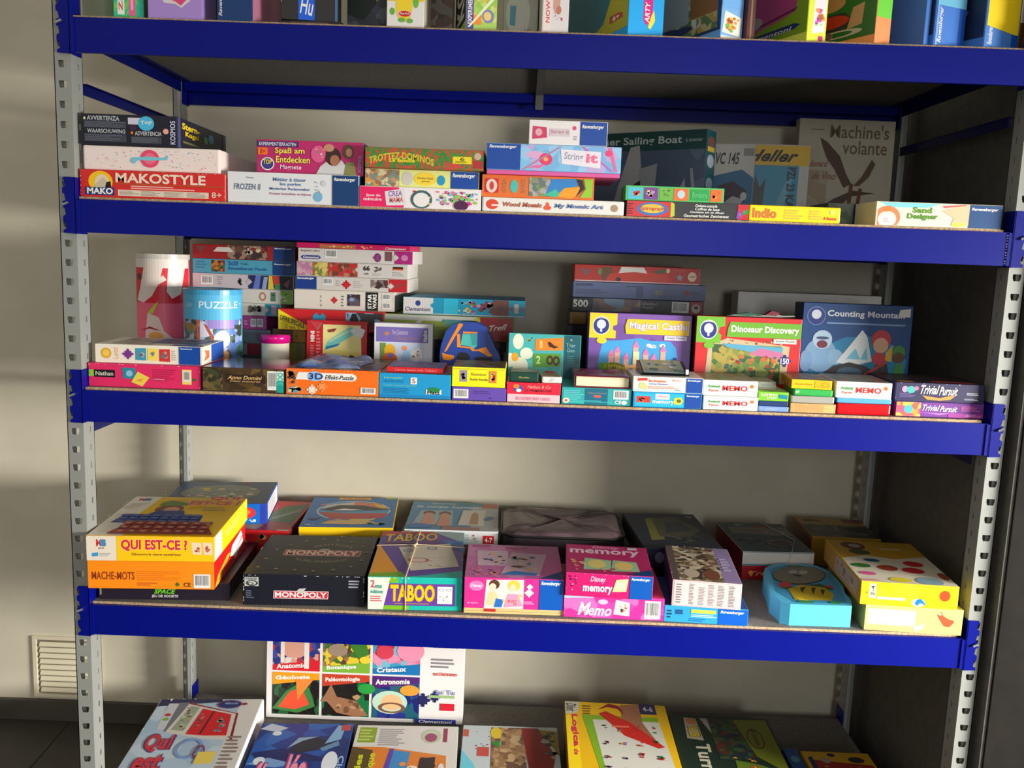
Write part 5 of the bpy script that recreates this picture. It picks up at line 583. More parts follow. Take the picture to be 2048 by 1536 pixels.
tube_thing('puzzle_tube', 'sky blue cardboard puzzle tube with a farm animal picture', 371, 482, 580, .252, (70, 170, 215), [('r', 0, 0, 1, 1, (80, 176, 220)), ('pic', 0, 0, 1, .66, ((90, 130, 200), (150, 170, 220), (210, 210, 230), (70, 110, 90), (60, 70, 60)), 34), ('pic', 0, .1, .45, .62, ((60, 80, 50), (110, 130, 90), (170, 180, 180), (60, 90, 150), (150, 120, 70)), 40), ('r', .42, .12, .46, .66, (190, 90, 50)), ('p', [(.5, .62), (.54, .60), (.84, .06), (.78, .04)], (180, 80, 60)), ('e', .3, .36, .09, .08, (210, 214, 220)), ('e', .28, .34, .04, .05, (60, 34, 30)), ('e', .7, .44, .09, .10, (236, 236, 240)), ('e', .72, .26, .06, .05, (240, 170, 90)), ('r', .55, .56, .85, .66, (150, 130, 200)), ('p', [(.5, .1), (.62, .3), (.7, .12)], (200, 130, 100)), ('t', 'PUZZLE', .45, .79, .90, .87, (206, 232, 246)), ('t', 'x24', .28, .80, .36, .85, (190, 222, 240)), ('e', .95, .84, .012, .01, (206, 232, 246))], cap=(60, 160, 206))
a = P(522, 690, .29); b = P(580, 690, .29); r = (b.x - a.x) / 2; zt = P(551, 672, .29 - r).z - SC
o = empty('plastic_jar', ((a.x + b.x) / 2, .29, SC + .0004)); tag(o, 'small white jar with a shiny pink lid beside the blue tube', 'jar', GC)
mb = MB(); mb.lathe([(0, 0), (r * .88, 0), (r * .93, .003), (r * .93, zt - .014), (r * .8, zt - .012)], (0, 0, 0), mat((232, 226, 206), .35)); mb.build('jar_body', o, True)
mb = MB(); mb.lathe([(r * .95, zt - .019), (r, zt - .018), (r, zt - .004), (r * .96, zt - .0005), (0, zt)], (0, 0, 0), mat((214, 20, 130), .12)); mb.build('lid', o, True)
# ---- blue plastic pouch on the orange puzzle
rnd = random.Random(7)
def sheet(name, label, cat, grp, x0, y0, w_, d_, z0, hf, m, nx=22, ny=14, edge=None):
    mb = MB(); vs = []; fs = []
    for j in range(ny + 1):
        for i in range(nx + 1): u, v = i / nx, j / ny; vs.append((u * w_ + .006 * math.sin(v * 7 + u * 3), v * d_ + .004 * math.sin(u * 9), max(hf(u, v), .0004)))
    for j in range(ny):
        for i in range(nx): k = j * (nx + 1) + i; fs.append((k, k + 1, k + nx + 2, k + nx + 1))
    n = len(vs); vs2 = [(a_, b_, .0002) for a_, b_, c_ in vs]; mb.add(vs, fs, m); mb.add(vs2, [tuple(reversed(f)) for f in fs], m)
    o = mb.build(name, smooth=True); o.location = (x0, y0, z0); return tag(o, label, cat, grp)
q = P(590, 730, .05)
sheet('plastic_pouch', 'crumpled clear and blue plastic pouch lying on the orange puzzle box', 'plastic pouch', GC, q.x + .004, .03, .135, .17, f4.top + .001, lambda u, v: (.010 + .004 * math.sin(11 * u + 5 * v) + .003 * math.sin(17 * v - 6 * u)) * min(1, 6 * u, 6 * (1 - u), 6 * v, 6 * (1 - v)) ** .5, noisy('blue_plastic', (30, 80, 170), (150, 160, 176), 14, .18, 0, (1, 3, 1)))
# ------------------------------------------------------------------ shelf D
def gd(*a, **k): return bx('board_game_box', a[0], 'game box', GD, *a[1:], **k)
def pd(*a, **k): return bx('puzzle_box', a[0], 'puzzle box', GD, *a[1:], **k)
def facegrid(u0, v0, u1, v1, n, m, cols, bg, sk=0):
    out = []
    for j in range(m):
        for i in range(n):
            a = u0 + (u1 - u0) * (i + .08) / n; b = u0 + (u1 - u0) * (i + .92) / n; c = v0 + (v1 - v0) * (j + .1) / m; d = v0 + (v1 - v0) * (j + .9) / m; s_ = sk * (c - v0); t_ = sk * (d - v0)
            out.append(('p', [(a + s_, c), (b + s_, c), (b + t_, d), (a + t_, d)], cols[(i + j) % len(cols)])); out.append(('e', (a + b) / 2 + (s_ + t_) / 2, (c + d) / 2, (b - a) * .25, (d - c) * .3, bg))
    return out
q1 = gd('dark navy space game box at the bottom of the left stack', (203, 1163, 1212, 458), .018, .27, SD_, (34, 26, 42), {'F': [('t', 'JUNGLE SPEED', .33, .66, .64, .98, (226, 222, 210), {'b': .03}), ('t', 'SPACE', .41, .34, .58, .62, (110, 210, 40), {'i': .3, 'b': .035}), ('t', 'JEU DE SOCIETE', .39, .08, .60, .28, (210, 206, 200), {'b': .03}), ('wear', (90, 80, 100), 10)], 'R': [('sc', .1, .2, .9, .9, 10, ((60, 56, 50), (90, 60, 50)), .04), ('r', 0, 0, .02, 1, (80, 100, 130))], 'T': [('sc', .6, .4, .98, .98, 16, ((70, 110, 130), (150, 60, 60), (90, 84, 80)), .06)]}, rz=4)
q2 = gd('orange word game box with a red side and a barcode in the left stack', (175, 1121, 1176, 428), -.022, .27, q1, (250, 140, 16), {'F': [('t', 'MACHE-MOTS', .03, .32, .37, .62, (150, 60, 20), {'b': .02}), ('ln', .39, .3, .75, .68, 5, (230, 120, 20)), ('ln', .39, .1, .56, .24, 2, (200, 90, 30)), ('p', [(.69, .16), (.71, .08), (.73, .16), (.71, .26)], (60, 110, 50)), ('t', 'CE', .76, .08, .82, .24, (90, 50, 20)), ('bar', .84, .04, .975, .56)], 'R': [('r', 0, 0, 1, 1, (236, 26, 26)), ('p', [(.02, 0), (.1, .35), (.4, .66), (.5, .6), (.3, .2), (.12, 0)], (250, 180, 30)), ('p', [(.10, .05), (.3, .4), (.42, .5), (.3, .2)], (240, 90, 40)), ('p', [(.48, .45), (.55, .78), (.85, .95), (.9, .7), (.6, .3)], W), ('p', [(.6, .3), (.9, .62), (.92, .4), (.64, .1)], (226, 220, 216))], 'T': [('r', 0, 0, 1, 1, (60, 60, 70)), ('sc', .05, .01, .95, .15, 6, ((220, 90, 40), (60, 130, 160)), .1)]}, rz=4)
q3 = gd('worn yellow and white guessing game box on top of the left stack', (172, 1071, 1117, 429), -.024, .295, q2, (244, 190, 16), {'F': [('r', 0, 0, .235, 1, (228, 218, 200)), ('t', 'MB', .075, .58, .155, .88, (210, 60, 60), {'b': .04}), ('r', .11, .6, .15, .86, (60, 140, 190)), ('t', 'JEUX', .09, .46, .14, .54, (60, 50, 50)), ('p', [(.04, .16), (.09, .18), (.09, .34), (.04, .30)], (60, 150, 210)), ('ln', .1, .16, .19, .32, 3, (170, 170, 170)), ('r', .235, 0, 1, 1, (250, 196, 14)), ('t', 'QUI EST-CE ?', .27, .40, .79, .88, (206, 40, 60), {'b': .035, 'o': (240, 190, 190)}), ('t', 'Découvre le visage mystérieux', .35, .20, .74, .33, (90, 50, 30), {'i': .2}), ('p', [(.83, .30), (.905, .28), (.90, .78), (.82, .80)], (236, 210, 180)), ('p', [(.92, .28), (.99, .28), (.985, .78), (.91, .80)], (236, 210, 180)), ('sc', .835, .34, .895, .74, 6, ((190, 70, 50), (220, 160, 120)), .02), ('sc', .925, .34, .98, .74, 6, ((190, 60, 50), (200, 110, 80)), .02), ('wear', (240, 232, 214), 26)],
    'R': [('r', 0, 0, 1, 1, (250, 226, 10)), ('p', [(0, 0), (.20, 0), (.20, 1), (0, 1)], (240, 236, 226)), ('ln', .3, .4, .8, .75, 3, (244, 190, 120)), ('wear', (250, 250, 230), 12)],
    'T': [('r', 0, 0, 1, 1, (226, 180, 20)), ('p', [(0, 0), (.28, 0), (.20, .45), (.24, 1), (0, 1)], (222, 214, 196)), ('t', 'MB', .06, .88, .17, .95, (200, 50, 60), {'b': .04}), ('r', .115, .88, .165, .95, (60, 120, 170)), ('ln', .04, .72, .2, .82, 3, (180, 172, 156)), ('e', .42, .66, .12, .12, (120, 70, 40)), ('p', [(.30, .74), (.54, .76), (.56, .82), (.36, .90), (.30, .84)], (96, 130, 40)), ('e', .44, .62, .07, .10, (206, 150, 110)), ('p', [(.28, .50), (.34, .62), (.56, .62), (.60, .50)], (40, 60, 120))] + [('p', [(.06, .30), (.10, .52), (.76, .50), (.78, .30)], (36, 60, 130))] + facegrid(.08, .32, .76, .50, 8, 3, ((50, 74, 150), (60, 80, 140)), (90, 100, 130)) + [('p', [(.14, .02), (.24, .32), (.84, .30), (.98, .02)], (130, 40, 36))] + facegrid(.18, .04, .92, .30, 8, 3, ((150, 50, 44), (120, 40, 40)), (170, 120, 90)) + [('t', 'QUI', .70, .86, .96, .97, (196, 30, 40), {'b': .035, 'o': (220, 180, 170)}), ('t', 'EST-CE ?', .56, .73, 1, .84, (196, 30, 40), {'b': .035, 'o': (220, 180, 170)}), ('ln', .72, .56, .96, .68, 3, (140, 110, 30)), ('ln', .04, .60, .16, .66, 2, (170, 160, 150)), ('wear', (226, 216, 190), 14)]}, rz=4.5, rough=.5)
# navy box with a round window, on the red picture box
r0 = gd('red and green picture box under the blue box with the round window', (405, 1056, 1100, 577), .315, .26, SD_, (186, 26, 34), {'F': [('e', .35, .3, .2, .5, (200, 180, 130)), ('sc', .5, .0, .95, .9, 8, ((60, 110, 60), (200, 170, 140)), .06)], 'T': [('p', [(.35, 0), (1, 0), (1, .5), (.55, .45), (.4, .2)], (150, 50, 50)), ('p', [(.30, .05), (.62, .02), (.66, .18), (.40, .24)], (170, 156, 110)), ('p', [(.55, .3), (.95, .25), (.98, .9), (.7, .8)], (60, 96, 60)), ('p', [(.6, .25), (.95, .65), (.92, .72), (.6, .3)], (120, 130, 130)), ('r', .86, .0, 1, .03, (200, 200, 190))], 'R': [('r', 0, 0, 1, 1, (110, 40, 44))]}, rz=0)
r1 = gd('blue game box with a round clear window at the back left', (324, 1008, 1050, 533), .332, .213, r0, (10, 92, 190), {'F': [('r', 0, 0, 1, 1, (8, 104, 200)), ('r', .94, 0, 1, 1, (40, 60, 170)), ('e', .80, .56, .10, .30, (226, 50, 60)), ('e', .79, .60, .06, .16, (244, 120, 60)), ('sc', .72, .05, .98, .25, 4, (W, (120, 200, 240)), .02)], 'R': [('r', 0, 0, 1, 1, (30, 70, 180)), ('r', .10, .06, .94, .94, (226, 222, 216)), ('ln', .14, .12, .9, .88, 5, (170, 160, 170)), ('r', .0, 0, .06, 1, (20, 60, 180))], 'T': [('r', 0, 0, 1, 1, (44, 66, 96)), ('e', .48, .50, .42, .36, (26, 40, 66)), ('e', .48, .50, .405, .345, (110, 112, 98)), ('sc', .12, .2, .84, .80, 40, ((150, 150, 130), (120, 140, 120), (190, 180, 140), (200, 170, 70), (140, 110, 120)), .055), ('r', .62, .90, .74, .97, (120, 50, 60))]}, rz=8)
s1_ = pd('bright blue box with a yellow side and an orca picture lid', (597, 1054, 1068, 786), .335, .27, r0.top + .0 if 0 else SD_ + .045, (246, 206, 20), {}, parts=[('lid', .18, 1, 0, (240, 196, 16), {'T': [('r', 0, 0, 1, 1, (16, 108, 176)), ('e', .52, .54, .42, .34, (206, 214, 216)), ('e', .52, .54, .405, .325, (70, 150, 190)), ('p', [(.2, .72), (.5, .84), (.5, .58), (.14, .60)], (200, 200, 196)), ('p', [(.5, .84), (.80, .80), (.9, .62), (.5, .60)], (220, 120, 90)), ('p', [(.13, .48), (.5, .44), (.5, .24), (.3, .24)], (180, 60, 50)), ('p', [(.5, .44), (.92, .46), (.86, .3), (.5, .26)], (196, 40, 50)), ('p', [(.52, .26), (.80, .26), (.70, .2), (.5, .2)], (220, 190, 60)), ('p', [(.72, .80), (.92, .66), (.8, .6)], (230, 190, 60)), ('p', [(.14, .56), (.34, .72), (.60, .72), (.96, .58), (.6, .54), (.34, .5)], (28, 28, 34)), ('p', [(.28, .53), (.5, .54), (.62, .56), (.4, .60)], W), ('p', [(.2, .10), (.3, .2), (.7, .22), (.86, .12), (.6, .08)], (220, 180, 110)), ('r', .30, .90, .68, 1, (200, 160, 90)), ('t', 'DELFINA', .36, .92, .64, .98, (180, 100, 60), {'b': .03}), ('r', .86, .94, .98, 1, (150, 180, 50)), ('sc', .70, .06, .95, .18, 6, ((30, 110, 60), (20, 80, 50)), .05), ('p', [(.05, .24), (.2, .30), (.12, .2)], (60, 40, 60)), ('sc', .03, .03, .16, .08, 3, ((190, 210, 220),), .03), ('p', [(.1, .7), (.2, .78), (.16, .68)], (200, 100, 90))]}, None), ('tray', 0, .18, .001, (230, 190, 20), {}, None)], rz=5)
sup = pd('black box under the bright blue one with the orca picture', (640, 1072, 1110, 784), .37, .20, SD_, (30, 30, 34), {}, rz=5)
sup.o.scale.z = .0442 / sup.h
s2_ = gd('black game box with white script between the orca box and the body puzzle', (797, 1050, 1100, 866), .38, .2, SD_, (40, 42, 44), {'T': [('t', 'Light', .05, .88, .40, .97, (206, 206, 200), {'i': .3}), ('t', 'up', .05, .78, .22, .85, (180, 180, 176), {'i': .3}), ('sc', .0, .1, .6, .6, 12, ((70, 66, 50), (96, 90, 60), (50, 52, 54)), .05)]})
s2_.o.scale.z = .037 / s2_.h
s3_ = pd('white edged blue puzzle box with drawings of children at the back centre', (808, 1058, 1092, 996), .347, .25, SD_ + .038, (222, 222, 222), {'F': [('sc', .72, .2, .80, .8, 4, ((200, 60, 50), (200, 160, 140)), .03), ('r', .84, .08, .96, .70, RED), ('t', '4-7', .86, .16, .94, .56, W), ('ln', .64, .3, .7, .8, 3, (190, 180, 180))], 'T': [('r', 0, 0, 1, 1, (60, 130, 170)), ('r', .70, 0, 1, 1, (170, 172, 170)), ('p', [(.08, .84), (.7, 1), (.9, .97), (.9, .86)], (50, 120, 140)), ('t', 'Découvrons', .22, .91, .5, .97, (180, 196, 200), {'i': .2}), ('t', 'le corps humain', .05, .74, .78, .86, (196, 206, 208), {'i': .3, 'b': .03}), ('r', .82, .80, 1, .97, (180, 90, 60)), ('p', [(.06, .16), (.12, .66), (.48, .68), (.50, .16)], (150, 170, 180)), ('e', .22, .56, .07, .09, (60, 40, 36)), ('e', .22, .50, .055, .08, (206, 140, 110)), ('e', .40, .55, .07, .09, (80, 50, 36)), ('e', .40, .49, .055, .08, (206, 140, 110)), ('p', [(.15, .12), (.17, .42), (.28, .42), (.30, .12)], (206, 140, 116)), ('p', [(.33, .12), (.35, .42), (.46, .42), (.48, .12)], (206, 136, 110)), ('p', [(.56, .16), (.60, .70), (.86, .72), (.84, .16)], (206, 200, 186)), ('p', [(.68, .2), (.70, .56), (.74, .64), (.78, .56), (.78, .2)], (170, 130, 90)), ('r', .4, .0, .8, .1, (160, 110, 90)), ('p', [(.0, .05), (.1, .2), (.3, .16), (.25, .05)], (40, 110, 170)), ('p', [(.84, .4), (.92, .5), (.96, .44), (.86, .34)], (40, 110, 150))]}, rz=1.5)
sp2 = pd('grey-brown carton under the blue puzzle with drawn children', (884, 1085, 1110, 985), .365, .20, SD_, (120, 110, 96), {}, rz=1.5); sp2.o.scale.z = .0374 / sp2.h
t1_ = gd('large black board game box with a red and white title band and gold stars', (486, 1148, 1218, 729), .018, .265, SD_, (12, 14, 30), {'F': [('r', .01, .62, .125, .92, (190, 192, 186)), ('t', 'PARKER', .02, .82, .115, .90, (40, 40, 50)), ('ring', .07, .72, .05, .10, .3, (60, 60, 60)), ('ring', .06, .70, .025, .05, .4, (60, 60, 60)), ('ln', .02, .2, .09, .50, 4, (90, 94, 110)), ('p', [(.245, .22), (.70, .22), (.705, .48), (.25, .48)], (226, 206, 206)), ('p', [(.25, .24), (.695, .24), (.70, .46), (.255, .46)], (196, 40, 50)), ('t', 'MONOPOLY', .26, .26, .69, .44, (236, 226, 226), {'b': .035}), ('e', .475, .46, .035, .05, (200, 196, 180)), ('p', [(.44, .48), (.46, .56), (.52, .58), (.5, .48)], (190, 190, 184)), ('t', 'EDITION', .37, .60, .58, .70, (34, 36, 54)), ('t', 'EUROPEENNE', .31, .06, .66, .16, (34, 36, 54)), ('ln', .87, .6, .96, .9, 3, (150, 150, 160)), ('wear', (220, 222, 226), 34)], 'T': [('r', 0, 0, 1, 1, (20, 21, 28)), ('p', [(.22, .46), (.90, .46), (.90, .60), (.22, .60)], (200, 160, 150)), ('p', [(.225, .47), (.895, .47), (.895, .59), (.225, .59)], (130, 44, 44)), ('t', 'MONOPOLY', .24, .475, .88, .585, (206, 176, 166), {'b': .035}), ('e', .57, .61, .05, .03, (140, 140, 126)), ('t', 'EDITION', .46, .66, .80, .72, (120, 110, 76), {'arc': .06}), ('t', 'EUROPEENNE', .36, .34, .80, .40, (110, 104, 76), {'arc': -.06})] + [('star', a, b, .022, (150, 132, 84)) for a, b in ((.08, .16), (.1, .36), (.14, .6), (.24, .72), (.36, .84), (.5, .9), (.64, .88), (.78, .84), (.9, .72), (.94, .56), (.93, .36), (.86, .2), (.72, .12), (.56, .08), (.4, .1), (.24, .12))] + [('wear', (200, 200, 196), 12)], 'L': [('r', 0, 0, 1, 1, (12, 12, 18))]}, rz=3.0, rough=.5)
t2_ = gd('teal and purple word game box with yellow lettering held by a rubber band', (735, 1153, 1225, 924), .018, .31, SD_, (20, 180, 164), {'F': [('p', [(0, 0), (.16, 0), (.24, 1), (0, 1)], (230, 226, 210)), ('p', [(.16, 0), (.44, 0), (.44, .14), (.18, .14)], (120, 180, 30)), ('p', [(.22, .84), (.32, .84), (.32, 1), (.24, 1)], (120, 180, 30)), ('p', [(.17, .13), (.93, .13), (.93, .82), (.23, .82)], (96, 60, 150)), ('t', 'TABOO', .24, .26, .71, .78, (250, 196, 10), {'b': .04, 'o': (190, 90, 60)}), ('ln', .28, .17, .68, .22, 1, (180, 130, 60)), ('r', .74, .20, .90, .74, (232, 228, 222)), ('ring', .78, .64, .03, .04, .3, (130, 140, 180)), ('ring', .86, .64, .03, .04, .3, (130, 140, 180)), ('sc', .76, .28, .88, .52, 7, ((190, 120, 100), (160, 100, 90)), .012), ('t', '2', .03, .68, .07, .92, (220, 70, 100)), ('t', 'eme', .075, .66, .15, .76, (40, 160, 150)), ('t', 'édition', .03, .50, .16, .62, (40, 160, 150)), ('ln', .03, .24, .15, .44, 3, (200, 110, 120)), ('wear', (200, 240, 230), 18)], 'T': [('r', 0, 0, 1, 1, (90, 56, 150)), ('p', [(0, 0), (.36, 0), (.02, .66), (0, .66)], (226, 150, 20)), ('p', [(0, 0), (.4, 0), (.34, .1), (0, .06)], (110, 170, 30)), ('p', [(.36, 0), (1, 0), (1, .14), (.6, .04)], (20, 170, 160)), ('p', [(0, .86), (.30, 1), (0, 1)], (190, 40, 40)), ('p', [(0, .92), (.66, .96), (.66, 1), (0, 1)], (190, 40, 40)), ('p', [(.62, 1), (1, .74), (1, 1)], (150, 180, 180)), ('p', [(.72, .8), (1, .52), (1, .78)], (20, 110, 190)), ('p', [(.24, .62), (.84, .72), (.96, .22), (.44, .12)], (206, 196, 178)), ('t', 'TABOO', .05, .74, .68, .92, (226, 176, 30), {'b': .03, 'sl': .05}), ('p', [(.06, .68), (.72, .74), (.72, .76), (.06, .70)], (120, 50, 60)), ('ring', .36, .54, .06, .03, .3, (90, 120, 170)), ('ring', .64, .60, .06, .03, .3, (90, 120, 170)), ('ring', .5, .34, .12, .05, .2, (190, 60, 60)), ('sc', .5, .2, .86, .5, 12, ((110, 76, 66), (150, 110, 96)), .016), ('wear', (220, 210, 230), 12)], 'L': [('r', 0, 0, 1, 1, (30, 90, 90))]}, rz=3.0)
# rubber band round it
rw, rh = t2_.w, t2_.h; mb = MB(); MR = mat((214, 190, 150), .5)
def loop(x, dd_): e = .0022; return [(x, -e, -.0001), (x, -e, rh + e), (x + .012, dd_ + e, rh + e), (x + .012, dd_ + e, .0002)]
mb.tube(loop(rw * .40, .31), .0011, MR, 6, False); mb.tube([(-.0018, .195, .004), (-.0018, .195, rh + .0030), (rw * .5, .205, rh + .0034), (rw + .0018, .19, rh + .0030), (rw + .0018, .19, .004)], .0010, MR, 6)
mb.tube([(rw * .40 + .004, .19, rh + .004), (rw * .40 + .011, .20, rh + .0075), (rw * .40 + .006, .207, rh + .004)], .002, MR, 6)
o = mb.build('rubber_band'); o.location = t2_.o.location; o.rotation_euler = t2_.o.rotation_euler; tag(o, 'beige rubber band knotted around the teal and purple word game box', 'rubber band', GD)
wd = bx('wooden_tray', 'flat pale wooden tray box with a small red label under the pink princess box', 'box', GD, (927, 1215, 1232, 1126), .020, .20, SD_, (214, 186, 124), {'F': [('r', 0, .45, 1, .55, (170, 130, 80)), ('r', .20, .35, .32, 1, (180, 40, 44))]}, rough=.6, rz=1)
t3_ = gd('pink princess matching game box with a blue end', (928, 1154, 1214, 1127), .018, .215, wd, (220, 40, 140), {'F': [('r', 0, 0, .76, 1, (216, 44, 140)), ('e', .12, .74, .075, .17, (236, 120, 180)), ('t', 'Disney', .06, .66, .18, .80, (240, 220, 236), {'i': .2}), ('t', 'ab 4 Jahre', .03, .12, .14, .20, (240, 170, 210)), ('p', [(.20, 0), (.22, .95), (.60, .98), (.60, 0)], (244, 222, 206)), ('e', .30, .80, .055, .16, (90, 56, 36)), ('e', .285, .72, .035, .12, (244, 208, 180)), ('p', [(.22, .1), (.24, .5), (.30, .6), (.34, .4), (.34, .1)], (244, 200, 150)), ('p', [(.30, .04), (.32, .34), (.40, .30), (.38, .04)], (40, 110, 190)), ('e', .50, .78, .065, .18, (246, 196, 80)), ('e', .49, .70, .035, .12, (246, 206, 170)), ('p', [(.40, .04), (.44, .5), (.54, .5), (.60, .1)], (240, 150, 180)), ('sc', .36, .1, .6, .5, 8, ((250, 180, 120), (230, 100, 120), (250, 230, 200)), .03), ('jig', .655, .55, .028, W), ('jig', .66, .75, .02, W), ('ln', .60, .16, .72, .28, 2, (240, 150, 200))] + rav(.76, 1, .80, .95, (0, 84, 176)), 'T': [('r', 0, 0, 1, 1, (196, 90, 160)), ('pic', 0, 0, .6, 1, ((200, 110, 170), (206, 130, 180), (190, 100, 160)), 14), ('r', .75, 0, 1, .0, RB), ('p', [(.74, 0), (1, 0), (1, .24)], (10, 60, 120)), ('p', [(.04, .90), (.26, .92), (.24, 1), (.04, .98)], (190, 60, 130)), ('t', 'memory', .42, .82, .66, .93, (190, 30, 120), {'b': .04}), ('p', [(.12, .34), (.10, .80), (.44, .80), (.44, .34)], (214, 180, 200)), ('p', [(.36, .08), (.48, .76), (.86, .72), (.76, .08)], (206, 170, 190)), ('sc', .14, .38, .42, .76, 12, ((60, 50, 50), (236, 190, 110), (60, 90, 170), (240, 200, 170)), .05), ('sc', .44, .2, .8, .68, 20, ((90, 60, 50), (230, 180, 100), (70, 150, 130), (120, 80, 150), (236, 196, 170)), .05), ('sc', .02, .02, .34, .28, 12, ((240, 190, 110), (226, 120, 150), (90, 60, 90)), .05), ('p', [(.36, .08), (.5, .2), (.74, .14), (.72, .08)], (40, 110, 180))], 'R': [('r', 0, 0, 1, 1, (0, 60, 130))]}, rz=1.2)
u1_ = gd('lower pink card game box with white script and a barcode at the end', (1127, 1189, 1233, 1328), .020, .19, SD_, (230, 60, 160), {'F': [('pic', 0, 0, 1, 1, ((232, 70, 165), (226, 50, 150), (240, 110, 185)), 20), ('e', .39, .76, .05, .12, (244, 190, 220)), ('t', 'Memo', .14, .10, .48, .62, (246, 220, 236), {'i': .3}), ('t', 'M', .14, .12, .27, .72, (248, 224, 240), {'i': .3}), ('p', [(.50, .2), (.52, .88), (.66, .76), (.66, .14)], (226, 230, 210)), ('sc', .52, .25, .66, .78, 8, ((40, 40, 40), (200, 190, 120), (226, 160, 130)), .025), ('p', [(0, .88), (.3, .94), (.3, 1), (0, 1)], (180, 210, 236)), ('bar', .81, .06, .97, .90), ('sc', .1, .6, .5, .95, 8, (W,), .006), ('wear', (250, 210, 230), 16)], 'T': [('r', 0, 0, 1, 1, (180, 60, 100))]}, rz=-1)
u2_ = gd('upper magenta matching game box with a white title on its lid', (1131, 1144, 1187, 1306), .014, .185, u1_, (206, 26, 110), {'F': [('t', 'Disney', .28, .60, .46, .90, (246, 200, 226), {'i': .3}), ('t', 'memory', .20, .12, .54, .48, (250, 220, 236), {'b': .04}), ('sc', .02, .15, .13, .9, 12, ((60, 20, 40), (240, 170, 200), (120, 40, 70)), .02), ('p', [(.54, .26), (.58, .80), (.72, .86), (.70, .30)], (244, 236, 160)), ('e', .63, .56, .045, .18, (250, 226, 190)), ('wear', (250, 180, 210), 16)] + rav(.74, 1, .78, .93, (0, 88, 180)), 'T': [('r', 0, 0, 1, 1, (176, 30, 96)), ('t', 'Disney', .32, .86, .66, .98, (226, 150, 190), {'i': .3}), ('t', 'memory', .04, .62, .90, .84, (226, 190, 206), {'b': .03}), ('p', [(.20, .12), (.22, .52), (.54, .46), (.52, .14)], (150, 190, 150)), ('p', [(.52, .10), (.56, .48), (.84, .44), (.86, .12)], (150, 190, 150)), ('e', .36, .32, .11, .14, (220, 196, 110)), ('e', .68, .29, .11, .14, (224, 190, 110)), ('sc', .02, .06, .24, .46, 10, ((220, 160, 110), (200, 60, 80), (230, 190, 140)), .05), ('sc', .3, .05, .6, .2, 6, ((200, 60, 90), (226, 160, 150)), .04), ('r', .76, .88, .88, .96, (206, 196, 200)), ('p', [(.70, 0), (1, 0), (1, .2)], (0, 60, 120))]}, rz=-3)
v1_ = gd('sky blue puzzle box with a dark blue end under the film picture box', (1328, 1210, 1242, 1496), .016, .17, SD_, (50, 160, 220), {'F': [('ln', .03, .2, .1, .8, 3, (30, 60, 90)), ('p', [(.13, .5), (.22, .5), (.22, .8), (.13, .8)], (30, 90, 140)), ('r', .32, .62, .62, .86, (200, 210, 80)), ('ln', .32, .36, .64, .56, 2, (190, 220, 240)), ('ln', .3, .08, .5, .3, 2, (30, 110, 180))] + rav(.65, 1, .66, .9, (0, 92, 200)), 'R': [('r', 0, 0, 1, 1, (20, 80, 170)), ('r', 0, 0, .1, 1, W)], 'T': [('r', 0, 0, 1, 1, (30, 60, 120))]}, rz=-3)
v2_ = pd('tall pale pink backed box with a faded film picture lid', (1344, 1159, 1208, 1483), .014, .225, v1_, (220, 190, 190), {'F': [('r', .02, .04, .98, .95, (228, 206, 204)), ('ln', .05, .1, .14, .9, 8, (130, 120, 120)), ('ln', .24, .08, .32, .92, 14, (130, 120, 120)), ('ln', .38, .08, .48, .80, 12, (140, 130, 130)), ('ln', .52, .08, .62, .92, 14, (140, 130, 130)), ('ln', .66, .08, .76, .92, 14, (130, 120, 120)), ('ln', .82, .08, .92, .92, 14, (110, 110, 110)), ('wear', (250, 240, 240), 14)], 'T': [('pic', 0, 0, .8, 1, ((110, 90, 66), (170, 150, 120), (70, 56, 50), (200, 190, 160), (120, 110, 90)), 42), ('r', .76, 0, 1, 1, (150, 130, 176)), ('r', 0, 0, .1, 1, (90, 76, 72)), ('sc', .08, .05, .8, .95, 26, ((60, 40, 36), (190, 180, 166), (150, 110, 80)), .08), ('e', .3, .2, .12, .12, (190, 170, 150)), ('e', .6, .18, .12, .14, (120, 70, 50)), ('ln', .8, .3, .94, .7, 5, (190, 180, 206)), ('wear', W, 6)], 'L': [('r', 0, 0, 1, 1, (40, 40, 84))]}, rz=-5)
w1_ = gd('dark navy game box with a faded yellow picture at the back right', (1287, 1095, 1130, 1446), .25, .28, SD_ + .034, (28, 32, 62), {'F': [('e', .2, .5, .06, .3, (110, 120, 150)), ('e', .38, .5, .05, .2, (60, 70, 110))], 'T': [('r', 0, 0, 1, 1, (40, 46, 62)), ('p', [(.16, .2), (.26, .84), (.40, .86), (.34, .22)], (130, 130, 60)), ('p', [(.30, .3), (.36, .84), (.7, .9), (.92, .5), (.7, .3)], (90, 90, 66)), ('p', [(.42, .4), (.5, .72), (.72, .74), (.8, .5)], (56, 66, 80)), ('sc', .4, .1, .95, .4, 10, ((96, 92, 84), (76, 76, 74)), .08), ('e', .9, .9, .05, .03, (150, 150, 150))], 'L': [('r', 0, 0, 1, 1, (50, 50, 54))]}, rz=4)
w0_ = gd('black box under the dark navy game box at the back', (1300, 1125, 1160, 1440), .265, .25, SD_, (24, 26, 34), {}, rz=4); w0_.o.scale.z = .033 / w0_.h
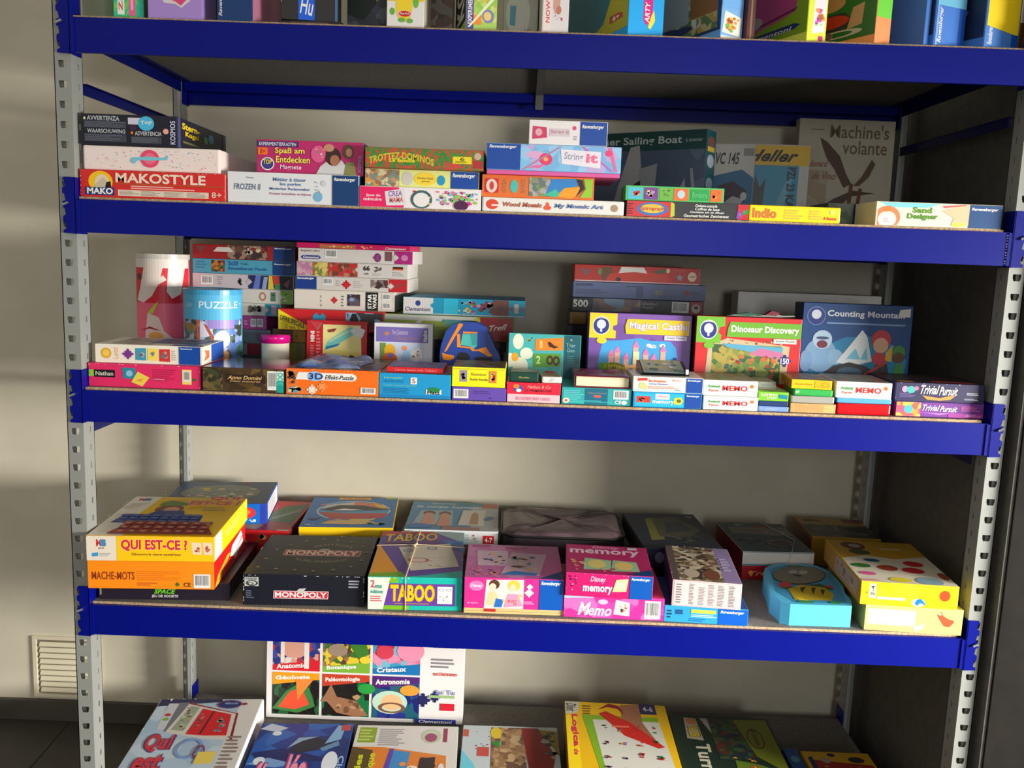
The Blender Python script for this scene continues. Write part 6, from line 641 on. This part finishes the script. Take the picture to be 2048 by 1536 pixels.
x1_ = gd('red box with a white band and a grey teal lid tied with string', (1484, 1103, 1157, 1627), .284, .23, SD_, (150, 20, 30), {}, parts=[('tray', 0, .50, .001, (160, 20, 30), {'F': [('t', 'Trefl', .10, .22, .46, .60, (230, 160, 120), {'i': .3, 'sl': .15}), ('e', .12, .5, .03, .16, (240, 170, 50))]}, 'red base tray'), ('lid', .50, 1, 0, (196, 194, 188), {'F': [('r', 0, 0, 1, .10, (60, 130, 150)), ('r', 0, .96, 1, 1, (40, 100, 110))], 'T': [('r', 0, 0, 1, 1, (52, 78, 82)), ('p', [(.1, .62), (.96, .56), (1, .86), (.1, .86)], (120, 112, 102)), ('p', [(.5, .84), (.86, .82), (.8, .92), (.5, .92)], (120, 66, 60)), ('t', 'Bingo', .34, .70, .54, .76, (60, 60, 60)), ('ring', .74, .66, .16, .10, .3, (150, 140, 126)), ('e', .30, .93, .07, .03, (140, 150, 150)), ('e', .66, .30, .22, .14, (40, 50, 50)), ('ring', .66, .30, .2, .12, .25, (110, 100, 96)), ('sc', .04, .05, .95, .5, 14, ((44, 60, 64), (90, 110, 106), (70, 60, 60)), .06)], 'L': [('r', 0, 0, 1, 1, (130, 24, 34))]}, 'grey teal lid with pale sides')], rz=3.5)
mb = MB(); xw = x1_.w * .62; mb.tube([(xw, -.0022, .001), (xw, -.0022, x1_.h * .5), (xw + .01, -.0022, x1_.h + .0022), (xw + .05, .09, x1_.h + .0024), (xw + .012, .2322, x1_.h + .0022), (xw, .2322, .002)], .0009, mat((180, 180, 172)), 6)
o = mb.build('string_tie'); o.location = x1_.o.location; o.rotation_euler = x1_.o.rotation_euler; tag(o, 'thin white string tied around the red box with the white band', 'string', GD)
# light blue box cut to a bumpy outline
o_ = [(1581, 1208), (1704, 1212), (1702, 1200), (1690, 1186), (1686, 1172), (1672, 1155), (1655, 1140), (1632, 1131), (1606, 1127), (1590, 1129), (1568, 1126), (1548, 1128), (1530, 1136), (1527, 1146), (1534, 1160), (1538, 1172), (1541, 1184), (1556, 1196), (1562, 1204)]
zt_ = P(1581, 1208, .02).z; W3 = [PZ(a, b, zt_) for a, b in o_]; x0 = W3[0].x; y0 = min(p.y for p in W3); mb = MB(); hh = zt_ - SD_ - .0006
pt = [(p.x - x0, p.y - y0) for p in W3]; mb.prism(pt, 'z', 0, hh, mat((86, 186, 228)))
def topart(items):
    for k, (c_, ip) in enumerate(items):
        r = []
        for a, b in ip: p = PZ(a, b, zt_); r.append((p.x - x0, p.y - y0, hh + .0003 + .00006 * k))
        mb.add(r, [tuple(range(len(r)))], mat(c_))
def el(cx, cy, rx, ry, n=20): return [(cx + rx * math.cos(2 * math.pi * i / n), cy + ry * math.sin(2 * math.pi * i / n)) for i in range(n)]
topart([((60, 150, 196), [(1588, 1204), (1694, 1207), (1682, 1180), (1660, 1148), (1628, 1134), (1570, 1130), (1538, 1138), (1546, 1160), (1552, 1182)]), ((34, 40, 44), el(1598, 1151, 54, 19)), ((126, 122, 106), el(1598, 1150, 52, 17.5)), ((180, 180, 170), el(1586, 1144, 9, 4)), ((180, 180, 170), el(1606, 1145, 9, 4)), ((30, 30, 30), [(1582, 1148), (1606, 1152), (1596, 1154)]), ((70, 110, 70), [(1568, 1131), (1600, 1131), (1612, 1135), (1580, 1135)]),
        ((196, 60, 70), el(1570, 1170, 13, 6)), ((190, 60, 70), el(1654, 1176, 13, 5)), ((50, 90, 50), [(1560, 1176), (1640, 1168), (1668, 1180), (1600, 1184)]), ((186, 160, 30), [(1576, 1178), (1600, 1170), (1650, 1176), (1668, 1190), (1664, 1202), (1590, 1200)]), ((60, 50, 30), [(1600, 1176), (1612, 1174), (1604, 1186)]), ((60, 50, 30), [(1622, 1176), (1632, 1176), (1626, 1190)]), ((60, 50, 30), [(1640, 1180), (1650, 1180), (1646, 1192)]), ((230, 200, 40), [(1590, 1194), (1620, 1202), (1600, 1201)]), ((60, 150, 60), [(1596, 1202), (1630, 1203), (1626, 1207), (1598, 1206)]), ((60, 150, 60), [(1660, 1204), (1684, 1205), (1680, 1209), (1662, 1208)])])
o = mb.build('shaped_game_box'); o.location = (x0, y0, SD_ + .0005); tag(o, 'light blue game box with a bumpy outline and a grey hippo face', 'game box', GD)
y2_ = gd('lower pale yellow box with a brown bird shape at the right end', (1729, 1208, 1262, 1925), .014, .285, SD_, (238, 222, 120), {'F': [('p', [(.0, 0), (0, 1), (.04, 1), (.04, 0)], (226, 220, 130)), ('r', .03, .24, .52, .86, (248, 244, 226)), ('p', [(.52, .03), (.6, .16), (.62, .4), (.5, .2)], (250, 244, 210)), ('p', [(.74, .76), (.78, .90), (.80, .74), (.86, .62), (.91, .58), (.915, .48), (.87, .30), (.82, .32), (.78, .52)], (170, 84, 46)), ('e', .765, .80, .02, .05, (230, 190, 160)), ('wear', (255, 250, 220), 12)], 'L': [('r', 0, 0, 1, 1, (196, 190, 110)), ('sc', .3, .2, .9, .9, 8, ((130, 100, 60), (170, 150, 90)), .05)], 'T': [('r', 0, 0, 1, 1, (170, 150, 80))]}, rz=-4)
y1_ = gd('upper bright yellow box with coloured fruit shapes on its white lid', (1721, 1162, 1206, 1917), .012, .28, y2_, (244, 214, 10), {'F': [('pic', 0, 0, 1, 1, ((246, 216, 10), (248, 222, 30), (240, 206, 10)), 10), ('r', .085, .30, .155, .94, (240, 232, 190)), ('t', '2-4', .10, .4, .14, .86, (60, 60, 60), {'r': 90}), ('p', [(.04, .5), (.06, .6), (.075, .48)], (150, 130, 30)), ('r', .17, .26, .46, .38, (252, 244, 190)), ('e', .60, .20, .07, .18, (250, 250, 244)), ('p', [(.56, .16), (.58, .34), (.62, .40), (.66, .24), (.68, .10), (.62, .2), (.59, .06)], (20, 120, 200)), ('e', .865, .58, .055, .24, (240, 70, 20)), ('wear', (255, 250, 210), 12)], 'L': [('r', 0, 0, 1, 1, (180, 140, 60)), ('p', [(.3, .1), (.9, .2), (.95, .9), (.35, .9)], (170, 160, 150)), ('sc', .35, .2, .9, .85, 12, ((120, 120, 130), (190, 170, 130), (150, 130, 140)), .05)],
    'T': [('r', 0, 0, 1, 1, (216, 208, 186)), ('p', [(0, .52), (.3, .62), (.62, .56), (1, .66), (1, 1), (0, 1)], (196, 150, 40)), ('e', .26, .86, .14, .10, (100, 70, 40)), ('e', .28, .86, .07, .05, (170, 160, 150)), ('e', .27, .70, .12, .07, (70, 86, 44)), ('r', .55, .78, .8, .84, (206, 180, 120)), ('e', .32, .50, .09, .04, (50, 90, 130)), ('e', .14, .36, .11, .05, (60, 120, 50)), ('e', .42, .33, .11, .065, (150, 60, 40)), ('e', .76, .46, .11, .065, (190, 40, 44)), ('e', .68, .30, .12, .065, (190, 40, 44)), ('e', .14, .18, .09, .04, (206, 90, 140)), ('e', .44, .07, .12, .05, (220, 200, 60)), ('e', .74, .07, .14, .08, (130, 160, 170)), ('e', .95, .2, .05, .08, (150, 70, 50)), ('e', .1, .03, .1, .02, (220, 150, 150))]}, rz=-4)
z1_ = pd('dim yellow picture box at the far back right of the fourth shelf', (1622, 1072, 1120, 1760), .41, .17, SD_, (176, 136, 40), {'T': [('pic', 0, 0, 1, .62, ((90, 80, 66), (70, 66, 60), (110, 96, 70), (56, 60, 66)), 16), ('r', .1, .8, .35, .9, (110, 70, 30)), ('p', [(.5, .3), (.95, .25), (.98, .55), (.5, .55)], (40, 44, 40)), ('r', .7, .8, .98, .96, (110, 50, 60)), ('r', .46, .35, .52, .62, (120, 80, 100))], 'L': [('r', 0, 0, 1, 1, (120, 80, 50))]}, rz=-2)
# dark zipped case at the back
q = P(1000, 1110, .34)
zc_ = empty('zipped_case', (q.x, .33, SD_ + .0004)); tag(zc_, 'large dark zipped case with a dull pink top behind the princess box', 'zipped case', GD)
cw_, cd_, ch_ = P(1250, 1110, .34).x - q.x, .24, .070
def rr(w_, d_, r, n=6):
    p = []
    for cx, cy, a0 in ((w_ - r, r, -90), (w_ - r, d_ - r, 0), (r, d_ - r, 90), (r, r, 180)):
        for i in range(n + 1): g = math.radians(a0 + 90 * i / n); p.append((cx + r * math.cos(g), cy + r * math.sin(g)))
    return p
mb = MB(); mb.prism(rr(cw_, cd_, .045), 'z', .0, ch_, mat((44, 36, 42), .5)); mb.build('case_body', zc_)
mb = MB(); p0 = rr(cw_, cd_, .045); c0 = Vector((cw_ / 2, cd_ / 2, 0)); vs = []; fs = []; n = len(p0)
for k, (s_, z) in enumerate(((1, ch_), (.93, ch_ + .008), (.7, ch_ + .013), (.35, ch_ + .009), (.02, ch_ + .012))):
    for i, (a, b) in enumerate(p0): vs.append((c0.x + (a - c0.x) * s_, c0.y + (b - c0.y) * s_, z + .003 * math.sin(i * 1.7 + k * 2)))
for k in range(4):
    for i in range(n): fs.append((k * n + i, k * n + (i + 1) % n, (k + 1) * n + (i + 1) % n, (k + 1) * n + i))
mb.add(vs, fs, noisy('dull_pink_film', (80, 64, 70), (116, 96, 98), 14, .3, 0, (1, 2.5, 1))); mb.build('top_cover', zc_, True)
mb = MB(); mb.tube([(a, b, ch_ + .001) for a, b in p0], .0035, mat((18, 16, 20)), 6, True); mb.build('zip_edge', zc_)
# ------------------------------------------------------------------ shelf E
def ge(label, TL, TR, h, dep, body, arts, rz=0, z0=None, kind='board_game_box', cat='game box', **kw):
    """a box lying on the bottom shelf, placed by its back edge"""
    z0 = (SE if z0 is None else z0) + .0004; a = PZ(*TL, z0 + h); b = PZ(*TR, z0 + h); t = math.radians(rz); w_ = (b - a).length
    fx = a.x + dep * math.sin(t); fy = a.y - dep * math.cos(t)
    return carton(kind, label, cat, GE, fx, fy, z0, w_, dep, h, rz, body, arts, **kw)
ge('white and pale blue game box with a red card board picture', (322, 1398), (526, 1402), .065, .37, (226, 228, 232), {'T': [('pic', 0, 0, .86, 1, ((170, 190, 206), (186, 202, 214), (160, 184, 204)), 7), ('p', [(0, .90), (.62, .96), (.6, 1), (0, 1)], (40, 40, 80)), ('r', .80, 0, 1, 1, (212, 208, 200)), ('e', .84, .93, .03, .02, (140, 60, 80)), ('p', [(.12, .58), (.10, .94), (.20, .94), (.22, .58)], (196, 196, 200)), ('e', .15, .78, .03, .02, (190, 40, 50)), ('e', .155, .72, .03, .02, (110, 170, 80)), ('p', [(.20, .56), (.20, .95), (.34, .95), (.30, .56)], (110, 112, 120)), ('p', [(.22, .545), (.30, .95), (.80, .80), (.86, .44), (.60, .46)], (206, 200, 190)), ('p', [(.30, .93), (.80, .79), (.80, .80), (.30, .95)], (150, 30, 36)), ('p', [(.845, .45), (.80, .80), (.82, .80), (.87, .45)], (130, 24, 30)), ('p', [(.26, .58), (.33, .90), (.42, .88), (.38, .56)], (150, 156, 130)), ('sc', .28, .58, .40, .88, 18, ((190, 170, 110), (120, 130, 120), (180, 190, 170), (110, 90, 70)), .03), ('p', [(.42, .52), (.46, .86), (.76, .78), (.80, .50), (.60, .50)], (206, 24, 34)), ('p', [(.54, .52), (.57, .82), (.585, .82), (.56, .52)], (70, 20, 24)), ('sc', .45, .54, .54, .82, 10, ((150, 130, 120), (90, 70, 70)), .025), ('sc', .64, .54, .76, .80, 12, ((130, 140, 150), (180, 150, 120), (90, 100, 120)), .035), ('e', .70, .92, .12, .06, (150, 60, 80)), ('e', .70, .92, .11, .052, (30, 50, 110)), ('t', 'Giochi', .65, .92, .78, .95, (160, 180, 210), {'i': .3}), ('t', 'Qui', .10, .30, .34, .52, (206, 50, 60), {'b': .035, 'o': (40, 40, 110)}), ('t', 'est', .10, .08, .34, .28, (206, 50, 60), {'b': .035, 'o': (40, 40, 110)}), ('ring', .52, .34, .12, .12, .2, (120, 150, 200)), ('ring', .62, .3, .05, .08, .3, (130, 60, 90)), ('r', .62, .16, .78, .3, (226, 200, 90)), ('ln', .84, .1, .96, .5, 9, (140, 120, 110)), ('wear', W, 6)], 'R': [('r', 0, 0, 1, 1, (232, 232, 230))]}, rz=5, bev=.004)
ge('blue game box with a pale dragonfly and pink lettering lying on the bottom shelf', (525, 1447), (709, 1444), .055, .34, (30, 70, 150), {'T': [('pic', 0, 0, 1, 1, ((20, 60, 140), (30, 84, 170), (24, 50, 116), (40, 100, 180)), 9), ('p', [(0, .92), (.1, 1), (.3, .94), (.2, .88)], (190, 200, 216)), ('p', [(0, .6), (.3, .66), (.5, .62), (.9, .5), (.5, .5), (.1, .5)], (20, 40, 100)), ('p', [(0, .46), (.2, .54), (.5, .46), (.3, .42)], (120, 160, 210)), ('e', .12, .50, .06, .05, (220, 228, 236)), ('e', .2, .86, .05, .03, (220, 226, 230)), ('p', [(.40, .62), (.46, .78), (.66, .80), (.80, .74), (.78, .66), (.5, .60)], (30, 46, 60)), ('p', [(.36, .66), (.45, .80), (.66, .82), (.5, .76)], (140, 176, 200)), ('p', [(.74, .72), (.84, .98), (.92, .96), (.90, .78)], (130, 176, 214)), ('p', [(.70, .66), (.88, .76), (.90, .70), (.74, .62)], (100, 140, 180)), ('p', [(.88, .98), (.98, .98), (.98, .90), (.88, .90)], (190, 80, 80)), ('e', .84, .48, .08, .14, (226, 232, 240)), ('t', 'fée', .12, .12, .30, .48, (244, 150, 180), {'b': .04, 'o': (150, 60, 110)}), ('t', 'lée', .42, .24, .62, .58, (244, 150, 180), {'b': .04, 'o': (150, 60, 110)}), ('t', 'Clairière', .92, .05, .98, .56, (170, 200, 226), {'r': 270})], 'R': [('r', 0, 0, 1, 1, (10, 20, 40))]}, rz=4)
ge('white science box with an orange workshop picture and yellow lettering', (716, 1450), (917, 1453), .055, .34, (220, 218, 212), {'T': [('r', 0, 0, 1, 1, (222, 218, 210)), ('r', .03, .76, .20, .97, (140, 166, 40)), ('ln', .04, .78, .19, .95, 4, (190, 206, 110)), ('ln', .23, .72, .50, .96, 9, (150, 146, 150)), ('ring', .74, .86, .10, .10, .4, (190, 200, 170)), ('e', .74, .84, .06, .06, (160, 70, 100)), ('r', .86, .78, .90, .97, (150, 40, 70)), ('p', [(0, 0), (0, .70), (.30, .70), (.9, .60), (.92, 0)], (226, 130, 40)), ('p', [(0, 0), (0, .70), (.2, .66), (.24, 0)], (90, 70, 40)), ('t', 'Energies', .06, .06, .14, .60, (214, 220, 20), {'r': 90, 'b': .035}), ('t', 'magnétique', .17, .06, .25, .62, (214, 220, 20), {'r': 90, 'b': .035}), ('p', [(.28, 0), (.36, .68), (.40, .68), (.34, 0)], (96, 70, 170)), ('p', [(.34, 0), (.40, .66), (.56, .64), (.5, 0)], (60, 140, 200)), ('sc', .40, .04, .88, .6, 26, ((240, 150, 60), (200, 90, 40), (60, 120, 90), (90, 50, 30), (250, 220, 190)), .06), ('p', [(.64, .3), (.66, .56), (.80, .58), (.80, .3)], (50, 36, 30)), ('e', .86, .44, .03, .06, (230, 220, 210))], 'L': [('r', 0, 0, 1, 1, (60, 60, 60))]}, rz=2.5)
ge('cartoon animal game box with yellow letters lying right of the science box', (927, 1450), (1114, 1457), .055, .34, (210, 220, 226), {'T': [('r', 0, 0, 1, 1, (196, 206, 208)), ('p', [(0, 0), (0, .66), (.12, .5), (.2, .3), (.3, 0)], (110, 206, 226)), ('p', [(.22, .30), (.30, .44), (.40, .42), (.34, .2)], (50, 180, 210)), ('r', 0, .84, .06, .94, (190, 90, 60)), ('sc', .12, .6, .32, .96, 10, ((190, 60, 60), (120, 80, 90), (90, 90, 90)), .02), ('r', .16, .58, .28, .70, (196, 80, 70)), ('pic', .30, .2, .66, .98, ((150, 116, 80), (176, 140, 100), (130, 96, 66), (110, 80, 60), (190, 160, 120)), 34), ('e', .35, .9, .06, .08, (220, 190, 50)), ('p', [(.30, .76), (.40, .80), (.38, .7)], (40, 140, 60)), ('p', [(.62, .98), (.80, .98), (.96, .6), (.84, .1), (.7, .3)], (150, 34, 34)), ('p', [(.8, .96), (1, .94), (1, .6), (.9, .8)], (150, 130, 30)), ('sc', .80, .3, 1, .96, 16, ((60, 60, 56), (170, 166, 156), (100, 90, 80)), .05), ('t', 'ANE', .36, .04, .52, .36, (244, 200, 30), {'b': .035, 'o': (180, 110, 20)}), ('t', 'E', .62, .02, .74, .22, (206, 166, 20), {'b': .035}), ('p', [(.1, .02), (.36, .32), (.36, .36), (.08, .04)], (190, 30, 40))]}, rz=1)
ge('yellow logic game box with a red pointing shape on its lid', (1129, 1402), (1331, 1424), .085, .37, (240, 190, 20), {'T': [('r', 0, 0, 1, 1, (236, 186, 24)), ('p', [(0, 0), (0, .8), (.1, .8), (.12, 0)], (248, 214, 30)), ('p', [(0, 1), (0, .82), (.12, .84), (.15, 1)], (206, 200, 180)), ('t', 'Diset', .01, .86, .11, .97, (40, 40, 40), {'r': 270, 'i': .2}), ('ln', .17, .82, .26, .96, 4, (120, 90, 40)), ('p', [(.16, .82), (.9, .82), (.86, .1), (.30, .0)], (130, 176, 40)), ('p', [(.26, .76), (.90, .76), (.96, .0), (.34, .0)], (214, 212, 200)), ('t', 'Logica', .045, .40, .115, .82, (220, 50, 90), {'r': 270, 'b': .04}), ('t', 'de', .06, .30, .10, .37, (220, 50, 90), {'r': 270}), ('p', [(.56, .98), (.74, .99), (.74, .74), (.84, .5), (.76, .46), (.62, .66), (.55, .8)], (166, 110, 80)), ('p', [(.33, .90), (.44, .99), (.54, .96), (.58, .84), (.52, .92), (.42, .94)], (150, 30, 60)), ('p', [(.33, .84), (.40, .88), (.62, .74), (.90, .44), (.84, .42), (.55, .56)], (206, 44, 36)), ('ln', .44, .66, .66, .70, 1, (230, 120, 90)), ('r', .74, .86, .90, 1, (50, 46, 90)), ('t', '4-6', .77, .90, .87, .97, (200, 200, 220))] + [('sc', .32 + .16 * i, .60 - .17 * j, .40 + .16 * i, .70 - .17 * j, 3, c_, .03) for j in range(4) for i, c_ in enumerate((((130, 40, 60), (60, 40, 60)), ((200, 130, 60), (120, 80, 140)), ((190, 50, 60),), ((40, 130, 70), (190, 40, 40))))] + [('ring', .30, .08, .12, .07, .3, (130, 70, 180)), ('r', .48, .0, .62, .12, (190, 100, 200)), ('p', [(.64, 0), (.66, .12), (.76, .04), (.84, .13), (.84, 0)], (30, 110, 190))], 'L': [('r', 0, 0, 1, 1, (150, 110, 40))]}, rz=-1)
ge('dark green game box with a butterfly meadow picture and pale lettering', (1337, 1427), (1533, 1438), .075, .37, (30, 50, 40), {'T': [('r', 0, 0, 1, 1, (26, 46, 36)), ('p', [(.12, .68), (.14, .96), (.26, .95), (.28, .66)], (170, 160, 140)), ('t', 'FALTER', .155, .70, .255, .84, (216, 190, 30), {'r': 270, 'b': .035, 'o': (40, 34, 20)}), ('r', .16, .87, .25, .94, (196, 120, 70)), ('t', 'Turnier', .18, .10, .32, .62, (200, 196, 170), {'r': 270, 'b': .035}), ('p', [(.30, .96), (.38, .96), (.52, .50), (.50, .44)], (196, 150, 140)), ('p', [(.32, .95), (.36, .95), (.50, .50), (.49, .46)], (176, 180, 180)), ('pic', .38, .45, .72, .96, ((36, 60, 36), (60, 80, 40), (90, 40, 40), (30, 46, 60), (56, 90, 50)), 30), ('p', [(.64, .96), (.98, .98), (1, .30), (.74, .50)], (116, 126, 30)), ('ring', .80, .72, .08, .13, .14, (90, 40, 30)), ('t', 'Schmidt', .78, .63, .83, .83, (90, 40, 30), {'r': 270}), ('p', [(.52, .44), (.74, .40), (1, .3), (1, 0), (.5, 0)], (96, 120, 30)), ('e', .72, .14, .22, .16, (190, 30, 24)), ('sc', .56, .04, .92, .30, 10, ((236, 190, 30), (60, 30, 20), (200, 60, 20)), .035), ('sc', .5, .35, .75, .48, 8, ((190, 60, 50), (220, 160, 50)), .03), ('p', [(.5, .06), (.6, .12), (.64, .02)], (30, 80, 190))]}, rz=-2)
ge('yellow box with a red picture lying low at the right of the bottom shelf', (1601, 1502), (1738, 1512), .05, .27, (220, 170, 20), {'T': [('r', 0, 0, 1, 1, (206, 160, 20)), ('p', [(.10, 0), (.12, .86), (.96, .80), (1, 0)], (160, 40, 34)), ('p', [(.02, 0), (.05, .9), (.12, .92), (.11, 0)], (30, 46, 100)), ('e', .30, .86, .07, .05, (170, 150, 130)), ('e', .42, .95, .06, .03, (30, 40, 80)), ('e', .76, .88, .12, .05, (60, 50, 50)), ('sc', .15, .1, .95, .8, 26, ((190, 130, 60), (150, 110, 90), (40, 90, 110), (200, 170, 60), (90, 60, 60)), .05)]}, rz=0)
ge('blue box under the left corner of the low yellow box', (1564, 1496), (1593, 1498), .045, .25, (30, 80, 140), {'T': [('e', .5, .8, .3, .06, (90, 150, 160))]}, rz=0)
# science box standing behind
sb_ = P(530, 1443, .40); yS = .47
z1s = PZ(549, 1281, 0) if 0 else None
bxs = bx('puzzle_box', 'large white science box with six picture panels standing on the bottom shelf', 'puzzle box', GE, (531, 1262, 1470, 926), yS, .055, SE, (222, 218, 216), {'F': [x for i, (c_, nm, pal) in enumerate((((206, 24, 36), 'Anatomie', ((60, 70, 150), (170, 50, 60), (206, 150, 130), (214, 206, 196), (40, 50, 120))), ((120, 170, 50), 'Botanique', ((90, 60, 40), (60, 110, 40), (220, 190, 50), (110, 100, 70), (150, 110, 60))), ((10, 110, 170), 'Cristaux', ((60, 150, 180), (220, 110, 150), (196, 40, 60), (110, 180, 200), (226, 140, 170)))))
    for x in (('pic', .03 + .255 * i, .53, .27 + .255 * i, .97, pal, 34), ('p', [(.03 + .255 * i, .53), (.27 + .255 * i, .53), (.27 + .255 * i, .66), (.03 + .255 * i, .59)], c_), ('t', nm, .05 + .255 * i, .545, .20 + .255 * i, .60, (230, 224, 220), {'sl': .025, 'b': .04}))] +
    [x for i, (c_, nm, pal) in enumerate((((240, 150, 20), 'Géologie', ((30, 20, 18), (40, 90, 50), (30, 60, 40), (24, 20, 20))), ((190, 60, 36), 'Paléontologie', ((26, 20, 18), (30, 26, 22), (20, 110, 60))), ((76, 30, 110), 'Astronomie', ((24, 34, 110), (40, 50, 130), (30, 90, 110)))))
    for x in (('pic', .03 + .255 * i, .04, .27 + .255 * i, .51, pal, 20), ('p', [(.03 + .255 * i, .51), (.27 + .255 * i, .51), (.27 + .255 * i, .44), (.03 + .255 * i, .37)], c_), ('t', nm, .045 + .255 * i, .41, .22 + .255 * i, .47, (236, 226, 220), {'sl': .02, 'b': .04}))] +
    [('e', .14, .78, .07, .11, (206, 150, 130)), ('r', .07, .62, .09, .97, (220, 214, 206)), ('r', .19, .56, .215, .97, (220, 214, 206)), ('e', .36, .78, .05, .07, (150, 130, 110)), ('e', .46, .80, .035, .045, (230, 200, 50)), ('e', .50, .68, .03, .04, (230, 200, 50)), ('p', [(.42, .84), (.5, .9), (.52, .74), (.46, .7)], (60, 120, 40)), ('e', .60, .78, .045, .08, (206, 60, 80)), ('e', .73, .80, .07, .12, (226, 140, 170)),
     ('p', [(.03, .1), (.10, .30), (.17, .40), (.22, .34), (.25, .14), (.16, .06)], (60, 120, 60)), ('p', [(.06, .12), (.12, .30), (.18, .34), (.22, .16), (.15, .1)], (226, 80, 50)), ('p', [(.16, .2), (.15, .44), (.24, .44), (.19, .3)], (240, 130, 50)), ('p', [(.28, .20), (.33, .40), (.36, .26), (.46, .22), (.52, .06), (.46, .04), (.36, .08), (.31, .2)], (150, 106, 76)), ('sc', .34, .06, .5, .3, 10, ((110, 76, 54), (176, 136, 100)), .025), ('e', .51, .36, .045, .06, (40, 150, 60)), ('e', .63, .22, .09, .13, (180, 210, 190)), ('e', .64, .22, .055, .09, (226, 180, 130)), ('ring', .64, .16, .07, .06, .3, (120, 80, 60)), ('e', .73, .36, .05, .06, (236, 150, 50)), ('jig', .80, .26, .022, (30, 34, 90)), ('jig', .86, .30, .018, (30, 34, 90)), ('t', 'Scienza', .83, .90, .95, .95, (190, 60, 60)), ('t', 'tecnologia', .84, .84, .97, .88, (110, 110, 120)), ('ln', .84, .62, .96, .74, 3, (130, 126, 130)), ('t', 'scienze', .85, .54, .97, .58, (206, 70, 60)), ('t', 'Sai Tu', .86, .33, .96, .38, (120, 130, 180)), ('r', .83, .29, .96, .32, (150, 180, 120)), ('r', .89, .15, .96, .23, (206, 30, 50)), ('r', .76, .0, .97, .05, (30, 50, 130)), ('t', 'Clementoni', .78, .005, .95, .04, W, {'i': .2})]}, rz=0, lean=4)
# loose black cable end hanging at the top of the science box
